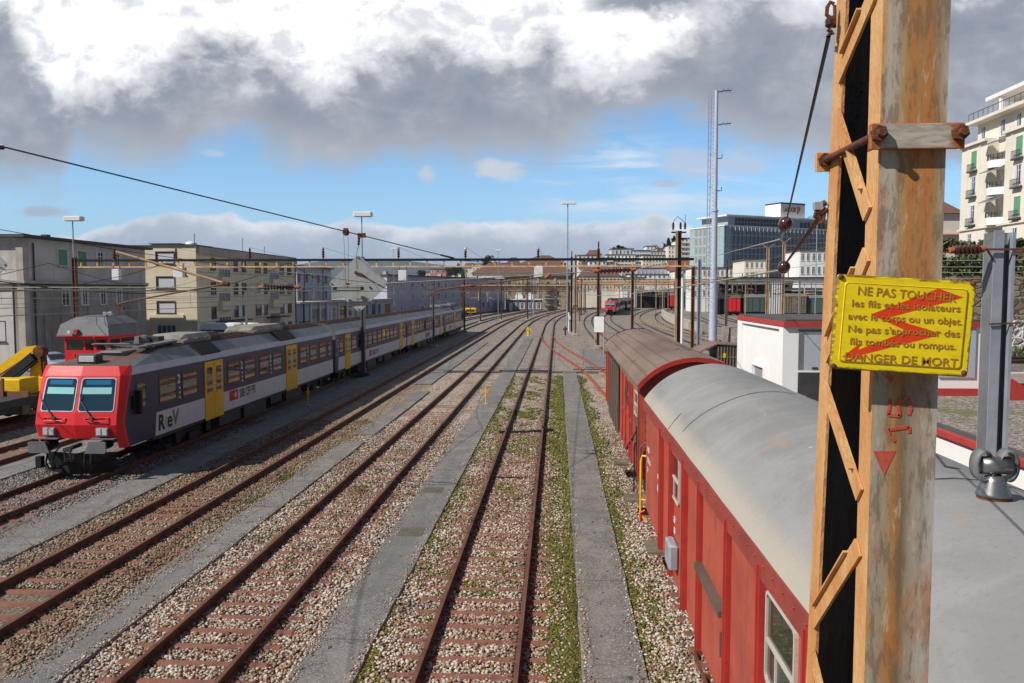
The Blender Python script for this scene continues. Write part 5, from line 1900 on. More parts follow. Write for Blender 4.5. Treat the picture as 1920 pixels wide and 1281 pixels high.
def ball(label, c_, r, ax):
    t = thing('insulator', label, 'insulator', c_, 0, 'ball insulators of the mast stays')
    ax = Vector(ax).normalized()
    mb = MB()
    mb.lathe([(r * .35, -r * 1.1), (r * .75, -r * .9), (r, -r * .35), (r * .98, -r * .1), (r * .9, -r * .05), (r * .98, 0), (r * .95, r * .4), (r * .7, r * .85), (r * .3, r * 1.05)], (0, 0, 0), ax, 18)
    mb.build('ceramic_ball', M['ceramic'], t, smooth=True)
    mb = MB()
    for k in range(3):
        q = ax * (r * (.85 + k * .16))
        o_ = ax.orthogonal().normalized() * r * (.12 if k % 2 else -.12)
        mb.tube([q - ax * r * .25 + o_, q + ax * r * .25 + o_], r * .22, 6)
    mb.tube([ax * r * .7 + ax.orthogonal() * r * .5, ax * r * 1.1, ax * r * .7 - ax.orthogonal() * r * .5], r * .12, 5)
    mb.build('binding', M['rust'], t)
    return t


# stays of the near mast
top_at = Vector((MX - .005, MY + FARY(6.5) - .03, P(1556, 62, 2.1).z))
bA = P(1473, 420, 6.2)
mb_pts = [P(1554, 68, 2.08), P(1476, 408, 6.05)]
wire('black stay wire slanting down from the top of the rusty mast to a ball insulator', mb_pts, .0055)
ball('upper ball insulator at the end of the mast stay, seen against the sky', bA, .055, P(1480, 400, 6) - bA)
bB = P(1470, 501, 6.6)
ball('lower ball insulator of the mast stay, seen before the railway yard', bB, .05, P(1476, 488, 6.5) - bB)
wire('rusty rod stay from the mast bracket down to the lower ball insulator', [P(1536, 408, 2.2), P(1473, 494, 6.5)], .008, 'rust')
wire('pale wire running away from the upper ball insulator over the yard', [bA + Vector((0, .05, -.05)), P(1464, 449, 9), P(1345, 479, 45)], .011, 'wire_green')
wire('pale wire running away from the lower ball insulator over the yard', [bB + Vector((-.02, .05, -.02))] + sag(P(1464, 507, 9), P(1085, 549, 60), .25, 8), .011, 'wire_green')
t = thing('shackle', 'rusty shackle and hook at the top of the mast stay', 'shackle', P(1556, 45, 2.08), 0, 'rusty stay fittings')
mb = MB()
q0 = Vector(t.location)
rel = lambda px, py, Y: P(px, py, Y) - q0
mb.tube([rel(1564, 8, 2.08), rel(1557, 4, 2.08), rel(1551, 14, 2.08), rel(1550, 28, 2.08), rel(1557, 34, 2.08)], .005, 6)
mb.tube([rel(1565, 10, 2.08), rel(1565, 52, 2.08)], .004, 6)
mb.build('hook', M['rust'], t)
mb = MB()
mb.lathe([(.006, -.014), (.013, -.008), (.0135, .004), (.008, .014)], rel(1557, 42, 2.08), (0, .1, 1), 14)
mb.build('ball_joint', M['ceramic'], t)
mb = MB()
mb.tube([rel(1552, 55, 2.08), rel(1562, 64, 2.08), rel(1551, 68, 2.08), rel(1560, 58, 2.08)], .005, 6)
mb.build('thimble', M['rust'], t)
t = thing('shackle', 'rusty clevis and turnbuckle bolted to the mast at the rod stay', 'shackle', P(1540, 392, 2.14), 0, 'rusty stay fittings')
q0 = Vector(t.location)
mb = MB()
mb.bar(rel(1526, 387, 2.14), rel(1541, 386, 2.14), .02, .02)
mb.build('bracket', M['galv'], t)
mb = MB()
mb.tube([rel(1548, 380, 2.14), rel(1534, 388, 2.14), rel(1531, 398, 2.14), rel(1542, 400, 2.14), rel(1550, 392, 2.14)], .009, 6)
mb.tube([rel(1545, 398, 2.14), rel(1543, 412, 2.14), rel(1537, 421, 2.14)], .006, 6)
mb.tube([rel(1526, 404, 2.14), rel(1536, 406, 2.14)], .007, 6)
mb.build('clevis', M['rust'], t)

# the long span wire coming down from the upper left
LA, LB_ = P(-60, 259, 14.5), P(872, 489.5, 31)
wire('thick dark span wire sloping down across the sky towards the far gantry', [LA, LB_], .017)
wire('thin end of the dark span wire running on to the far gantry', [LB_, P(1000, 497, 54.7)], .012)
insulator('small insulator on the dark span wire at the photo edge', P(-6, 275, 14.8), P(8, 277, 15), 3, .05, caps='rust')
mb = MB()
q = on_line(LA, LB_, 826)
q2 = on_line(LA, LB_, 850)
mb.tube([q, q2], .035, 8)
tag(mb.build('turnbuckle', M['rust'], off=q), 'long turnbuckle on the lower end of the dark span wire', 'turnbuckle')
q = on_line(LA, LB_, 646)
DY = 30.0
t = thing('pulley', 'small pulley hung on the dark span wire above the diamond sign', 'pulley', q)
mb = MB()
mb.lathe([(.03, -.05), (.10, -.04), (.07, 0), (.10, .04), (.03, .05)], (0, 0, -.03), (0, 1, 0), 14)
mb.box(-.06, .06, -.07, .07, -.10, .10)
mb.build('sheave', M['rust'], t)
for dx in (-1, 1):
    mb = MB()
    mb.tube([(dx * .07, 0, -.05), P(651 + dx * 2.5, 531, DY - .3) - q], .007, 4)
    mb.build('cable', M['wire'], t)
q = on_line(LA, LB_, 676)
t = thing('line_clamp', 'rusty clamp and short insulator under the dark span wire beside the pulley', 'clamp', q)
mb = MB()
mb.box(-.12, .12, -.06, .06, -.07, .07)
mb.build('clamp', M['rust'], t)
mb = MB()
mb.lathe([(.02, 0), (.05, .04), (.03, .08), (.05, .12), (.03, .16), (.05, .2), (.02, .26)], (-.08, 0, -.06), (-.1, 0, -1), 10)
mb.build('insulator', M['ceramic'], t)
mb = MB()
mb.tube([(-.1, 0, -.3), P(668, 480, DY) - q, P(670, 503, DY) - q], .009, 5)
mb.build('dropper', M['wire'], t)
wire('thin black wire crossing the housefronts down to the tan lattice beam', [P(-20, 427, 18), P(215, 468, 20), P(480, 505, 24), P(700, 531, 30)], .009)

# diamond signs seen from behind
m, n = new_mat('grey_sign_back')
t_ = n.n('ShaderNodeTexCoord').outputs['Object']
nz = n.noise(n.mapping(t_, (1, 1, .25)), 5, 5, .65).outputs[0]
s3 = n.n('ShaderNodeSeparateXYZ', Vector=t_)
st_ = n.m('MULTIPLY', n.m('SUBTRACT', 1.0, n.ss(n.m('ABSOLUTE', n.m('ADD', s3.outputs[0], .05)), .01, .10)), n.ss(n.noise(n.mapping(t_, (25, 1, 1.2)), 1, 4, .6).outputs[0], .42, .6))
c = n.mix(n.ss(nz, .4, .68), S(160, 166, 164), S(146, 150, 148))
c = n.mix(n.m('MULTIPLY', st_, .55), c, S(150, 108, 74))
b = n.n('ShaderNodeBsdfPrincipled', Base__Color=c, Roughness=0.55)
n.n('ShaderNodeOutputMaterial', Surface=b)
M['sign_back'] = m


def diamond(label, px, py, Y, k):
    c0 = P(px, py, Y)
    t = thing('diamond_sign', label, 'sign', c0, 0, 'diamond stop signs seen from behind')
    mb = MB()
    h = k
    cs = [Vector((0, 0, h * .94)), Vector((-h, 0, 0)), Vector((0, 0, -h * .94)), Vector((h, 0, 0))]
    pts = []
    for i_ in range(4):
        c_, p_, n_ = cs[i_], cs[i_ - 1], cs[(i_ + 1) % 4]
        pts += [c_ + (p_ - c_).normalized() * .10, c_ + (p_ - c_).normalized() * .03 + (n_ - c_).normalized() * .03, c_ + (n_ - c_).normalized() * .10]
    mb.slab(pts[::-1], (0, .025, 0))
    mb.build('panel', M['sign_back'], t)
    for a, b_ in ((0, 1), (-1, 0), (0, -1), (1, 0)):
        w = MB()
        w.lathe([(.03, 0), (.03, .03)], (a * h * .9, -.002, b_ * h * .84), (0, -1, 0), 8)
        w.build('bolt', M['rust'], t)
    for q in (-.09, 0, .09):
        w = MB()
        w.lathe([(.035, 0), (.035, .012), (.02, .012), (.02, .004)], (q, -.001, -h * .49), (0, -1, 0), 10)
        w.build('stud', M['galv'], t)
    w = MB()
    w.lathe([(.06, 0), (.06, .05), (.03, .07)], (-.1, -.001, h * .36), (0, -1, 0), 10)
    w.bar((-.1, -.05, h * .36), (.18, -.05, h * .30), .05, .05)
    w.lathe([(.04, 0), (.04, .04)], (.43, -.001, -.14), (0, -1, 0), 8)
    w.build('fitting', M['rust'], t)
    w = MB()
    w.tube([(.05, -.06, h * .32), (h * .95, -.03, -.22)], .012, 5)
    w.build('tie_wire', M['wire'], t)
    return t


diamond('grey back of a diamond sign hung over the middle tracks, before the lamp post', 672.5, 532, DY, 1.17)
diamond('grey diamond sign cut off by the photo edge, only its corner showing', -37, 497, DY - 2, 1.06)
q = P(653, 540, DY - .3)
t = thing('section_clamp', 'black double bar clamped on the contact wire across the diamond sign', 'clamp', q)
mb = MB()
a, b_ = P(628, 541, DY - .3) - q, P(679, 541, DY - .3) - q
mb.bar(a + Vector((.05, 0, .02)), b_ + Vector((-.05, 0, .02)), .03, .03)
mb.bar(a + Vector((.05, 0, -.07)), b_ + Vector((-.05, 0, -.07)), .03, .03)
mb.build('bar', M['black'], t)
for e in (a, b_):
    mb = MB()
    mb.cbox(e.x - .06, e.x + .06, -.04, .04, -.09, .05, .01)
    mb.build('clamp', M['black'], t)
mb = MB()
mb.tube([(-.03, 0, .0), (-.03, 0, .16)], .025, 6)
mb.box(-.1, .05, -.03, .03, .1, .18)
mb.tube([(.02, 0, .06), (.08, 0, .09), (.13, 0, .16)], .01, 5)
mb.build('hanger', M['rust'], t)

wire('heavy contact wire running dead level across the housefronts and the diamond sign', [P(-60, 544.5, 7.4), P(673, 546, 21.7), P(1010, 547.2, 100)], .011, 'wire_green')
CW = [P(-40, 539, 20.5), P(519, 539, 21.6)]
wire('pale wire holding the insulator string left of the diamond sign', CW, .012, 'wire_green')
insulator('long brown insulator string hung level before the beige housefront', P(484, 538.5, 21.6), P(563, 538.5, 21.7), 10, .085)
CR = [P(563, 538.5, 21.7), P(622, 538, 22.2), P(735, 530.5, 22.2), P(900, 522, 22.2), P(1108, 509.5, 22.2)]
wire('pale wire passing behind the diamond sign up to the right-hand insulator string', CR, .012, 'wire_green')
insulator('long orange-capped insulator string between the two rusty poles over the yard', P(1112, 509, 22.2), P(1194, 505.5, 22.2), 8, .09)
wire('pale wire from the insulator string to the twin-pipe mast with insulators on top', [P(1194, 505.5, 22.2), P(1272, 488, 54.5)], .012, 'wire_green')


def arm(label, A, B, Cc, bracket=True):
    t = thing('cantilever', label, 'cantilever', A, 0, 'rusty catenary arms')
    mb = MB()
    mb.tube([(0, 0, 0), Vector(B) - Vector(A)], .033, 8)
    mb.build('tube', M['pole_tan'] if bracket else M['pole'], t)
    e = Vector(B) - Vector(A)
    mb = MB()
    mb.lathe([(.04, -.10), (.065, -.06), (.065, .06), (.04, .10)], e, e, 10)
    mb.build('end_fitting', M['rust'] if bracket else M['orange'], t)
    if Cc is not None:
        c_ = Vector(Cc) - Vector(A)
        mb = MB()
        mb.tube([e, c_ + (e - c_) * .08 + Vector((0, 0, .02)), c_, c_ - Vector((0, 0, .1))], .022, 7)
        mb.build('steady_arm', M['pole'], t)
        mb = MB()
        mb.box(c_.x - .12, c_.x + .12, c_.y - .04, c_.y + .04, c_.z - .16, c_.z - .08)
        mb.build('wire_clip', M['rust'], t)
    return t


arm('tan tube arm slanting down before the beige housefront, with a curved steady arm', P(217, 472, 20.5), P(424, 532, 20.5), P(224, 570, 20.5))
insulator('pair of small dark insulators at the upper end of the tan tube arm', P(215, 466, 20.5), P(214, 490, 20.5), 3, .05, caps='rust')
arm('dark tube arm rising to an orange fitting before the far apartment house', P(1024, 521, 23), P(1027, 518, 23), P(815, 545.5, 23), False)

# contact lines along the tracks: contact wire, sagging carrying wire, droppers
def line(label, xf, supports, zc=5.45, zm=7.0):
    o_ = Vector((xf(supports[0]), supports[0], zc))
    t = thing('contact_line', label, 'contact line', o_, 0, 'contact lines over the tracks')
    a_, b_, c_ = MB(), [], []
    for y0, y1 in zip(supports, supports[1:]):
        for k in range(8):
            f = k / 8
            y = y0 + (y1 - y0) * f
            z = zm - 4 * f * (1 - f) * 1.15
            b_.append(Vector((xf(y), y, zc)) - o_)
            c_.append(Vector((xf(y), y, z)) - o_)
            if k:
                a_.tube([b_[-1], c_[-1]], .006, 3)
    mb = MB()
    mb.tube(b_, .012, 4)
    mb.build('contact_wire', M['wire_green'], t)
    mb = MB()
    mb.tube(c_, .012, 4)
    mb.build('carrying_wire', M['wire'], t)
    a_.build('dropper_wire', M['wire_green'], t)


for x_, lab in ((-15.03, 'contact line over the violet train'), (-19.72, 'contact line over the track beyond the violet train'), (-24.3, 'contact line over the crane track'), (-10.24, 'contact line over the shaded track'), (-5.76, 'contact line over the bare track beyond the diamond sign')):
    line(lab, lambda y, x_=x_: bend(x_, y, 130, 880), [8, 30, 54.7, 84, 115, 160, 214] if x_ < -6 else [54.7, 84, 115, 160, 214], 5.45 if x_ != -24.3 else 5.6)
for x0, y0_, r_, lab in ((5.3, 125, 800, 'contact line over the first curved track'), (9.6, 135, 640, 'contact line over the track of the distant red train'), (14.4, 115, 640, 'contact line over the curved track beside the railing'), (18.7, 110, 620, 'contact line over the curved track inside the low wall'),
                         (27.5, 110, 600, 'contact line over the far curved track past the low wall'), (33, 110, 600, 'contact line over the track below the goods wagons')):
    line(lab, lambda y, x0=x0, y0_=y0_, r_=r_: bend(x0, y, y0_, r_), [54.7 if x0 < 9 else 70, 96, 120, 158, 200, 228, 262])
for k_, q in enumerate((332, 470, 607, 748, 873, 1009)):
    a_ = P(q, 470, 54.7)
    wire(['first', 'second', 'third', 'fourth', 'fifth', 'last'][k_] + ' feeder wire from the upright insulators on the long gantry, counted from the grey house', sag((a_.x, 54.7, 8.95), (a_.x + (3 if k_ > 2 else 1), 160, 8.2), .9) , .010)
for k_, (p0, p1, lab) in enumerate((((1345, 470, 120), (1700, 440, 60), 'thin span wire before the glass office, upper'), ((1345, 500, 120), (1560, 462, 80), 'thin span wire before the glass office, lower'), ((1277, 520, 55), (1560, 492, 45), 'pale span wire from the twin-pipe mast across the yard'),
                                     ((1277, 560, 60), (1560, 548, 60), 'low pale wire across the tracks beyond the white hut'), ((1085, 531, 110), (1340, 521, 80), 'span wire from the pair of poles to the radio mast'), ((700, 561, 85), (1072, 556, 112), 'low wire from the slim grey pole to the pair of poles'),
                                     ((0, 505, 40), (215, 500, 54), 'wire before the upper windows of the grey house'), ((0, 559, 33), (560, 553, 54), 'low wire before the lower windows of the houses'), ((270, 486, 54.7), (690, 520, 54.7), 'brace wire under the long gantry before the beige block'))):
    wire(lab, sag(P(*p0), P(*p1), .12), .013, 'wire_green')


# ------------------------------------------------------------------ gantries
def upright_insulator(t, x, z, par_y=0):
    mb = MB()
    mb.lathe([(.03, 0), (.05, .1), (.12, .16), (.05, .24), (.12, .32), (.05, .4), (.12, .48), (.05, .56), (.09, .64), (.03, .8)], (x, par_y, z), (0, 0, 1), 8)
    mb.build('insulator', M['ceramic'], t)


def gantry(label, Y, x0, x1, z, posts, ins=(), tan='tan', pw=.26, far=False):
    t = thing('track_gantry', label, 'catenary gantry', (x0, Y, 0), 0, 'lattice gantries over the tracks')
    L = x1 - x0
    mb = MB()
    mb.box(0, L, -.09, .09, z - .05, z + .12)
    mb.build('top_chord', M['wire'], t)
    mb = MB()
    mb.box(0, L, -.06, .06, z - .48, z - .38)
    nst = int(L / 1.15)
    for k in range(nst):
        xx_ = (k + .5) * L / nst
        mb.box(xx_ - .045, xx_ + .045, -.05, .05, z - .38, z - .05)
    mb.build('lattice', M[tan], t)
    if far:
        mb = MB()
        mb.box(0, L, -.1, .1, z - .98, z - .82)
        mb.box(0, L, .6, .75, z - .30, z - .12)
        mb.box(0, L, .6, .75, z - .62, z - .5)
        mb.build('lower_chord', M[tan], t)
        rq = random.Random(int(Y))
        for k in range(int(L / 2.6)):
            xx_ = 1.3 + k * 2.6 + rq.uniform(-.5, .5)
            mb = MB()
            mb.box(xx_ - .06, xx_ + .06, -.06, .06, z - 2.6 - rq.uniform(0, .5), z - .98)
            sg = rq.choice((-1, 1))
            mb.bar((xx_, 0, z - 2.2), (xx_ + sg * 1.5, -.2, z - 2.45 + rq.uniform(-.2, .3)), .07, .07)
            mb.lathe([(.04, 0), (.13, .08), (.06, .16), (.13, .24), (.06, .32)], (xx_ + sg * .4, 0, z - 2.28), (sg, 0, 0), 6)
            mb.build('drop_bracket', M[rq.choice(('galv', 'pole', 'midgrey', 'tan'))], t)
    for px_, top, mm in posts:
        mb = MB()
        w = pw
        mb.box(px_ - x0 - w / 2, px_ - x0 - w / 2 + .05, -.15, .15, 0, top)
        mb.box(px_ - x0 + w / 2 - .05, px_ - x0 + w / 2, -.15, .15, 0, top)
        mb.box(px_ - x0 - w / 2 + .05, px_ - x0 + w / 2 - .05, -.02, .02, 0, top)
        po = mb.build('post', M[mm], t)
        mb = MB()
        mb.cbox(px_ - x0 - .45, px_ - x0 + .45, -.4, .4, -.02, .28, .04)
        mb.build('footing', M['roof_dark'], po)
    for xx_ in ins:
        upright_insulator(t, xx_ - x0, z + .1)
    return t


GY = 54.7
gx = lambda px, Y: P(px, 547, Y).x
gantry('long lattice gantry carrying the overhead line, from the grey housefront to the twin-pipe mast', GY, gx(139, GY), gx(1300, GY), 8.06,
       [(gx(141, GY), 8.3, 'pole'), (gx(680, GY), 8.3, 'midgrey')], [gx(q, GY) for q in (332, 470, 607, 748, 873, 1009)])
# cabinets hung below the long gantry
for px0, px1, py0, py1, lab in ((212, 226, 505, 525, 'white box hung from the gantry before the grey housefront'), (327, 345, 501, 520, 'white box hung from the gantry before the beige housefront'), (748, 763, 507, 526, 'pale box hung from the gantry just after the diamond sign'), (1002, 1018, 500, 521, 'pale box hung from the gantry before the brown hipped roof')):
    a, b_ = P(px0, py0, GY - .3), P(px1, py1, GY - .3)
    t = thing('line_box', lab, 'equipment box', ((a.x + b_.x) / 2, GY - .3, b_.z), 0, 'boxes hung from the long gantry')
    w, h = (b_.x - a.x) / 2, a.z - b_.z
    mb = MB()
    mb.cbox(-w, w, -.2, .2, 0, h, .02)
    mb.build('case', M['white'], t)
    for s in (-1, 1):
        mb = MB()
        mb.box(s * w * .9 - .03, s * w * .9 + .03, -.03, .03, h, h + .25)
        mb.build('hanger', M['pole'], t)
gantry('gantry just behind the nose of the distant train, its tan lattice lowest before the roofs', 200, 4.5, 44, 8.9, [(6, 9, 'pole'), (24.5, 9, 'pole_tan'), (42, 9, 'pole')], [10, 16, 28, 34], far=True)
gantry('rust coloured gantry over the second coach of the distant train', 228, 5, 58, 8.8, [(8, 8.8, 'pole'), (33, 8.8, 'pole'), (54, 8.8, 'pole')], [14, 22, 38, 46], 'rust', far=True)
gantry('farthest gantry before the station roofs', 262, 6, 70, 8.6, [(14, 8.5, 'pole'), (36, 8.5, 'pole_tan'), (60, 8.5, 'pole')], [20, 28, 44], far=True)
gantry('gantry over the bend before the tan stone apartment house', 214, -26, 4, 7.9, [(-25, 8.2, 'pole'), (3, 8.2, 'pole')], [-18, -11, -4], far=True)
gantry('grey green gantry over the tracks before the parked goods wagons', 120, 24.5, 50, 7.9, [(25, 8.2, 'midgrey'), (49, 8.2, 'midgrey')], [29, 34, 41], 'midgrey', far=True)
gantry('second grey gantry beside the parked goods wagons', 158, 30, 66, 8.6, [(31, 8.8, 'midgrey'), (47, 8.8, 'galv'), (65, 8.8, 'midgrey')], [36, 42, 54], 'midgrey', far=True)
gantry('gantry at the curve left of the tall lamp post', 160, -20, 3, 6.9, [(-19, 7.1, 'pole'), (2.4, 7.1, 'pole')], [-12, -4], 'rust', far=True)


# ------------------------------------------------------------------ poles and lamps
def ibeam_pole(name, label, cat, px, ytop, Y, w, matn, group, d=.22, base=True):
    x = P(px, 600, Y).x
    z1 = P(px, ytop, Y).z
    t = thing(name, label, cat, (x, Y, 0), 0, group)
    mb = MB()
    mb.box(-w / 2, -w / 2 + w * .18, -d / 2, d / 2, 0, z1)
    mb.box(w / 2 - w * .18, w / 2, -d / 2, d / 2, 0, z1)
    mb.box(-w / 2 + w * .18, w / 2 - w * .18, -.015, .015, 0, z1)
    mb.build('post', M[matn], t)
    if base:
        mb = MB()
        mb.cbox(-.4, .4, -.4, .4, -.02, .25, .04)
        mb.build('footing', M['concrete'], t)
    return t, z1


g_ = 'rusty line poles in the yard'
for px, yt, Y, w, mm, lab in ((1121.5, 466, 84, .30, 'pole', 'rusty line pole just behind the white board'), (1185.5, 499, 72, .24, 'pole', 'rusty line pole rising behind the brown wagon roof'),
                              (1071.5, 481, 112, .26, 'darkgrey', 'dark half of the pair of poles beside the curved tracks'), (1079, 477, 108, .28, 'pole_tan', 'tan half of the pair of poles beside the curved tracks'),
                              (1298.5, 499, 66, .28, 'pole', 'rusty pole between the twin-pipe mast and the tubular radio mast'), (1310.5, 486, 68, .30, 'galv', 'grey steel pole close beside the tubular radio mast'),
                              (813, 548, 84, .20, 'midgrey', 'slim grey pole beside the third violet coach'), (871, 516, 115, .22, 'pole', 'dark pole with orange foot at the tail of the violet train'),
                              (901, 540, 150, .2, 'pole', 'thin pole before the lilac house end'), (989.5, 520, 165, .26, 'pole', 'rusty pole before the tan stone apartment house'),
                              (940, 530, 160, .18, 'pole', 'thin pole at the far bend near the lilac house corner'), (1095, 542, 190, .2, 'pole', 'thin pole at the left of the distant red train'),
                              (1087, 545, 150, .2, 'pole', 'short dark pole left of the distant red train'), (1362, 497, 120, .26, 'pole', 'rusty pole before the teal glass office corner'),
                              (570, 540, 118, .2, 'darkgrey', 'dark pole before the low blue-grey house'), (462, 545, 78, .16, 'galv', 'slim galvanised pole before the beige housefront')):
    t, z1 = ibeam_pole('line_pole', lab, 'line pole', px, yt, Y, w, mm, g_)
    if px in (1121.5, 1071.5, 871, 1362):
        upright_insulator(t, 0, z1)
rq = random.Random(31)
pm = MB()
pm.box(-.11, .11, -.11, .11, 0, 8.4)
pm.box(-.9, .9, -.06, .06, 7.5, 7.62)
pm.box(-.05, 1.6, -.05, .05, 6.1, 6.2)
for q in (-.7, .7):
    pm.lathe([(.04, 0), (.1, .1), (.05, .2), (.1, .3), (.04, .45)], (q, 0, 7.6), (0, 0, 1), 6)
PM = [pm.mesh('post', M[k_]) for k_ in ('pole', 'galv', 'pole_tan', 'midgrey')]
for k in range(44):
    yq = rq.uniform(176, 292)
    sp_ = [-30, -21, -12.4, -8, -3.4, 2, 7.4, 12, 16.5, 23, 30, 36, 42, 50, 58]
    xq = bend(rq.choice(sp_), yq, 130, 800) + rq.uniform(-.4, .4)
    t = thing('line_pole', 'one of the crowd of thin cross-armed poles before the distant station', 'line pole', (xq, yq, 0), rq.choice((0, R(180))), 'crowd of thin poles before the station')
    put('post', rq.choice(PM), t, (0, 0, 0), 0, (1, 1, rq.uniform(.8, 1.2)))
for k in range(16):
    yq = 172 + k * 7.4
    x0_ = bend(rq.choice((-24, -12, 3)), yq, 130, 800)
    wire('one of the thin cross wires strung over the station approach', sag((x0_, yq, rq.uniform(6.2, 8.6)), (x0_ + rq.uniform(22, 44), yq + rq.uniform(-8, 8), rq.uniform(6.2, 8.8)), rq.uniform(.2, .8), 8), .02, rq.choice(('wire', 'wire_green')), 'cross wires over the station approach')
# twin-pipe mast with three insulators
x = P(1271, 600, GY + .4).x
t = thing('line_mast', 'dark and tan mast with a white pipe and three insulators on its head', 'line mast', (x, GY + .5, 0))
z1 = P(1271, 432, GY).z
mb = MB()
mb.box(-.20, -.06, -.12, .12, 0, z1, 0)
mb.box(.06, .18, -.12, .12, 0, z1, 1)
mb.box(-.06, .06, -.02, .02, 0, z1, 1)
mb.build('post', [M['pole_tan'], M['wire']], t)
mb = MB()
mb.tube([(.28, -.1, 0), (.28, -.1, P(1277, 505, GY).z)], .09, 10)
mb.build('pipe', M['white'], t)
mb = MB()
for zz in (z1 - .1, z1 - .55):
    mb.box(-.5, .5, -.06, .06, zz - .05, zz + .05)
mb.box(-.42, -.36, -.03, .03, z1, z1 + .35)
mb.build('crossarm', M['wire'], t)
for q in (-.38, .12, .42):
    mb = MB()
    mb.lathe([(.03, 0), (.09, .06), (.05, .12), (.11, .18), (.05, .24), (.11, .3), (.05, .36), (.08, .42), (.03, .48)], (q, 0, z1 + .1), (0, 0, 1), 8)
    mb.build('insulator', M['ceramic'], t)
mb = MB()
mb.tube([(-.38, 0, z1 + .6), (-.1, 0, z1 + .98), (.35, 0, z1 + .6)], .02, 5)
mb.tube([(.42, 0, z1 + .5), (.44, 0, z1 + 1.1)], .015, 5)
mb.build('loop_wire', M['wire'], t)


def flood(label, px, ytop, Y, zb=0.0, wh=1.25, r=.055, rungs=0):
    top = P(px, ytop, Y)
    t = thing('lamp_post', label, 'lamp post', (top.x, Y, zb), 0, 'yard lamp posts')
    h = top.z - zb
    mb = MB()
    mb.tube([(0, 0, 0), (0, 0, h)], r, 8, r2=r * .7)
    for k in range(rungs):
        zz = h * (.45 + .5 * k / rungs)
        mb.box(-.28, .28, -.015, .015, zz - .02, zz + .02)
    mb.build('post', M['galv'], t)
    mb = MB()
    mb.cbox(-wh * .42, wh * .58, -.30, .30, h, h + .30, .04)
    hd = mb.build('lamp_head', M['white'], t)
    mb = MB()
    mb.box(-wh * .36, wh * .5, -.24, .24, h - .03, h - .002)
    mb.build('lens', M['lens'], hd)
    return t


flood('lamp post on the gantry leg before the grey housefront', 136, 414, GY, 8.3)
flood('lamp post rising from the gantry leg behind the diamond sign', 678, 406, GY, 8.3)
flood('tall thin lamp post standing above the bend in the tracks', 1064.5, 383, 112, 0, 2.0, .11, 9)
flood('small distant lamp post before the brown hipped roof', 934, 471, 165, 0, 1.3, .07)
flood('small distant lamp post just past the diamond sign', 738, 468, 165, 0, 1.3, .06)
flood('slim lamp post before the glass office, near the mast', 1533, 386, 150, 0, 1.6, .1)

# tubular radio mast with ladder
RY = 81.6
rx = P(1337, 600, RY).x
t = thing('radio_mast', 'tall pale blue tubular mast with ladder and antenna arms', 'radio mast', (rx, RY, 0))
zt = P(1339, 170, RY).z
mb = MB()
mb.tube([(0, 0, 0), (0, 0, 7.2)], .42, 20, r2=.40)
mb.tube([(0, 0, 7.2), (0, 0, 14)], .34, 20, r2=.28)
mb.tube([(0, 0, 14), (0, 0, zt)], .25, 20, r2=.16)
mb.build('tube', M['galv_blue'], t)
for zz, rr in ((7.2, .46), (14, .36), (.3, .55)):
    mb = MB()
    mb.lathe([(rr, -.08), (rr, .08)], (0, 0, zz), (0, 0, 1), 20)
    mb.build('flange', M['galv_blue'], t)
mb = MB()
for s in (-.1, .1):
    mb.box(-.62 + s * 1.3 - .03, -.62 + s * 1.3 + .03, -.03, .03, 3.0, zt - .4)
for k in range(int((zt - 4) / .33)):
    mb.bar((-.75, 0, 3.2 + k * .33), (-.49, 0, 3.2 + k * .33 + (.33 if k % 2 else 0)), .03, .03)
for k in range(7):
    mb.box(-.6, -.1, -.02, .02, 3.5 + k * 3.2, 3.55 + k * 3.2)
mb.build('ladder', M['galv'], t)
mb = MB()
for k in range(60):
    zz = 1 + k * (zt - 2) / 60
    rr = .41 if zz < 7.2 else .31 if zz < 14 else .21
    a = 0.9 * math.sin(k)
    mb.tube([(-rr * .9, -.2, zz), (-rr - .09, -.25, zz + .03), (-rr - .09, -.25, zz + .10)], .018, 4)
mb.build('step_iron', M['darkgrey'], t)
for py, ln in ((171, 1.4), (233, 1.4)):
    z_ = P(1340, py, RY).z
    mb = MB()
    mb.tube([(.15, 0, z_ - .1), (.6, 0, z_), (ln, 0, z_ + .05)], .05, 6)
    for q in (.6, 1.05, 1.4):
        mb.tube([(q - .12, 0, z_ - .15), (q + .12, 0, z_ + .22)], .025, 4)
    mb.build('antenna_arm', M['darkgrey'], t)
for py in (297, 358):
    z_ = P(1340, py, RY).z
    mb = MB()
    mb.tube([(.2, 0, z_), (.62, 0, z_), (.62, 0, z_ + .35)], .045, 6)
    mb.build('antenna_bracket', M['darkgrey'], t)
mb = MB()
mb.tube([(0, 0, zt), (0, 0, zt + 1.6)], .012, 4)
mb.build('whip_antenna', M['galv'], t)

# Y-headed line poles on the right
for px, Y, yt in ((1437.5, 150, 466), (1467, 140, 455)):
    t, z1 = ibeam_pole('line_pole', 'fork-headed line pole before the glass office, farther from the mast' if px < 1450 else 'fork-headed line pole before the glass office, closer to the mast', 'line pole', px, yt, Y, .5, 'pole_tan', 'fork-headed line poles', .3, False)
    mb = MB()
    for s in (-1, 1):
        mb.bar((0, 0, z1), (s * 1.1, 0, z1 + .75), .12, .12)
    mb.build('fork', M['pole_tan'], t)
    for s in (-1, 1):
        mb = MB()
        mb.lathe([(.03, 0), (.1, .1), (.05, .2), (.1, .3), (.05, .4), (.1, .5), (.03, .6)], (s * 1.1, 0, z1 + .75), (0, 0, 1), 8)
        mb.build('insulator', M['ceramic'], t)

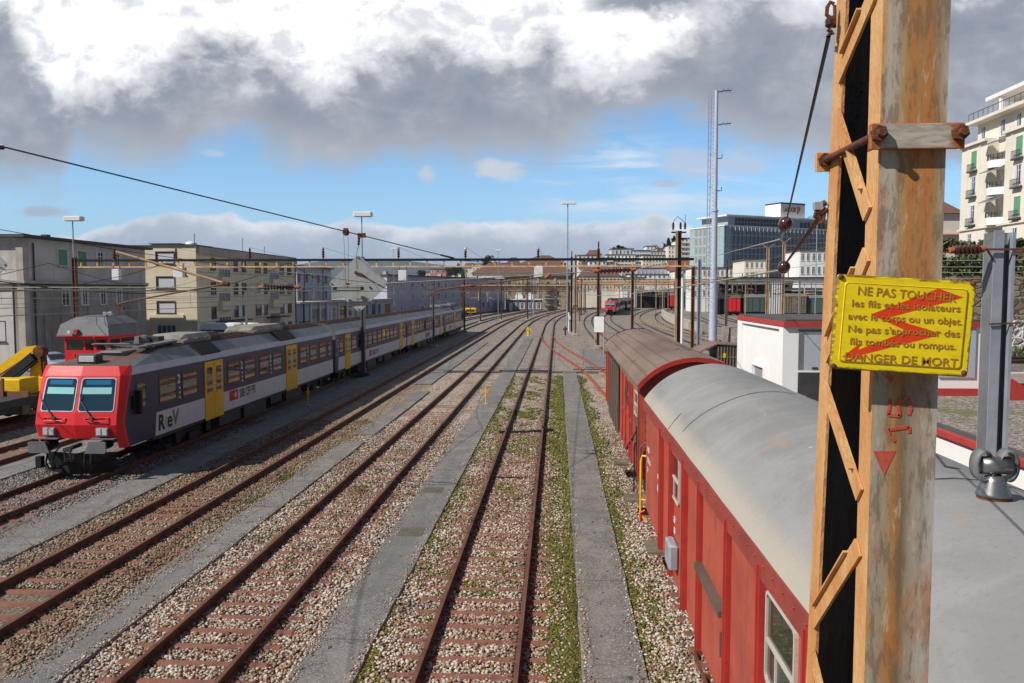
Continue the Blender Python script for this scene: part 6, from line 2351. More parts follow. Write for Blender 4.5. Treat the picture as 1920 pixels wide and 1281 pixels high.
# galvanised H-section mast at the flat roof
HX, HY = P(1868, 600, 12.7).x, 12.7
t = thing('line_mast', 'galvanised H-section mast rising beside the flat gravel roof', 'line mast', (HX, HY, 0))
zt = P(1868, 437, 12.7).z
mb = MB()
mb.box(-.155, -.005, -.15, -.135, 0, zt + .03, 0)
mb.box(-.155, .155, .135, .15, 0, zt, 0)
mb.build('flange', [M['galv']], t)
mb = MB()
mb.box(-.155, -.14, -.135, .135, 0, zt)
mb.box(.0, .155, -.02, -.005, 0, zt)
mb.build('web', M['midgrey'], t)
mb = MB()
mb.box(.11, .155, -.17, -.02, 0, zt)
mb.build('flange', M['galv'], t)
zi = P(1868, 469, 12.7).z
mb = MB()
mb.bar((-.3, -.2, zi), (.3, -.2, zi), .03, .03)
mb.bar((-.28, -.2, zi), (-.16, -.16, zi - .16), .02, .02)
mb.bar((.28, -.2, zi), (.16, -.16, zi - .16), .02, .02)
z2 = P(1868, 606, 12.7).z
mb.bar((-.2, -.18, z2 - .01), (.26, -.18, z2 + .01), .02, .025)
mb.bar((.2, -.18, z2), (.15, -.15, z2 - .2), .015, .015)
mb.build('bracket', M['rust'], t)
insulator('brown ribbed insulator string held by the galvanised H-section mast', P(1846, 467, 12.5), P(1779, 470, 12.5), 6, .082)
wire('dark wire from the H-section mast insulator to behind the rusty mast', [P(1779, 470, 12.5), P(1700, 474, 12.4)], .012)
for k, (y0, y1, lab) in enumerate(((490, 486, 'upper'), (501, 500, 'second'), (512, 510, 'third'), (524, 520, 'fourth'), (566, 556, 'fifth'), (598, 590, 'lowest'))):
    wire(lab + ' of the thin wires strung before the ivy and stone terrace wall', [P(1700, y0, 40), P(1990, y1, 30)], .012, 'wire_green')

# white board on two posts
a, b_ = P(1115, 594, 76), P(1132, 622, 76)
t = thing('notice_board', 'blank white board on two wooden posts at the end of the brown wagon', 'notice board', ((a.x + b_.x) / 2, 76, 0), R(-14))
w = (b_.x - a.x) / 2
mb = MB()
mb.cbox(-w - .04, w + .04, -.05, .0, b_.z - .05, a.z, .01)
mb.build('board', M['white'], t)
for s in (-1, 1):
    mb = MB()
    mb.box(s * w - .05, s * w + .05, .005, .10, 0, a.z - .05)
    mb.build('post', M['pole_tan'], t)


def marker_post(label, px, py0, py1, matn='yellow', w=.035):
    g0 = G(px, py1)
    h = P(px, py0, g0.y).z
    t = thing('marker_post', label, 'marker post', (g0.x, g0.y, 0), 0, 'small track posts')
    mb = MB()
    mb.tube([(0, 0, 0), (0, 0, h)], w, 8)
    mb.build('post', M[matn], t)
    mb = MB()
    mb.cbox(-w * 2.2, w * 2.2, -w, w, h * .62, h * .82, .006)
    mb.build('switch_box', M[matn], t)
    mb = MB()
    mb.cbox(-w * 3.2, w * 3.2, -w * 3.2, w * 3.2, -.01, .05, .01)
    mb.build('footing', M['concrete'], t)


marker_post('thin yellow post on the asphalt path right of the bare track', 911.5, 725, 758)
marker_post('yellow post standing between the violet train and its shaded neighbour track', 577.5, 727, 760)
marker_post('squat yellow point lever beside the far bend of the middle track', 991, 613, 630, 'yellow', .16)
marker_post('rust brown point lever beside the red connecting track', 1060, 612, 630, 'rust', .13)
marker_post('short white stub post at the foot of the pair of poles', 1066.5, 586, 622, 'white', .14)

# railing beside the curved track and the low concrete wall
fpts = [Vector((14.6, 152, 0)), Vector((15.6, 125, 0)), Vector((16.6, 100, 0)), Vector((17.3, 84, 0)), Vector((17.6, 70, 0)), Vector((17.6, 58, 0))]
t = thing('railing', 'rusty post-and-rail fence along the curve behind the brown wagon', 'railing', fpts[0])
dense = []
for a, b_ in zip(fpts, fpts[1:]):
    k = int((b_ - a).length / 2.0)
    dense += [a.lerp(b_, i / k) for i in range(k)]
for p_ in dense:
    mb = MB()
    q = p_ - fpts[0]
    mb.box(q.x - .035, q.x + .035, q.y - .035, q.y + .035, 0, 1.25)
    mb.build('post', M['pole_tan'], t)
for zz in (.45, .85, 1.22):
    mb = MB()
    mb.tube([p_ - fpts[0] + Vector((0, 0, zz)) for p_ in fpts], .028, 5)
    mb.build('rail', M['pole_tan'], t)
mb = MB()
path = [(25.5, 196), (23.0, 170), (21.2, 146), (20.2, 126), (19.9, 112)]
mb.sweep([(-.2, 0), (-.2, 1.35), (-.26, 1.35), (-.26, 1.55), (.26, 1.55), (.26, 1.35), (.2, 1.35), (.2, 0)], [(a, b_, 0) for a, b_ in path])
o = mb.build('retaining_wall', M['concrete'], off=Vector((20, 112, 0)))
tag(o, 'low pale concrete wall curving between the far tracks', 'wall')
# ------------------------------------------------------------------ buildings
WIN = {}


def win_mesh(w, h, style):
    """shared meshes of one window: frame ring with sill, pane behind its face (front faces -y)"""
    key = (round(w, 2), round(h, 2), style)
    if key in WIN:
        return WIN[key]
    fr, pn, sill, bars = {'white': ('frame_white', 'pane', 'offwhite', 1), 'plain': ('frame_white', 'pane_blue', 'offwhite', 0), 'dark': ('frame_dark', 'pane', 'roof_dark', 0), 'green': ('frame_white', 'shutter_green', 'concrete', -1),
                          'blind': ('frame_dark', 'blind', 'roof_dark', -2), 'brown': ('frame_dark', 'blind_brown', 'roof_dark', -2), 'pink': ('pink', 'pane', 'offwhite', 1), 'halfgreen': ('frame_white', 'pane', 'concrete', 2),
                          'glass': ('frame_white', 'pane_blue', 'concrete', 3), 'blinddoor': ('frame_white', 'pane', 'concrete', 1)}[style]
    t_ = min(.07, w * .09)
    mb = MB()
    d = .05
    mb.box(-w / 2, w / 2, -d, 0, h - t_, h, 0)
    mb.box(-w / 2, -w / 2 + t_, -d, 0, 0, h - t_, 0)
    mb.box(w / 2 - t_, w / 2, -d, 0, 0, h - t_, 0)
    mb.box(-w / 2, w / 2, -d, 0, 0, t_, 0)
    if bars in (1, 2):
        mb.box(-t_ * .6, t_ * .6, -d * .9, -.012, t_, h - t_, 0)
        mb.box(-w / 2 + t_, w / 2 - t_, -d * .85, -.012, h * .7, h * .7 + t_ * .6, 0)
    if bars == 3:
        for k in (-1, 0, 1):
            mb.box(k * w / 4 - .03, k * w / 4 + .03, -d * .9, -.012, t_, h - t_, 0)
    mb.box(-w / 2 - .06, w / 2 + .06, -.12, 0, -.07, -.002, 1)
    g = MB()
    g.quad((-w / 2 + t_, -.012, t_), (w / 2 - t_, -.012, t_), (w / 2 - t_, -.012, h - t_), (-w / 2 + t_, -.012, h - t_), 0)
    if bars == -2:        # lowered blind leaves a dark strip above and to one side
        g = MB()
        g.quad((-w / 2 + t_, -.010, t_), (w / 2 - t_, -.010, t_), (w / 2 - t_, -.010, h - t_), (-w / 2 + t_, -.010, h - t_), 1)
        g.box(-w / 2 + t_ + w * .12, w / 2 - t_, -.035, -.014, t_, h * .80, 0)
    if style == 'white' and w > .9:      # net curtains drawn to the sides
        g.box(-w / 2 + t_, -w * .22, -.0135, -.0125, t_, h - t_, 3)
        g.box(w * .27, w / 2 - t_, -.0135, -.0125, t_, h - t_, 3)
    if bars == 2:
        g.box(-w / 2 + t_, w / 2 - t_, -.035, -.014, h * .72, h - t_, 2)
    a = mb.mesh('window', [M[fr], M[sill]])
    b = g.mesh('pane', [M[pn], M['frame_dark'], M['shutter_green'], M['blind']])
    WIN[key] = (a, b)
    return WIN[key]


class Bld:
    """a building on a rectangle: origin = its near right corner in plan, u runs along the face shown, v into the depth"""
    def __init__(s, name, label, o, ang, wl, dl, z0, z1, wall, group=None, cat='building', roof='roof_dark', lip=.35, lipz=.18, wallname='wall'):
        s.t = thing(name, label, cat, (o[0], o[1], z0), ang, group)
        s.W, s.D, s.H = wl, dl, z1 - z0
        mb = MB()
        mb.box(0, wl, 0, dl, -.3, s.H)
        mb.build(wallname, M[wall], s.t)
        if roof:
            mb = MB()
            mb.box(-lip, wl + lip, -lip, dl + lip, s.H + .002, s.H + lipz)
            s.roof = mb.build('roof', M[roof], s.t)

    def place(s, face, u, z, off=0.0):
        """local position and rotation on a face: front (-y), right (+x), left (-x)"""
        if face == 'front':
            return (u, -off, z), 0.0
        if face == 'right':
            return (s.W + off, u, z), R(90)
        return (-off, u, z), R(-90)

    def win(s, face, u, z, w, h, style='white', off=0.0):
        a, b = win_mesh(w, h, style)
        p, r = s.place(face, u, z, off)
        o = put('window', a, s.t, p, r)
        q = put('pane', b, o, (0, 0, 0))
        return o

    def grid(s, face, us, zs, w, h, style='white', alt=None, seed=1):
        rnd = random.Random(seed)
        for z in zs:
            for u in us:
                s.win(face, u, z, w, h, rnd.choice(alt) if alt and rnd.random() < .45 else style)

    def box(s, name, matn, x0, x1, y0, y1, z0, z1, parent=None):
        mb = MB()
        mb.box(x0, x1, y0, y1, z0, z1)
        return mb.build(name, M[matn], parent or s.t)


# grey stained house on the left
X1 = -40.0
ya_, yb_ = PX(46, X1), PX(275, X1)
b = Bld('grey_house', 'grey soot-stained house with green blinds and a thin flat eave, beside the yard road', (X1 - 15, ya_), 0, 15, yb_ - ya_, 0, 9.95, 'grey_wall', 'houses along the yard', lip=.55, lipz=.22)
b.box('upper_storey', 'grey_wall_up', .0, 15.02, -.02, b.D - .02, 6.75, 9.94)
b.box('cornice', 'concrete', -.2, 15.3, -.3, b.D, 6.52, 6.74)
b.box('cornice', 'roof_dark', 14.95, 15.2, -.2, b.D, 6.40, 6.52)
b.box('corner_pier', 'concrete', 14.6, 15.14, -.14, .5, 0, 9.9)
mb = MB()
mb.tube([(14.35, -.2, 0), (14.35, -.2, 6.4)], .07, 8)
mb.tube([(15.12, 1.15, 0), (15.12, 1.15, 9.6)], .06, 8)
mb.build('downpipe', M['frame_dark'], b.t)
b.box('front_panel', 'grey_wall_up', 0, 14.2, -.04, -.002, .3, 6.4)
for q0, q1, st in ((111, 130, 'green'), (148, 166, 'green'), (183, 199, 'white'), (215, 229, 'white')):
    y0, y1 = PX(q0, X1), PX(q1, X1)
    b.win('right', (y0 + y1) / 2 - ya_, 7.95, y1 - y0, 1.42, st, .021)
for q0, q1, st in ((117, 131, 'halfgreen'), (152, 168, 'white'), (187, 202, 'white'), (218, 231, 'white')):
    y0, y1 = PX(q0, X1), PX(q1, X1)
    b.win('right', (y0 + y1) / 2 - ya_, 4.75, y1 - y0, 1.45, st)
for q0, q1, st in ((152, 171, 'dark'), (219, 235, 'halfgreen')):
    y0, y1 = PX(q0, X1), PX(q1, X1)
    b.win('right', (y0 + y1) / 2 - ya_, 2.1, y1 - y0, 1.5, st)
b.win('front', 13.0, 2.1, 1.1, 1.6, 'dark')
for q in (4, 9, 12.5):
    b.box('chimney', 'roof_dark', q, q + .5, 6, 6.5, 10.15, 10.6)
mb = MB()
rg = random.Random(4)
for k in range(16):
    y0, z0 = 13.2 + rg.uniform(-1.4, 1.4), 1.35 + rg.uniform(-.35, .35)
    mb.tube([(15.025, y0 + rg.uniform(-.2, .2), z0 + rg.uniform(-.25, .25)) for _ in range(4)], .025, 4)
mb.build('painted_scrawl', M['frame_dark'], b.t)
mb = MB()
mb.tube([(15.02, 5.6 + .3 * math.sin(k * 1.9), 1.2 + .07 * k + .25 * math.cos(k * 2.3)) for k in range(14)], .03, 4)
mb.build('painted_scrawl', M['pink'], b.t)

# beige apartment block
X2 = -37.0
ya_, yb_ = PX(370, X2), PX(555, X2)
b = Bld('apartment_block', 'beige four-storey apartment block with pale roller blinds on its sunlit end', (X2 - 14, ya_), 0, 14, yb_ - ya_, 0, 10.55, 'beige', 'houses along the yard', lip=.12, lipz=.12)
b.box('parapet_band', 'concrete', 14.0, 14.25, .3, b.D + .2, 9.75, 10.54)
for z in (8.75, 6.2, 3.65):
    b.win('front', 10.75, z, 2.0, 1.28, 'blind')
    b.win('front', 8.0, z - .1, .7, 1.2, 'white')
b.win('front', 10.75, 1.15, 2.05, 1.35, 'glass')
b.win('front', 12.55, 7.65, .7, .9, 'blind')
b.box('bay', 'beige', 9.0, 12.6, -.12, -.003, 2.6, 3.55)
colsr = [(397, 406, 'dark'), (440, 447, 'dark'), (455, 463, 'brown'), (480, 490, 'white'), (496, 502, 'dark'), (526, 533, 'dark'), (540, 547, 'brown')]
for fl, zb in enumerate((8.25, 5.65, 3.05, .5)):
    for k, (q0, q1, st) in enumerate(colsr):
        y0, y1 = PX(q0, X2), PX(q1, X2)
        b.win('right', (y0 + y1) / 2 - ya_, zb, y1 - y0, 1.28, ['dark', 'white', 'brown', 'dark'][(k + fl * 2) % 4] if st != 'dark' else 'dark')
    for q0, q1 in ((448, 454), (491, 495.5), (534, 539)):
        y0, y1 = PX(q0, X2), PX(q1, X2)
        b.box('panel', 'white', 14.004, 14.03, y0 - ya_, y1 - ya_, zb, zb + 1.25)
for zb in (7.1, 4.45, 1.8):
    for q0, q1 in ((411, 433), (507, 524)):
        y0, y1 = PX(q0, X2), PX(q1, X2)
        w = b.win('right', (y0 + y1) / 2 - ya_, zb, y1 - y0, 1.35, 'glass')
for q0, q1 in ((405, 455), (500, 530)):
    y0, y1 = PX(q0, X2), PX(q1, X2)
    b.box('canopy', 'roof_dark', 14.0, 15.2, y0 - ya_, y1 - ya_, 2.55, 2.68)
for q, w, h in ((3.5, 2.2, .7), (8, 3.4, .9), (13, 1.6, .55), (22, 3, .8)):
    bb = b.box('roof_box', 'concrete', 7.5, 10.5, q, q + w, 10.67, 10.67 + h * .45)
    b.box('cap', 'roof_dark', 7.3, 10.7, q - .2, q + w + .2, 10.672 + h * .45, 10.75 + h * .45, bb)
mb = MB()
mb.lathe([(.7, 0), (.65, .25), (.4, .45), (.05, .52)], (9, 9.7, 11.15), (0, 0, 1), 14)
mb.build('roof_dome', M['white'], b.t, smooth=True)
mb = MB()
mb.tube([(14.1, b.D - .2, 0), (14.1, b.D - .2, 9.7)], .07, 6)
mb.build('downpipe', M['frame_dark'], b.t)

for q, h_ in ((5.2, 1.6), (18.5, 2.0), (26, 1.4)):
    mb = MB()
    mb.tube([(11.5, q, 10.6), (11.5, q, 10.6 + h_)], .03, 5)
    for k in range(4):
        mb.tube([(11.5, q - .35 + .04 * k, 10.6 + h_ - .1 - k * .18), (11.5, q + .35 - .04 * k, 10.6 + h_ - .1 - k * .18)], .014, 4)
    mb.build('aerial', M['frame_dark'], b.t)
for zb in (7.1, 4.45):
    for q0, q1 in ((411, 433), (507, 524)):
        y0, y1 = PX(q0, X2) - ya_, PX(q1, X2) - ya_
        b.box('balcony', 'beige', 14.004, 14.5, y0 - .1, y1 + .1, zb - .55, zb + .42)
mb = MB()
for k in range(1, 4):
    mb.box(14.002, 14.012, .3, b.D - .3, 2.62 * k + .05, 2.62 * k + .09)
mb.build('floor_joint', M['roof_dark'], b.t)
# blue-grey low house with pink shutters, and the glass-fronted shed before it
X3 = -43.0
ya_, yb_ = PX(558, X3), PX(622, X3)
b = Bld('townhouse', 'low blue-grey house with pinkish window frames next to the beige block', (X3 - 12, ya_), 0, 12, yb_ - ya_, 0, 10.1, 'bluegrey', 'houses along the yard', lip=.5, lipz=.2)
for zb in (7.4, 4.6):
    for q in (562, 576, 598, 612):
        b.win('right', PX(q, X3) - ya_, zb, 1.3, 1.5, 'pink')
    b.win('right', PX(587, X3) - ya_, zb, 1.6, 1.9, 'white')
for q in (571, 606):
    mb = MB()
    mb.tube([(12.08, PX(q, X3) - ya_, 0), (12.08, PX(q, X3) - ya_, 10)], .07, 6)
    mb.build('downpipe', M['frame_dark'], b.t)
X4 = -38.6
ya_, yb_ = PX(556, X4), PX(735, X4)
b = Bld('workshop', 'long low workshop with pale columns, tall glass doors and an orange door', (X4 - 8, ya_), 0, 8, yb_ - ya_, 0, 4.1, 'bluegrey', 'houses along the yard', lip=.8, lipz=.25)
b.roof.data.materials[0] = M['concrete']
for k, (q0, q1, st) in enumerate(((583, 597, 'plain'), (599, 611, 'plain'), (620, 632, 'white'), (634, 648, 'dark'), (650, 662, 'white'), (684, 693, 'white'), (696, 703, 'dark'), (707, 714, 'plain'))):
    y0, y1 = PX(q0, X4), PX(q1, X4)
    b.win('right', (y0 + y1) / 2 - ya_, .25, y1 - y0, 3.1, st)
for q in (581, 598, 612, 633, 649, 668, 682, 694, 705):
    b.box('column', 'white', 8.06, 8.3, PX(q, X4) - ya_ - .18, PX(q, X4) - ya_ + .18, 0, 4.05)
for q0, q1 in ((717.5, 724), (735.5, 736)):
    pass
b.box('roller_door', 'orange', 8.004, 8.05, PX(722, X4) - ya_, PX(732, X4) - ya_, .1, 3.2)
mb = MB()
rg = random.Random(8)
for k in range(10):
    y0 = PX(560, X4) - ya_ + k * .55
    mb.tube([(8.02, y0 + .35 * math.cos(a), .95 + .45 * math.sin(a + k)) for a in np.linspace(0, 5.5, 8)], .04, 4)
mb.build('painted_scrawl', M['ink_blue'], b.t)

# long lilac-grey house turned with the curve
o4, a4 = Vector((-39.2, 182)), math.atan2(.947, .32)
b = Bld('long_house', 'long lilac-grey apartment house with rows of small white windows along the bend', (o4.x, o4.y), a4, 71, 12, 0, 9.6, 'lilac', 'houses along the yard', lip=.4, lipz=.3)
b.t.rotation_euler = (0, 0, a4)
for z in (6.9, 4.1, 1.3):
    for k, u in enumerate((3, 6.5, 12, 17, 20.5, 26, 30, 34.5, 40, 44, 49, 54.5, 58, 63, 68)):
        b.win('front', u, z, 1.5 if k % 3 else 2.1, 1.5, ['white', 'white', 'plain'][k % 3])
for u in (23.2, 51.8):
    mb = MB()
    mb.box(u - .75, u + .75, -.03, -.002, 1, 8.8)
    st_ = mb.build('stair_window', M['pane'], b.t)
    mb = MB()
    for k in range(13):
        mb.box(u - .75, u + .75, -.07, -.03, 1 + k * .64, 1.12 + k * .64)
    for q in (-.75, -.05, .65):
        mb.box(u + q, u + q + .1, -.065, -.03, 1, 8.8)
    mb.build('frame', M['frame_white'], st_)
for u in (8, 37, 61):
    b.box('chimney', 'concrete', u, u + 1, 5, 6, 9.9, 10.8)

# tan stone apartment house with balconies
xl, xr = P(946, 580, 262).x, P(1072, 580, 262).x
b = Bld('apartment_house', 'tan stone apartment house with wrought balconies at the end of the bend', (xl, 262), R(2), xr - xl, 14, 0, 10.8, 'stone_wall', 'houses along the yard', lip=.5, lipz=.4)
for z in (7.6, 4.7, 1.6):
    for k, u in enumerate(np.linspace(1.6, xr - xl - 1.4, 7)):
        b.win('front', float(u), z, 1.3, 1.7, 'white' if k % 2 else 'plain')
    for u in (7.0, 14.6):
        mb = MB()
        mb.box(u - 1.6, u + 1.6, -1.1, -.002, z - .35, z - .2)
        for q in np.linspace(-1.55, 1.55, 11):
            mb.box(u + q - .03, u + q + .03, -1.08, -1.03, z - .2, z + .6)
        mb.box(u - 1.6, u + 1.6, -1.1, -1.02, z + .6, z + .68)
        mb.build('balcony', M['midgrey'], b.t)
for u in (14.6,):
    b.box('awning', 'cream', u - 1.6, u + 1.6, -1.3, -.05, 6.5, 6.62)
    b.box('awning', 'cream', u - 1.6, u + 1.6, -1.3, -.05, 3.5, 3.62)
for u in np.linspace(0, xr - xl, 5):
    b.box('pilaster', 'concrete', float(u) - .35, float(u) + .35, -.18, -.002, 0, 10.7)
# small white pavilion at its foot
p0, p1 = P(948, 580, 240), P(1016, 580, 240)
b = Bld('pavilion', 'low dark station pavilion with a white roof terrace and round gable', (p0.x, 240), R(2), p1.x - p0.x, 6, 0, 3.4, 'midgrey', None, lip=.3, lipz=.35)
b.roof.data.materials[0] = M['white']
for u in np.linspace(2.5, p1.x - p0.x - 1, 4):
    b.win('front', float(u), .7, 1.6, 1.9, 'white')
b.box('door', 'white', 1.1, 2.0, -.04, -.003, 0, 2.6)
mb = MB()
for s_, mm in ((4.0, 'white'), (7.2, 'white')):
    mb.slab([(s_ + 1.3 * math.cos(a), 1.0, 3.76 + 1.9 * math.sin(a)) for a in np.linspace(0, math.pi, 9)], (0, .3, 0))
mb.build('round_gable', M['white'], b.t)


def hip(name, label, px0, px1, ye, yr, Y, dep, matn, wall, base=0.0, group=None, ridge=.35):
    a, c_ = P(px0, ye, Y), P(px1, ye, Y)
    zr = P(px0, yr, Y + dep / 2).z
    t = thing(name, label, 'building', (a.x, Y, base), 0, group)
    L = c_.x - a.x
    h = a.z - base
    mb = MB()
    mb.box(.6, L - .6, .6, dep - .6, 0, h - .02)
    mb.build('wall', M[wall], t)
    mb = MB()
    k = ridge * L / 2
    H = zr - base
    A = [(0, 0, h), (L, 0, h), (L, dep, h), (0, dep, h)]
    Rg = [(k, dep / 2, H), (L - k, dep / 2, H)]
    mb.add(A + Rg, [(0, 1, 5, 4), (1, 2, 5), (2, 3, 4, 5), (3, 0, 4), (0, 3, 2, 1)])
    r_ = mb.build('roof', M[matn], t)
    wv, hv = 1.3, 1.7
    for k in range(int((L - 2) / 3.2)):
        for j in range(int((h - 1) / 3.2)):
            a_, b__ = win_mesh(wv, hv, 'white' if (k + j) % 2 else 'plain')
            o = put('window', a_, t, (2.2 + k * 3.2, .6, h - 3.1 - j * 3.2), 0)
            put('pane', b__, o, (0, 0, 0))
    return t, L, h, H


g2 = 'houses of the town behind the yard'
t, L, h, H = hip('hall', 'broad building under a long brown hipped roof behind the tan apartment house', 882, 1078, 512.5, 493, 300, 30, 'tiles', 'offwhite', 0, g2, .30)
mb = MB()
for k in range(16):
    mb.box(2 + k * 2.3, 3.6 + k * 2.3, -1.2, .55, h - 2.2, h - 2.0)
mb.build('awning', M['cream'], t)
hip('hall', 'second brown hipped roof with a flat ridge rising above the longer brown roof', 975, 1062, 494, 479, 318, 34, 'tiles', 'offwhite', 0, g2, .75)
hip('house', 'dark brown mansard-roofed house right of the pair of poles', 1082, 1168, 521, 498, 330, 24, 'tiles', 'cream', 0, g2, .45)
hip('house', 'small house with a dark hipped roof at the left of the brown roofs', 948, 975, 494, 483, 380, 20, 'roof_dark', 'offwhite', 0, g2, .6)
hip('house', 'pale house with a red roof below the glass office', 1252, 1306, 505, 489, 345, 22, 'tiles_red', 'white', 0, g2, .25)
hip('house', 'cream house under a low red roof by the white terrace flats', 1265, 1312, 507, 488, 300, 18, 'tiles_red', 'cream', 0, g2, .3)


def block(label, px0, px1, yt, yb, Y, wall, floors, nw, style='plain', cat='building', base=0.0, ang=0.0, band=None, dep=14):
    a, c_ = P(px0, yt, Y), P(px1, yt, Y)
    zb = P(px0, yb, Y).z
    b = Bld('apartment_block', label, (a.x, Y), ang, c_.x - a.x, dep, base, a.z, wall, g2, cat, lip=.3, lipz=.3)
    H = a.z - zb
    fh = H / floors
    off = zb - base
    for f in range(floors):
        z = off + f * fh + fh * .25
        for k in range(nw):
            u = (k + .5) * b.W / nw
            b.win('front', u, z, b.W / nw * .52, fh * .55, style if (k + f) % 3 else 'white')
        if band:
            b.box('balcony_band', band, 0, b.W, -.9, -.003, off + f * fh - .1, off + f * fh + fh * .17)
    return b


block('cream flats with brown balconies just right of the pair of poles', 1084, 1122, 479, 503, 395, 'cream', 3, 5, band='blind_brown')
block('white flats partly behind the cream ones, small windows', 1104, 1137, 490, 506, 380, 'white', 2, 4)
block('broad white terraced flats with long balconies on the hill', 1137, 1191, 478, 503, 410, 'white', 3, 8, band='white')
block('upper setback storey of pale flats on the hill under roof plants', 1146, 1188, 467, 480, 418, 'offwhite', 1, 6)
block('flats with a blue glass corner on the hill', 1188, 1220, 470, 497, 412, 'bluegrey', 4, 6, 'glass', band='white')
block('grey shed-roofed row with white gables in front of the hill', 1194, 1262, 503, 522, 350, 'lilac', 1, 9, 'white')
block('white row of small houses under the grey shed roof', 1180, 1302, 515, 531, 325, 'white', 2, 14)
block('grey-roofed villa with balconies between the glass corner flats and the conifers', 1220, 1254, 472, 494, 430, 'offwhite', 3, 6, band='midgrey')
block('cream block just left of the twin-pipe mast on the hill', 1253, 1270, 461, 492, 420, 'cream', 4, 3)
block('tall white hillside block right of the conifers', 1277, 1305, 447, 490, 415, 'offwhite', 5, 4, band='cream')
block('small white house far left over the lilac house roof', 905, 935, 488, 500, 520, 'white', 1, 3)
block('white houses in a row over the lilac house, beside the diamond sign', 885, 912, 495, 508, 480, 'offwhite', 2, 4)
block('pale little block on the skyline above the lilac house', 842, 868, 501, 512, 520, 'white', 1, 3)
block('pinkish little block on the skyline above the lilac house', 806, 836, 505, 514, 520, 'pink', 1, 3)

block('low white annex below the teal office corner, half behind the radio mast', 1300, 1400, 503, 560, 238, 'white', 3, 12, 'white')
block('yellowish flats with flat roof between the poles and the white terrace flats', 1122, 1150, 484, 505, 400, 'cream', 3, 4, band='offwhite')
block('low grey parking deck under the white terrace flats', 1166, 1200, 500, 522, 355, 'concrete', 2, 6, 'dark')
block('pale long house stepping up behind the grey-roofed villa', 1205, 1246, 479, 500, 405, 'cream', 3, 7, 'white')
block('small cream house beside the first conifer', 1232, 1256, 466, 486, 440, 'cream', 2, 4, 'white')
block('square white house on the skyline just left of the conifers', 1212, 1232, 462, 476, 445, 'white', 2, 3, 'white')
block('narrow pale tower house touching the twin-pipe mast', 1266, 1280, 452, 492, 425, 'white', 5, 2, 'white')
block('low cream row in front of the brown mansard house', 1086, 1170, 519, 545, 296, 'cream', 2, 12, 'white')
block('white row right of the brown mansard house, before the grey shed row', 1168, 1210, 521, 546, 292, 'white', 2, 6, 'white')
block('white building on the slope behind the glass office roof sign', 1478, 1500, 414, 436, 470, 'white', 3, 3, 'white')
block('pale hillside house right of the office roof, among bare trees', 1512, 1546, 421, 440, 470, 'offwhite', 2, 5, 'white')
block('row of white cottages on the skyline between the diamond sign and the lilac house', 792, 832, 511, 520, 540, 'offwhite', 1, 6, 'white')
hip('house', 'small house with red hipped roof among the skyline cottages', 868, 890, 501, 493, 500, 12, 'tiles_red', 'offwhite', 0, g2, .4)
hip('house', 'pale villa with brown hipped roof on the hill above the mansard house', 1098, 1130, 478, 469, 440, 14, 'tiles', 'offwhite', 0, g2, .5)
# teal glass office
CY, CXo = 262.0, P(1358, 500, 262).x
ga = math.atan2(.47, .88)
zt = P(1358, 424, CY).z
t = thing('glass_office', 'big glass office building with a teal corner and a sign box on its roof', 'office building', (CXo, CY, 0), ga)
LW, DW = 66, 17.5
mb = MB()
mb.box(0, LW, 0, DW, 0, zt)
mb.build('core', M['glass_slate'], t)
nfl = 8
z0_ = 3.0
fh = (zt - z0_) / nfl
mb = MB()
mb.box(-.35, -.004, -.35, DW, z0_, zt + .02, 0)
mb.box(-.35, 2.2, -.35, -.004, z0_, zt + .02, 0)
mb.build('curtain_wall', M['glass_teal'], t)
mb = MB()
for f in range(nfl + 1):
    mb.box(-.42, -.36, -.42, DW, z0_ + f * fh - .12, z0_ + f * fh + .12)
    mb.box(-.42, 2.2, -.42, -.36, z0_ + f * fh - .1, z0_ + f * fh + .1)
for k in range(9):
    mb.box(-.41, -.36, DW * k / 8 - .06, DW * k / 8 + .06, z0_, zt)
mb.build('mullion', M['fin'], t)
mb = MB()
nfx = 38
rgl = random.Random(3)
for f in range(nfl):
    zz = z0_ + f * fh
    mb.box(2.3, LW, -.16, -.003, zz, zz + .35, 0)
    for k in range(nfx):
        u = 2.4 + (LW - 2.6) * k / nfx
        mb.box(u, u + .16, -.42, -.17, zz + .36, zz + fh - .02, 1)
        if rgl.random() < .42:
            mb.box(u + .5, u + 1.35, -.06, -.003, zz + .4, zz + fh * .92, 2)
mb.build('facade_grille', [M['glass_teal'], M['fin'], M['fin_rose']], t)
for f in range(nfl):
    for k in (2, 4, 5, 6):
        mb = MB()
        mb.box(-.44, -.43, DW * k / 8 + .5, DW * k / 8 + 1.6, z0_ + f * fh + .6, z0_ + (f + 1) * fh - .3)
        mb.build('blind', M['fin_rose'], t)
mb = MB()
for k in range(40):
    u = 1.2 + k * 1.62
    mb.slab([(u, -.55, zt), (u + .9, -.55, zt), (u + .45, -.55, zt - 1.1)], (0, .1, 0))
mb.box(-.5, LW, -.6, -.43, zt + .02, zt + .35)
mb.box(-.6, -.40, -.43, DW, zt + .02, zt + .35)
mb.build('parapet', M['white'], t)
mb = MB()
zs0 = zt + .36
mb.box(4.5, LW, 4, DW, zt + .002, zs0 + 3.2)
su = mb.build('setback_storey', M['fin'], t)
mb = MB()
mb.box(2.5, LW, 2.2, DW, zs0 + 3.2, zs0 + 3.7)
mb.build('roof', M['white'], su)
mb = MB()
for k in range(18):
    for j in (0, 1):
        mb.box(7.5 + k * 1.35, 8.5 + k * 1.35, 3.9, 3.98, zs0 + .35 + j * 1.35, zs0 + 1.5 + j * 1.35)
for k in range(16):
    mb.box(36 + k * 1.7, 37.2 + k * 1.7, 3.9, 3.98, zs0 + .5, zs0 + 2.4)
mb.build('window', M['pane'], su)
mb = MB()
xs0 = 27.5
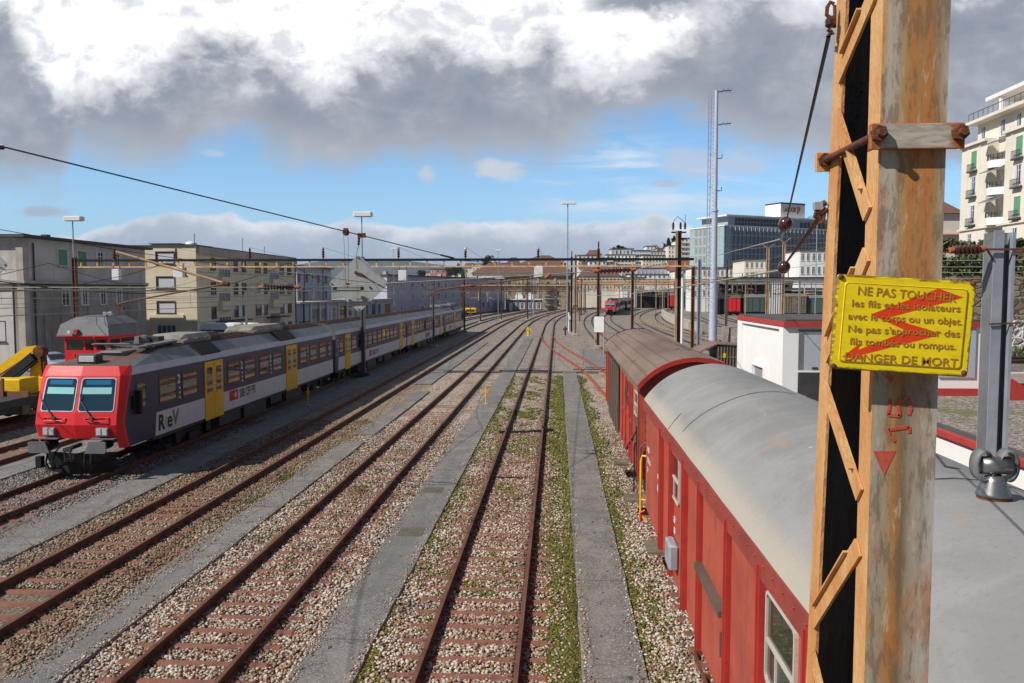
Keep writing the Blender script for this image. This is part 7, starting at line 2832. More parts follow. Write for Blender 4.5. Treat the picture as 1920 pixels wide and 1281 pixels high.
mb.box(xs0, xs0 + 11, 4.5, 12, zs0 + 3.9, zs0 + 9.0, 0)
mb.box(xs0 - .03, xs0 + 11.03, 4.4, 12.05, zs0 + 8.5, zs0 + 8.98, 1)
sb_ = mb.build('sign_box', [M['white'], M['ink_blue']], t)
mb = MB()
lettering(mb, 'LAADOR', (xs0 + 1.2, 4.46, zs0 + 5.9), (1, 0, 0), (0, 0, 1), 2.3, .62, .05, .07)
mb.box(xs0 + 7.5, xs0 + 8.0, 4.40, 4.48, zs0 + 5.3, zs0 + 7.6)
mb.tube([(xs0 + 7.0, 4.44, zs0 + 7.4), (xs0 + 8.2, 4.44, zs0 + 7.8), (xs0 + 8.7, 4.44, zs0 + 6.8), (xs0 + 7.9, 4.44, zs0 + 5.7)], .18, 5)
mb.build('lettering', M['orange'], sb_)
# cream villas in front of the office
block('cream station house with a dark cornice before the glass office', 1396, 1442, 488, 526, 215, 'cream', 2, 5, 'white')
block('white villa with a bracketed roof beside the rusty mast', 1500, 1552, 470, 520, 200, 'white', 2, 5, 'white')

# station canopies and the parked wagons on the right
for k, (px0, px1, yt, Y, lab) in enumerate(((1342, 1560, 527, 205, 'long grey platform roof before the glass office'), (1165, 1345, 549, 300, 'dark platform roof deep in the station'), (1195, 1330, 544, 285, 'pale platform roof deep in the station'), (1468, 1560, 541, 188, 'platform roof above the parked goods wagons'))):
    a, c_ = P(px0, yt, Y), P(px1, yt, Y)
    t = thing('platform_roof', lab, 'platform roof', (a.x, Y, 0), 0, 'station platform roofs')
    L = c_.x - a.x
    mb = MB()
    mb.box(0, L, 0, 7, a.z - .5, a.z)
    mb.box(-.1, L + .1, -.1, 7.1, a.z, a.z + .12)
    mb.build('roof', M['concrete' if k in (0, 2) else 'midgrey'], t)
    n_ = max(3, int(L / 6))
    for i in range(n_):
        mb = MB()
        mb.box(i * L / (n_ - 1) - .15, i * L / (n_ - 1) + .15, 3, 3.3, 0, a.z - .5)
        mb.build('column', M['galv'], t)
    mb = MB()
    mb.box(0, L, 4.5, 4.7, 0, a.z - .6)  # black sheet under the roof stands in for the shade of the openings
    mb.build('shade_backing', M['black'], t)


def parked(label, px0, px1, yt, yb, Y, wall, roofm, arched=True, ribs=6, cat='goods wagon', door_='wood'):
    a, c_ = P(px0, yt, Y), P(px1, yt, Y)
    zb = P(px0, yb, Y).z
    t = thing('goods_wagon', label, cat, (a.x, Y, 0), R(-8), 'wagons parked by the station')
    L, H = c_.x - a.x, a.z
    zb = max(zb, 1.0)
    mb = MB()
    mb.box(0, L, 0, 2.8, 1.0, H - .7)
    mb.build('body', M[wall], t)
    mb = MB()
    pr = arch(1.5, H - .75, H, 10)
    for (xa, za), (xb, zb2) in zip(pr, pr[1:]):
        mb.quad((-.1, 1.4 + xa, za), (L + .1, 1.4 + xa, za), (L + .1, 1.4 + xb, zb2), (-.1, 1.4 + xb, zb2))
    for e, f in ((-.1, 0), (L + .1, 1)):
        q = [(e, 1.4 + p_, z_) for p_, z_ in pr]
        mb.poly(q if not f else q[::-1])
    for k in range(ribs):
        q = L * (k + .5) / ribs
        mb.loft([[(q + d, 1.4 + p_, z_ + .03) for p_, z_ in pr] for d in (-.04, .04)], closed=False)
    mb.build('roof', M[roofm], t)
    mb = MB()
    for k in range(ribs + 1):
        q = L * k / ribs
        mb.box(max(0, q - .05), min(L, q + .05), -.05, -.002, 1.0, H - .75)
    mb.build('rib', M['darkgrey'], t)
    mb = MB()
    mb.box(L * .4, L * .62, -.08, -.051, 1.1, H - .9)
    mb.build('door', M[door_], t)
    mb = MB()
    mb.box(.1, L - .1, .2, 2.6, .6, 1.0)
    mb.build('underframe', M['black'], t)
    for q in (L * .2, L * .8):
        mb = MB()
        for y_ in (.6, 2.2):
            mb.lathe([(.1, -.06), (.46, -.06), (.46, .06), (.1, .06)], (q, y_, .46), (0, 1, 0), 14)
        mb.build('wheelset', M['black'], t)
    return t


parked('grey-green goods wagon parked before the cream station house', 1397, 1439, 552, 580, 196, 'green_paint', 'midgrey', door_='green_paint')
parked('brown goods wagon with a brown ribbed roof parked by the striped screen', 1470, 1511, 550, 580, 186, 'wood', 'brown_roof', ribs=9)
parked('dark green goods wagon next to the brown one, half behind the rusty mast', 1513, 1560, 553, 580, 186, 'green_paint', 'midgrey', door_='green_paint')
parked('small red shunting engine parked left of the grey-green wagon', 1366, 1388, 553, 580, 200, 'car_red', 'brown', ribs=3, cat='shunting engine', door_='ink_red')
parked('red carriage end standing under the dark platform roof', 1256, 1270, 549, 565, 270, 'car_red', 'midgrey', ribs=3, cat='railway carriage', door_='ink_red')
a, c_ = P(1440, 524, 178), P(1466, 524, 178)
t = thing('slatted_screen', 'tall screen of white vertical slats between the parked wagons', 'screen', (a.x, 178, 0))
for k in range(7):
    mb = MB()
    q = (c_.x - a.x) * k / 6
    mb.box(q - .12, q + .12, -.05, .05, 0, a.z)
    mb.build('slat', M['white'], t)
mb = MB()
mb.box(-.2, c_.x - a.x + .2, .06, .16, 0, a.z - .2)
mb.build('backing', M['midgrey'], t)

# ------------------------------------------------------------------ white hut, low flat-roofed building, terrace on the right
HXL, HYN = 6.5, 23.0
hz = P(1472, 601, HYN).z
hr = P(1846, 601, HYN).x
hl_ = PX(1388, HXL) - HYN
t = thing('white_hut', 'white rendered flat-roofed hut with red roof trim beside the goods vans', 'hut', (HXL, HYN, 0))
wx = hr - HXL
mb = MB()
mb.box(0, wx, 0, hl_, 0, hz - .18)
mb.build('wall', M['hut_white'], t)
mb = MB()
mb.box(-.10, wx + .1, -.10, hl_ + .1, hz - .178, hz - .03)
tr_ = mb.build('roof_trim', M['red_trim'], t)
mb = MB()
mb.box(-.04, wx + .04, -.04, hl_ + .04, hz - .03, hz + .03)
mb.build('roof_deck', M['roof_dark'], tr_)
yl = lambda q: PX(q, HXL) - HYN
zl = lambda py, px: P(px, py, PX(px, HXL)).z
mb = MB()
mb.box(-.06, -.002, yl(1471), yl(1391), .3, 1.4)
for (a_, b_, c0, d0) in ((yl(1396) + .02, hl_ - .002, 1.4, hz - .2), (.002, yl(1467), 1.4, hz - .2), (yl(1467), yl(1396) + .02, zl(605.5, 1396) - .0, hz - .2)):
    mb.box(-.09, -.002, a_, b_, c0, d0)
mb.build('raised_frame', M['hut_white'], t)
wz0, wz1 = zl(722, 1437), zl(690, 1437)
wm = (yl(1439) + yl(1418)) / 2
ww = yl(1418) - yl(1439)
mb = MB()
mb.box(-.12, -.003, wm - ww / 2 - .1, wm - ww / 2, wz0 - .1, wz1 + .06, 0)
mb.box(-.12, -.003, wm + ww / 2, wm + ww / 2 + .1, wz0 - .1, wz1 + .06, 0)
mb.box(-.12, -.003, wm - ww / 2, wm + ww / 2, wz1, wz1 + .06, 0)
mb.box(-.20, -.003, wm - ww / 2 - .16, wm + ww / 2 + .16, wz0 - .16, wz0 - .08, 0)
w = mb.build('window', M['hut_white'], t)
mb = MB()
mb.box(-.03, -.003, wm - ww / 2, wm + ww / 2, wz0 - .08, wz1)
mb.build('pane', M['galv'], w)
fx = lambda q: P(q, 650, HYN).x - HXL
fz = lambda py: P(1500, py, HYN).z
mb = MB()
mb.box(fx(1497), fx(1560), -.022, -.002, .1, fz(618))
d_ = mb.build('door_recess', M['midgrey'], t)
mb = MB()
mb.box(fx(1508), fx(1560), -.05, -.023, fz(695), fz(628))
mb.build('door_panel', M['fin'], d_)
mb = MB()
mb.box(fx(1497), fx(1560), -.055, -.023, fz(698), fz(694.5))
mb.build('transom', M['white'], d_)
mb = MB()
mb.box(fx(1497), fx(1560), -.045, -.023, .1, fz(699))
mb.box(fx(1522), fx(1556), -.06, -.046, .1, fz(708))
mb.build('door_panel', M['darkgrey'], d_)
mb = MB()
mb.cbox(fx(1522), fx(1533), -.07, -.051, fz(692), fz(688), .01)
mb.build('name_plate', M['darkgrey'], d_)
mb = MB()
mb.box(fx(1760), fx(1828), -.05, -.002, fz(706), fz(612))
mb.build('niche', M['fin'], t)
# low building with the gravel roof
lz = 3.02
LX = 8.15
L0, L1, LXR = 5.5, HYN - .01, 34.0
t = thing('flat_roofed_shed', 'low white building with a mossy gravel roof and red edge in front of the hut', 'shed', (LX, L0, 0))
mb = MB()
mb.box(0, LXR - LX, 0, L1 - L0, 0, lz - .16)
mb.build('wall', M['hut_white'], t)
mb = MB()
mb.box(-.09, 0.06, -.05, L1 - L0, lz - .158, lz - .04)
mb.build('roof_trim', M['red_trim'], t)
mb = MB()
mb.box(.06, .34, -.05, L1 - L0, lz - .158, lz - .03)
mb.build('roof_kerb', M['roof_dark'], t)
mb = MB()
mb.box(.34, LXR - LX, -.05, L1 - L0, lz - .158, lz - .045)
mb.build('gravel_roof', M['gravel_roof'], t)
mb = MB()
mb.box(-.012, -.002, .3, L1 - L0, lz - .62, lz - .585)
mb.build('wall_groove', M['roof_dark'], t)
mb = MB()
y0, y1 = PX(1838, LX) - L0, PX(1750, LX) - L0
zw1 = P(1750, 874, PX(1750, LX)).z
mb.box(-.05, -.002, y0, y1, zw1 - .5, zw1, 1)
mb.box(-.04, -.002, y0, y1, zw1, zw1 + .09, 0)
for k in range(5):
    q = y0 + (y1 - y0) * k / 4
    mb.box(-.07, -.05, q - .03, q + .03, zw1 - .5, zw1, 2)
mb.build('strip_window', [M['roof_dark'], M['pane_blue'], M['white']], t)
mb = MB()
mb.box(hr - LX - 4.2, hr - LX - .02, L1 - L0 - .10, L1 - L0 - .012, lz - .05, lz + .16)
mb.slab([(hr - LX, L1 - L0 - .9, lz - .05), (hr - LX + 1.2, L1 - L0 - .9, lz - .05), (hr - LX + .3, L1 - L0 - .9, lz + .55)], (0, .8, 0))
mb.build('roof_upstand', M['red_trim'], t)
# raised terrace with a siding, stone walls, ivy
TZ = 3.35
mb = MB()
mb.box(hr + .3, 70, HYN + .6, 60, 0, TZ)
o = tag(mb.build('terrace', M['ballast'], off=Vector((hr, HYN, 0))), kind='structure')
mb = MB()
mb.box(hr + .25, 60, HYN + .1, HYN + .6, 0, TZ - .02)
tag(mb.build('block_wall', M['block'], off=Vector((hr, HYN, 0))), 'big squared stone blocks edging the raised siding behind the gravel roof', 'wall')
mb = MB()
mb.box(hr + .2, 60, HYN + .02, HYN + .9, TZ - .018, TZ + .25)
tag(mb.build('coping', M['concrete'], off=Vector((hr, HYN, TZ))), 'pale concrete coping along the stone blocks of the raised siding', 'coping')
t = thing('railway_track', 'short piece of siding on the raised terrace before the white-jointed wall', 'railway track', (14, 29.8, TZ - .03), 0, 'tracks of the rail yard')
for s in (-1, 1):
    mb = MB()
    mb.sweep(RAIL, [(0, s * GA, 0), (40, s * GA, 0)])
    mb.build('rail', M['rail_dark'], t)
mb = MB()
mb.box(14, 60, 35.0, 35.6, TZ - .2, 4.68)
tag(mb.build('stone_wall', M['rubble_white'], off=Vector((14, 35, TZ))), 'grey stone wall with broad white mortar joints on the terrace', 'wall')
mb = MB()
rg = random.Random(12)
for k in range(2600):
    x_, y_ = rg.uniform(16, 40), rg.uniform(31.2, 34.9)
    a = rg.uniform(0, 6.28)
    hh = rg.uniform(.06, .32) * (1 if y_ < 34 else 1.4)
    mb.add([(x_, y_, TZ), (x_ + .12 * math.cos(a), y_ + .12 * math.sin(a), TZ), (x_ + .2 * math.cos(a + 1), y_ + .2 * math.sin(a + 1), TZ + hh)], [(0, 1, 2)])
tag(mb.build('grass', M['ivy']), kind='stuff')
WZ0, WZ1 = 3.6, 7.05
mb = MB()
mb.box(27.5, 95, 60, 61.5, WZ0 - 3.6, WZ1)
tag(mb.build('stone_wall', M['rubble_brown'], off=Vector((20, 60, 0))), 'high brown rubble retaining wall below the ivy', 'wall')
mb = MB()
mb.slab([(28.5, 61.5, 0), (130, 61.5, 0), (130, 130, 0), (62, 130, 0)], (0, 0, WZ1 - .5))
mb.slab([(33, 66, WZ1 - .6), (130, 66, WZ1 - .6), (130, 130, WZ1 - .6), (65, 130, WZ1 - .6)], (0, 0, 9.4 - WZ1 + .6))
tag(mb.build('hill_terrace', M['city'], off=Vector((20, 61, 0))), kind='structure')


def leafy(name, label, cat, cx, cy, z0, z1, rx, ry, n_, leaf, matn, seed, trunk=True, shape='round', group=None):
    t = thing(name, label, cat, (cx, cy, z0), 0, group)
    rg = np.random.default_rng(seed)
    h = z1 - z0
    if shape == 'bank':
        c_ = np.stack([rg.uniform(-rx, rx, n_), rg.uniform(-ry, ry, n_), rg.uniform(0, h, n_)], 1)
        c_[:, 2] *= .72 + .28 * np.sin(c_[:, 0] * 1.3 + seed) * np.sin(c_[:, 0] * .41)
    elif shape == 'cone':
        zz = rg.uniform(.06, 1, n_) ** .8
        rr = (1 - zz) ** .85 * (.55 + .45 * np.abs(np.sin(zz * 26))) * np.sqrt(rg.uniform(.1, 1, n_))
        a = rg.uniform(0, 6.28, n_)
        c_ = np.stack([np.cos(a) * rr * rx, np.sin(a) * rr * ry, zz * h], 1)
    else:
        k = 9
        cc = rg.normal(0, .42, (k, 3))
        i = rg.integers(0, k, n_)
        d = rg.normal(0, 1, (n_, 3))
        d /= np.linalg.norm(d, axis=1)[:, None]
        p_ = cc[i] + d * rg.uniform(.2, .55, n_)[:, None]
        c_ = np.stack([p_[:, 0] * rx, p_[:, 1] * ry, h * .58 + p_[:, 2] * h * .42], 1)
    a = rg.normal(0, 1, (n_, 3))
    b_ = rg.normal(0, 1, (n_, 3))
    a /= np.linalg.norm(a, axis=1)[:, None]
    b_ -= a * (a * b_).sum(1)[:, None]
    b_ /= np.linalg.norm(b_, axis=1)[:, None]
    s_ = leaf * rg.uniform(.6, 1.4, n_)[:, None]
    V = np.stack([c_ - a * s_, c_ + b_ * s_ * .6, c_ + a * s_, c_ - b_ * s_ * .6], 1).reshape(-1, 3)
    F = np.arange(n_ * 4).reshape(-1, 4)
    me = bpy.data.meshes.new('crown')
    me.from_pydata(V.tolist(), [], F.tolist())
    me.materials.append(M[matn])
    o = bpy.data.objects.new('crown' if trunk else 'foliage', me)
    COL.objects.link(o)
    o.parent = t
    if trunk:
        mb = MB()
        mb.tube([(0, 0, -.2), (0, 0, h * .5), (.02 * h, 0, h * .92)], h * .022, 7, r2=h * .004)
        for k in range(7):
            q = rg.uniform(.3, .8)
            an = rg.uniform(0, 6.28)
            mb.tube([(0, 0, h * q), (math.cos(an) * rx * .6, math.sin(an) * ry * .6, h * (q + .14))], h * .008, 5, r2=h * .002)
        mb.build('trunk', M['bark'], t)
    else:
        mb = MB()
        for k in range(9):
            q = rg.uniform(-rx * .9, rx * .9)
            mb.tube([(q, 0, -.1), (q + rg.uniform(-.3, .3), rg.uniform(-ry, ry) * .4, h * .6)], .03, 4)
        mb.build('stem', M['bark'], t)
    return t


gi = 'ivy and hedges on the retaining wall'
for k, (cx, rx_) in enumerate(((29.5, 3.6), (35.5, 3.2), (41, 3.2), (47, 3.6))):
    leafy('ivy', ['ivy hanging over the brown wall just right of the rusty mast', 'ivy on the brown wall left of the H-section mast', 'ivy on the brown wall right of the H-section mast', 'ivy at the photo edge above the brown wall'][k], 'ivy',
          cx, 61.0, WZ1 - .7, WZ1 + 2.2, rx_, 1.0, 4200, .17, 'ivy', 20 + k, False, 'bank', gi)
for k, cx in enumerate((31, 37, 43.5, 50)):
    leafy('hedge', ['clipped hedge above the ivy by the rusty mast', 'yellowish shrub above the insulator of the H-section mast', 'hedge before the balconied stone house', 'hedge at the photo edge below the stone house'][k], 'hedge',
          cx, 67, 9.2, 10.5, 2.6, .8, 2600, .16, 'ivy', 40 + k, False, 'bank', gi)
mb = MB()
for k in range(34):
    mb.box(27 + k * .8, 27.06 + k * .8, 62.6, 62.66, WZ1 - .4, WZ1 + 1.9)
for zz in (.6, 1.8):
    mb.box(27, 54, 62.6, 62.64, WZ1 + zz, WZ1 + zz + .06)
tag(mb.build('garden_fence', M['rust'], off=Vector((27, 62.6, WZ1))), 'rusty garden fence running along the top of the ivy', 'fence')
a, c_ = P(1890, 500, 62), P(1960, 486, 62)
mb = MB()
mb.box(a.x, c_.x, 61.8, 62.2, P(1890, 508, 62).z, P(1890, 488, 62).z)
tag(mb.build('concrete_panel', M['white'], off=Vector((a.x, 62, 8))), 'white concrete panel set in the ivy at the photo edge', 'panel')

# stone apartment house with curved balconies
XR = 47.0
yA, yB = PX(1793, XR), 66.0
zg, z1, z2, z3 = 9.4, 22.4, 24.9, 27.2
t = thing('apartment_house', 'sunlit cream stone apartment house with curved balconies and green blinds on the terrace', 'building', (XR, yB, zg), 0)
DL = yA - yB
Yl = lambda q: PX(q, XR) - yB
mb = MB()
mb.box(0, 16, 0, Yl(1840) - .002, 0, z1 - zg, 0)
mb.box(0, 16, Yl(1840), Yl(1840 - 0.1), 0, 1, 0)
mb.box(0, 16, Yl(1872), Yl(1840), 0, 3.4, 0) if False else None
mb.f, mb.v, mb.mi = [], [], []
yb0, yb1 = Yl(1873), Yl(1840)              # balcony bay between the two window piers
mb.box(0, 16, yb1, DL, 0, z1 - zg)
mb.box(0, 16, 0, yb0, 0, z1 - zg)
mb.box(1.3, 16, yb0, yb1, 0, z1 - zg)
mb.box(1.0, 15, 0, DL - 1.4, z1 - zg, z2 - zg)
mb.box(3.6, 15, 0, DL - 5.2, z2 - zg, z3 - zg)
mb.build('wall', M['cream'], t)
mb = MB()
mb.box(-.35, 16, yb1, DL + .35, z1 - zg + .002, z1 - zg + .3)
mb.box(-.35, 16, -.2, yb0, z1 - zg + .002, z1 - zg + .3)
mb.box(-.2, 16, 0, DL + .2, 3.5, 3.72)
mb.box(-.1, 16.2, 0, DL - .7, z2 - zg + .002, z2 - zg + .35)
mb.build('cornice', M['cream'], t)
mb = MB()
mb.box(1.0, 16, -.2, DL - 2.8, z3 - zg + .002, z3 - zg + .42)
mb.build('roof', M['white'], t)
mb = MB()
for q in np.linspace(1.5, DL - 5.4, 4):
    mb.box(1.2, 1.6, q - .2, q + .2, z2 - zg + .36, z3 - zg)
mb.build('column', M['white'], t)
floors_ = (3.9, 7.1, 10.0)
for k, zf in enumerate(floors_):
    mb = MB()
    n_ = 12
    pts = [(1.3 - 2.1 * math.sin(math.pi * i / n_) ** .7, yb0 + (yb1 - yb0) * i / n_) for i in range(n_ + 1)]
    for zz0, zz1 in ((zf - .25, zf + .55),):
        mb.slab([(a, b_, zz0) for a, b_ in pts][::-1], (0, 0, zz1 - zz0))
    ba = mb.build('balcony', M['white'], t)
    mb = MB()
    for i in range(n_ + 1):
        mb.box(pts[i][0] - .03, pts[i][0] + .03, pts[i][1] - .03, pts[i][1] + .03, zf + .55, zf + 1.15)
    mb.tube([(a, b_, zf + 1.15) for a, b_ in pts], .03, 4)
    mb.build('railing', M['frame_dark'], ba)
    mb = MB()
    mb.slab([(.2, yb0 + .15, zf + 2.75), (-.9, yb0 + .15, zf + 2.25), (-.9, yb1 - .15, zf + 2.25), (.2, yb1 - .15, zf + 2.75)], (0, 0, .06))
    mb.build('awning', M['midgrey'], ba)
    a_, b__ = win_mesh(1.5, 2.2, 'white')
    o = put('window', a_, t, (1.3, (yb0 + yb1) / 2, zf + .55), R(-90))
    put('pane', b__, o, (0, 0, 0))
for k, zf in enumerate(floors_):
    for yy_, st in ((Yl(1816), ['white', 'white', 'green'][k]), (Yl(1899), ['green', 'white', 'green'][k])):
        a_, b__ = win_mesh(1.35, 2.15, st)
        o = put('window', a_, t, (0, yy_, zf + .25), R(-90))
        put('pane', b__, o, (0, 0, 0))
        mb = MB()
        mb.box(-.45, -.02, yy_ - .8, yy_ + .8, zf - .05, zf + .12)
        for i in range(9):
            mb.box(-.42, -.38, yy_ - .78 + i * .19, yy_ - .75 + i * .19, zf + .12, zf + .85)
        mb.box(-.43, -.37, yy_ - .8, yy_ + .8, zf + .85, zf + .9)
        mb.build('window_railing', M['frame_dark'], t)
for yy_ in (Yl(1816), Yl(1899)):
    mb = MB()
    for s in (-1, 1):
        mb.box(-.07, -.002, yy_ + s * 1.3 - .12, yy_ + s * 1.3 + .12, 3.8, 12.75)
    mb.box(-.07, -.002, yy_ - 1.42, yy_ + 1.42, 12.75, 12.97)
    mb.build('window_surround', M['cream'], t)
for yy_ in (Yl(1812), Yl(1850), Yl(1896)):
    a_, b__ = win_mesh(1.3, 1.9, 'white')
    o = put('window', a_, t, (0 if yy_ > yb1 or yy_ < yb0 else 1.3, yy_, 1.2), R(-90))
    put('pane', b__, o, (0, 0, 0))
for yy_ in (DL - 2.6, DL - 6.6, DL - 9.6):
    a_, b__ = win_mesh(1.3, 1.8, 'white')
    o = put('window', a_, t, (1.0, yy_, z1 - zg + .3), R(-90))
    put('pane', b__, o, (0, 0, 0))
for yy_ in (DL - 7.2, DL - 10):
    a_, b__ = win_mesh(1.5, 1.9, 'glass')
    o = put('window', a_, t, (3.6, yy_, z2 - zg + .36), R(-90))
    put('pane', b__, o, (0, 0, 0))
mb = MB()
for i in range(30):
    q = i * (DL - 1) / 29
    mb.box(.12, .16, q, q + .04, z2 - zg + .35, z2 - zg + 1.2)
mb.box(.1, .18, 0, DL - 1, z2 - zg + 1.2, z2 - zg + 1.26)
mb.build('roof_railing', M['frame_dark'], t)
# neighbour with a red roof
ob = P(1750, 460, 120)
t, L, h, H = hip('house', 'cream house with a steep brown-red roof peeping out behind the stone apartment house', 1728, 1812, 400, 358, 122, 18, 'tiles', 'offwhite', 8.0, None, .75)
mb = MB()
mb.box(.4, 6.4, -.8, .58, 6.2, 6.4)
mb.build('balcony', M['pink'], t)

# shed with a slatted side and sloping brown roof behind the vans
sa, sb2 = P(1345, 646, 46), P(1386, 646, 46)
t = thing('slatted_shed', 'small shed with a brown sloping roof and dark slatted side between vans and hut', 'shed', (sa.x, 46, 0))
sw2 = sb2.x - sa.x + .3
mb = MB()
mb.box(0, sw2, 0, 2.4, 0, sa.z - .1)
mb.build('wall', M['frame_dark'], t)
mb = MB()
for k in range(9):
    mb.box(k * sw2 / 9 + .02, k * sw2 / 9 + .09, -.06, -.002, 0, sa.z - .12)
mb.box(0, sw2, -.07, -.061, sa.z - .75, sa.z - .68)
mb.build('slat', M['wood'], t)
mb = MB()
mb.slab([(0, -.1, sa.z), (0, 2.5, sa.z), (-1.6, 2.5, sa.z - .75), (-1.6, -.1, sa.z - .75)], (0, 0, .08))
mb.slab([(0, -.1, sa.z), (sw2, -.1, sa.z - .1), (sw2, 2.5, sa.z - .1), (0, 2.5, sa.z)], (0, 0, .06))
mb.box(-1.5, -.0, .1, 2.3, 0, sa.z - .8)
mb.build('roof', M['brown_roof'], t)
mb = MB()
mb.box(.32, .47, -.085, -.062, sa.z - .75, sa.z - .5)
mb.build('yellow_plate', M['yellow'], t)

# conifers, bare trees
for k, (px, yt, yb, Y, w) in enumerate(((1253.5, 447, 477, 450, 6.5), (1264, 443, 474, 455, 7.5), (1246, 458, 478, 452, 4.5))):
    a, c_ = P(px, yt, Y), P(px, yb, Y)
    leafy('conifer', ['dark conifer on the hill beside the cream block', 'tallest dark conifer on the hill, touching the twin-pipe mast', 'small dark conifer left of the tall pair on the hill'][k], 'conifer', a.x, Y, c_.z - 12, a.z, w, w, 2600, .55, 'needle', 70 + k, True, 'cone', 'conifers on the hill')
for k, (px, yt, Y) in enumerate(((1500, 412, 420), (1516, 409, 425), (1532, 411, 430), (1548, 408, 428), (1238, 463, 440), (1160, 462, 425), (1172, 463, 428))):
    a = P(px, yt, Y)
    leafy('bare_tree', 'bare leafless tree on the skyline above the %s, number' % ['glass office roof sign', 'glass office beside the ball insulator', 'glass office lamp post', 'glass office by the rusty mast', 'grey-roofed villa', 'pale setback flats', 'flats with roof plants'][k] if False else
          ['bare tree right of the office roof sign', 'bare tree behind the office, right of the ball insulator', 'bare tree behind the slim lamp post by the office', 'bare tree beside the rusty mast above the office', 'bare tree between the villa and the conifers', 'bush on the roof of the pale setback flats', 'second bush on the roof of the pale setback flats'][k],
          'tree', a.x, Y, a.z - (16 if k < 5 else 4), a.z, 5.5 if k < 5 else 2, 4 if k < 5 else 2, 1500, .35, 'twig' if k < 5 else 'needle', 90 + k, True, 'round', 'trees on the skyline')
for k, (px, yt, Y) in enumerate(((915, 479, 420), (857, 499, 500), (868, 498, 510), (790, 507, 515), (846, 500, 515))):
    a = P(px, yt, Y)
    leafy('tree', ['dark tree standing above the brown hipped roof', 'dark tree on the skyline above the end of the lilac house', 'second dark tree above the end of the lilac house', 'small tree above the lilac house beside the pale box', 'dark bush between the small skyline blocks'][k], 'tree', a.x, Y, a.z - 9, a.z, 3.2, 3.2, 1200, .4, 'needle', 120 + k, True, 'round', 'trees on the skyline')

# ------------------------------------------------------------------ terrain behind the town
def ridge(name, prof, Y, dep, matn, seed):
    """a hill: skyline given in the photo's columns and rows, built at its distance with front and back slopes"""
    rg = random.Random(seed)
    mb = MB()
    pts = [P(a, b_, Y) for a, b_ in prof]
    rows = []
    for f, k in ((-1.0, 0), (-.55, .45), (-.2, .85), (0, 1), (.5, .8), (1, 0)):
        rows.append([(p.x * (1 + f * dep / Y), p.y + f * dep, -.5 + (p.z + .5) * k * (1 + (rg.uniform(-.06, .06) if 0 < k < 1 else 0))) for p in pts])
    for r0, r1 in zip(rows, rows[1:]):
        for i in range(len(pts) - 1):
            mb.quad(r0[i], r0[i + 1], r1[i + 1], r1[i])
    return tag(mb.build(name, M[matn], smooth=True), kind='structure')


M['wooded'] = mat('wooded_slope', (.05, .062, .035, 1), .95, 0, .4, .006, (.075, .075, .05, 1))
M['suburb'] = mat('hillside_gardens', (.16, .15, .11, 1), .95, 0, .35, .03, (.10, .12, .06, 1))
ridge('hill', [(1060, 540), (1090, 512), (1140, 500), (1200, 488), (1250, 474), (1290, 466), (1340, 460), (1420, 452), (1480, 436), (1560, 418), (1700, 404), (1900, 400), (2100, 420)], 520, 90, 'suburb', 1)
ridge('mountain', [(300, 538), (420, 519), (500, 506), (560, 496), (600, 490), (640, 487), (690, 488), (735, 487), (780, 491), (830, 497), (880, 506), (930, 514), (980, 522), (1060, 532)], 7800, 1500, 'wooded', 2)
ridge('mountain', [(-700, 520), (-300, 507), (0, 512), (200, 520), (420, 522), (600, 514), (760, 517), (900, 515), (1040, 520), (1200, 526), (1400, 530)], 5600, 900, 'wooded', 3)

# ------------------------------------------------------------------ vehicles at the left
XC = -24.3
t = thing('shunting_cab', 'red shunting vehicle with a grey faceted roof, standing behind the violet train', 'rail vehicle', (-23.6, 38.6, 0))
hwc = 1.12
mb = MB()
zc0, zc1 = 1.25, 3.72
mb.box(-hwc, hwc, 0, 2.75, zc0, 2.96, 0)
for q0, q1 in ((-hwc, -hwc + .10), (-.16, -.04), (.38, .52), (hwc - .1, hwc)):
    mb.box(q0, q1, 0, .1, 2.96, 3.5, 0)
mb.box(-hwc, hwc, 0, .1, 3.5, zc1, 0)
for q0, q1 in ((.1, .2), (1.1, 1.25), (2.62, 2.75)):
    mb.box(hwc - .1, hwc, q0, q1, 2.96, 3.5, 0)
    mb.box(-hwc, -hwc + .1, q0, q1, 2.96, 3.5, 0)
mb.box(hwc - .1, hwc, .1, 2.75, 3.5, zc1, 0)
mb.box(-hwc, -hwc + .1, .1, 2.75, 3.5, zc1, 0)
mb.box(-hwc + .1, hwc - .1, 2.65, 2.75, 2.96, zc1, 0)
mb.build('cab', M['car_red'], t)
mb = MB()
def ring2(a0, a1, b0, b1, z):
    return [(a0, b0, z), (a1, b0, z), (a1, b1, z), (a0, b1, z)]
mb.loft([ring2(-hwc - .22, hwc + .22, -.28, 2.95, zc1 + .003), ring2(-hwc - .1, hwc + .1, -.12, 2.8, zc1 + .55), ring2(-hwc + .35, hwc - .35, .5, 2.5, 4.62)], 0, True, True)
mb.box(-.6, .5, .9, 2.2, 4.622, 4.68)
rf = mb.build('roof', M['midgrey'], t)
mb = MB()
mb.box(-hwc - .24, hwc + .24, -.30, 2.97, zc1 - .06, zc1 + .002)
mb.build('roof_rim', M['car_red'], t)
for q0, q1 in ((-hwc + .1, -.16), (-.04, .38), (.52, hwc - .1)):
    mb = MB()
    mb.box(q0, q1, .03, .05, 2.96, 3.5)
    mb.build('window', M['pane'], t)
mb = MB()
mb.box(hwc - .05, hwc - .03, .2, 1.1, 2.96, 3.5)
mb.box(hwc - .05, hwc - .03, 1.25, 2.62, 2.96, 3.5)
mb.build('window', M['black'], t)
mb = MB()
mb.box(-.40, -.22, -.38, -.22, zc1 + .1, zc1 + .3, 0)
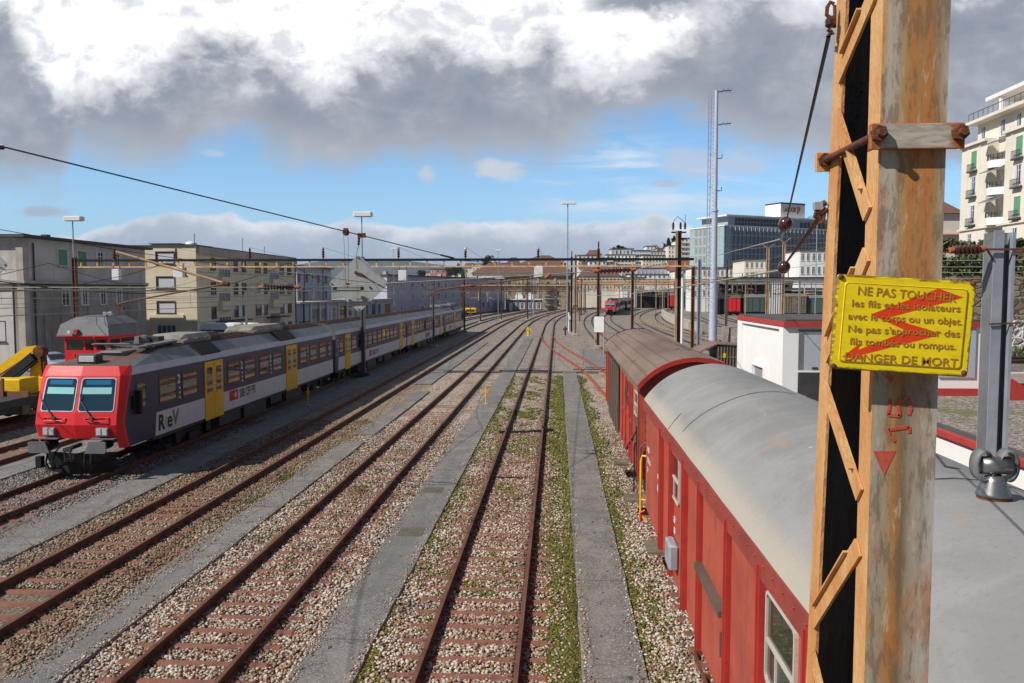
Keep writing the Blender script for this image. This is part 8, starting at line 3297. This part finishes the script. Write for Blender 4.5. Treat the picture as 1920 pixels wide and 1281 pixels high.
mb.lathe([(.03, 0), (.09, .1), (.09, .16)], (-.6, -.3, zc1 + .15), (0, -1, .2), 10, 1)
mb.lathe([(.05, 0), (.05, .05)], (.42, -.005, 3.6), (0, -1, 0), 10, 1)
mb.build('beacon', [M['ink_red'], M['lens']], t)
mb = MB()
for q in (.35, .62):
    mb.lathe([(.1, -.1), (.12, 0), (.05, .12)], (q, 1.2, 4.78), (0, 1, .3), 8)
mb.build('horn', M['lens'], t)
mb = MB()
mb.tube([(-hwc, -.5, 1.2), (-hwc, -.5, 2.2), (.9, -.5, 2.2), (.9, -.5, 1.2)], .035, 6)
mb.tube([(-.1, -.5, 1.2), (-.1, -.5, 2.2)], .03, 6)
mb.build('handrail', M['yellow'], t)
mb = MB()
mb.tube([(1.0, -.35, 1.6), (1.0, -.35, 2.95)], .07, 8)
mb.build('exhaust', M['galv'], t)
mb = MB()
mb.box(-1.3, 1.3, -1.2, 9.5, .85, 1.24)
mb.box(-1.2, 1.2, 3.2, 9.0, 1.24, 2.3)
ch = mb.build('chassis', M['darkgrey'], t)
for q in (.6, 6.8):
    mb = MB()
    for s in (-1, 1):
        mb.lathe([(.1, -.06), (.46, -.06), (.46, .06), (.1, .06)], (s * .76, q, .61), (s, 0, 0), 16)
    mb.build('wheelset', M['black'], t)

t = thing('crane_wagon', 'yellow loading crane on a flat rail wagon with yellow boxes at the photo edge', 'crane wagon', (XC - .2, 29.5, 0))
mb = MB()
mb.box(-1.35, 1.35, -4, 7.8, .95, 1.3)
mb.box(-1.2, 1.2, -4, 7.6, .7, .95)
mb.build('chassis', M['darkgrey'], t)
mb = MB()
for x0, x1, y0, y1, zz in ((-.95, -.15, 4.3, 5.5, 1.98), (-.02, .75, 4.3, 5.6, 2.02), (.5, 1.3, 5.9, 7.7, 1.95), (-1.3, -.98, 4.4, 5.2, 1.9)):
    mb.cbox(x0, x1, y0, y1, 1.302, zz, .04)
mb.build('tool_box', M['yellow'], t)
mb = MB()
mb.box(-1.35, 1.35, 3.95, 4.08, 1.3, 1.52)
for q in (-1.25, -.5, .2):
    mb.box(q - .05, q + .05, 3.88, 3.98, .9, 2.1)
mb.bar((-1.25, 3.93, 2.1), (-.5, 3.93, 1.4), .08, .08)
mb.tube([(1.28, 5.2, 1.3), (1.28, 5.2, 2.7)], .035, 6)
mb.tube([(1.3, 7.5, 1.3), (1.3, 7.5, 2.9)], .035, 6)
mb.build('stanchion', M['pole'], t)
CR_ = Matrix.Translation((.15, 3.5, -.62))
mb = MB()
mb.X = CR_
mb.cbox(-.32, .32, 2.6, 3.3, 1.92, 2.25, .05)
mb.loft([[(-.28, 2.65, 2.2), (.28, 2.65, 2.2), (.28, 3.2, 2.2), (-.28, 3.2, 2.2)], [(-.16, 2.75, 3.4), (.22, 2.75, 3.4), (.22, 3.15, 3.4), (-.16, 3.15, 3.4)]], 0, True, True)
mb.build('crane_column', M['yellow'], t)
mb = MB()
mb.X = CR_
mb.loft([[(.02, 2.7, 3.55), (.02, 3.1, 3.55), (.12, 3.1, 4.02), (.12, 2.7, 4.02)], [(-.5, 2.72, 3.42), (-.5, 3.08, 3.42), (-.42, 3.08, 3.95), (-.42, 2.72, 3.95)], [(-2.6, 2.75, 2.15), (-2.6, 3.05, 2.15), (-2.5, 3.05, 2.6), (-2.5, 2.75, 2.6)]], 0, True, True)
bo = mb.build('crane_boom', M['yellow'], t)
mb = MB()
mb.X = CR_
mb.bar((.05, 2.6, 3.5), (-2.2, 2.6, 1.75), .3, .34)
mb.tube([(.2, 2.55, 3.3), (-1.6, 2.5, 1.9)], .07, 8)
mb.tube([(.0, 2.5, 3.7), (-2.0, 2.45, 2.15)], .03, 6)
mb.build('hydraulic_ram', M['black'], bo)
mb = MB()
mb.X = CR_
mb.lathe([(.05, -.22), (.26, -.2), (.28, 0), (.26, .2), (.05, .22)], (.18, 2.9, 3.72), (0, 1, 0), 14)
mb.bar((.30, 2.9, 3.7), (.42, 2.9, 2.0), .16, .22)
mb.bar((.40, 2.9, 2.1), (.62, 2.9, 1.35), .14, .18)
mb.build('crane_joint', M['rust'], t)
mb = MB()
for s in (-1, 1):
    mb.lathe([(.1, 0), (.1, .3), (.24, .34), (.24, .42)], (s * .88, -4.0, 1.06), (0, -1, 0), 12)
mb.build('buffer', M['black'], t)
mb = MB()
mb.box(.3, 1.3, 3.6, 4.1, .55, .95)
mb.box(.5, 1.2, 4.2, 4.9, .45, .6)
mb.build('battery_box', M['wood'], t)
for q in (-2.6, 5.6):
    mb = MB()
    for s in (-1, 1):
        mb.lathe([(.1, -.06), (.46, -.06), (.46, .06), (.1, .06)], (s * .76, q, .61), (s, 0, 0), 16)
        mb.box(s * 1.0 - .08, s * 1.0 + .08, q - .5, q + .5, .45, .8)
    mb.build('wheelset', M['black'], t)


def car(label, loc, rz, paint, van=False, group='parked cars'):
    """side profile carried across the width; nose towards -y"""
    t = thing('parked_van' if van else 'parked_car', label, 'van' if van else 'car', loc, rz, group)
    hw = .86
    if van:
        low = [(-2.3, .42), (-2.32, .85), (-2.2, 1.05), (2.3, 1.05), (2.32, .42)]
        cab = [(-2.15, 1.05), (-1.55, 1.82), (-1.2, 1.95), (2.1, 1.95), (2.28, 1.05)]
        side = [[(-1.85, 1.12), (-1.42, 1.74), (-.75, 1.74), (-.75, 1.12)], [(-.62, 1.12), (-.62, 1.74), (.7, 1.74), (.7, 1.12)], [(.82, 1.12), (.82, 1.74), (2.0, 1.74), (2.08, 1.12)]]
    else:
        low = [(-2.05, .38), (-2.1, .62), (-1.95, .80), (-.95, .92), (1.75, .95), (2.0, .84), (2.05, .40)]
        cab = [(-1.0, .92), (-.35, 1.38), (.35, 1.46), (1.0, 1.38), (1.75, .95)]
        side = [[(-.72, .95), (-.28, 1.32), (.25, 1.38), (.25, .95)], [(.33, .95), (.33, 1.38), (.92, 1.31), (1.4, .97)]]
    mb = MB()
    rings = []
    for x_, k in ((-hw, .93), (-hw + .07, 1), (hw - .07, 1), (hw, .93)):
        rings.append([(x_, y_ * (1 if abs(y_) < 1.5 else k), .38 + (z_ - .38) * (k * .3 + .7)) for y_, z_ in low])
    mb.loft(rings, 0, True, True)
    ch_ = .10 if van else .18
    mb.loft([[(x_, y_ * q, z_) for (y_, z_), q in zip(cab, [1] * 9)] if abs(x_) < hw - ch_ - .001 else [(math.copysign(hw - .04, x_) if z_ < 1.06 else x_, y_, z_ - (0 if z_ < 1.06 else .05)) for y_, z_ in cab] for x_ in (-hw + ch_, -hw + ch_ + .1, hw - ch_ - .1, hw - ch_)], 0, True, True)
    mb.build('body', M[paint], t, smooth=False)
    for s in (-1, 1):
        for poly_ in side:
            mb = MB()
            sc = [(s * (hw - .035 - (0 if z_ < 1.0 else (z_ - .95) * (.12 if van else .34))), y_, z_) for y_, z_ in poly_]
            mb.slab(sc if s < 0 else sc[::-1], (s * .02, 0, 0))
            mb.build('window', M['pane'], t)
    mb = MB()
    (ya_, za_), (yb_, zb_) = cab[0], cab[1]
    d_ = Vector((0, -(zb_ - za_), yb_ - ya_)).normalized() * -.012
    d_ = Vector((0, -abs(d_.y), abs(d_.z)))
    q = [(-hw + .18, ya_ + .08, za_ + .06), (hw - .18, ya_ + .08, za_ + .06), (hw - .26, yb_ - .06, zb_ - .05), (-hw + .26, yb_ - .06, zb_ - .05)]
    mb.slab([Vector(p) + d_ * .2 for p in q], d_)
    mb.build('windscreen', M['pane'], t)
    for s in (-1, 1):
        for y_ in (-1.32, 1.32):
            mb = MB()
            mb.lathe([(.22, -.09), (.31, -.09), (.32, 0), (.31, .07), (.22, .075)], (s * (hw - .08), y_, .32), (s, 0, 0), 16)
            w = mb.build('wheel', M['tyre'], t)
            mb = MB()
            mb.lathe([(.05, .03), (.21, .05), (.22, .074), (.1, .08), (.04, .085)], (s * (hw - .08), y_, .32), (s, 0, 0), 12)
            mb.build('rim', M['galv'], w)
        mb = MB()
        mb.box(s * .62 - .16, s * .62 + .16, -2.10, -1.93, .62, .76)
        mb.build('headlight', M['lens'], t)
        mb = MB()
        mb.box(s * .7 - .1, s * .7 + .1, 1.95 if not van else 2.3, 2.07 if not van else 2.34, .66, .9)
        mb.build('tail_light', M['ink_red'], t)
    return t


g0 = G(58, 700)
car('silver-blue hatchback parked below the grey house behind the crane', (g0.x + .9, g0.y + 1.0, 0), R(68), 'silver_car')
g0 = G(88, 706)
car('white car parked between the silver hatchback and the red shunting cab', (g0.x + 1.8, g0.y + 1.6, 0), R(12), 'white')
q = P(421, 640, 76)
car('white estate van parked before the beige block, seen over the train roof', (q.x, 76, .9), R(78), 'white', True)
q = P(440, 640, 80)
car('second white van just behind the first, half hidden by the train roof', (q.x + 1, 80, .75), R(78), 'white', True)
# yellow service vehicle at the lilac house
a = G(880, 588)
t = thing('track_trolley', 'small yellow track trolley beside the tail of the violet train', 'track trolley', (P(882, 585, 205).x, 205, 0))
mb = MB()
mb.cbox(-1.5, 1.5, 0, 2, .5, 1.7, .2)
mb.build('body', M['yellow'], t)
mb = MB()
mb.box(-1.1, 1.1, -.02, -.002, .7, 1.3)
mb.build('grille', M['darkgrey'], t)
mb = MB()
for q in (-.9, .9):
    mb.lathe([(.1, -.06), (.4, -.06), (.4, .06), (.1, .06)], (q, .3, .4), (0, 1, 0), 12)
mb.build('wheel', M['black'], t)
# person? no: red buffer-stop lamp in front of the white van

# ------------------------------------------------------------------ the air: thin blue haze
m, n = new_mat('haze')
v = n.n('ShaderNodeVolumePrincipled')
v.inputs['Color'].default_value = (.42, .66, 1.0, 1)
v.inputs['Density'].default_value = 5.0e-5
v.inputs['Anisotropy'].default_value = 0.0
n.n('ShaderNodeOutputMaterial', Volume=v)
mb = MB()
mb.box(-9600, 9600, -200, 10600, -1.1, 640)
tag(mb.build('haze', m), kind='stuff')
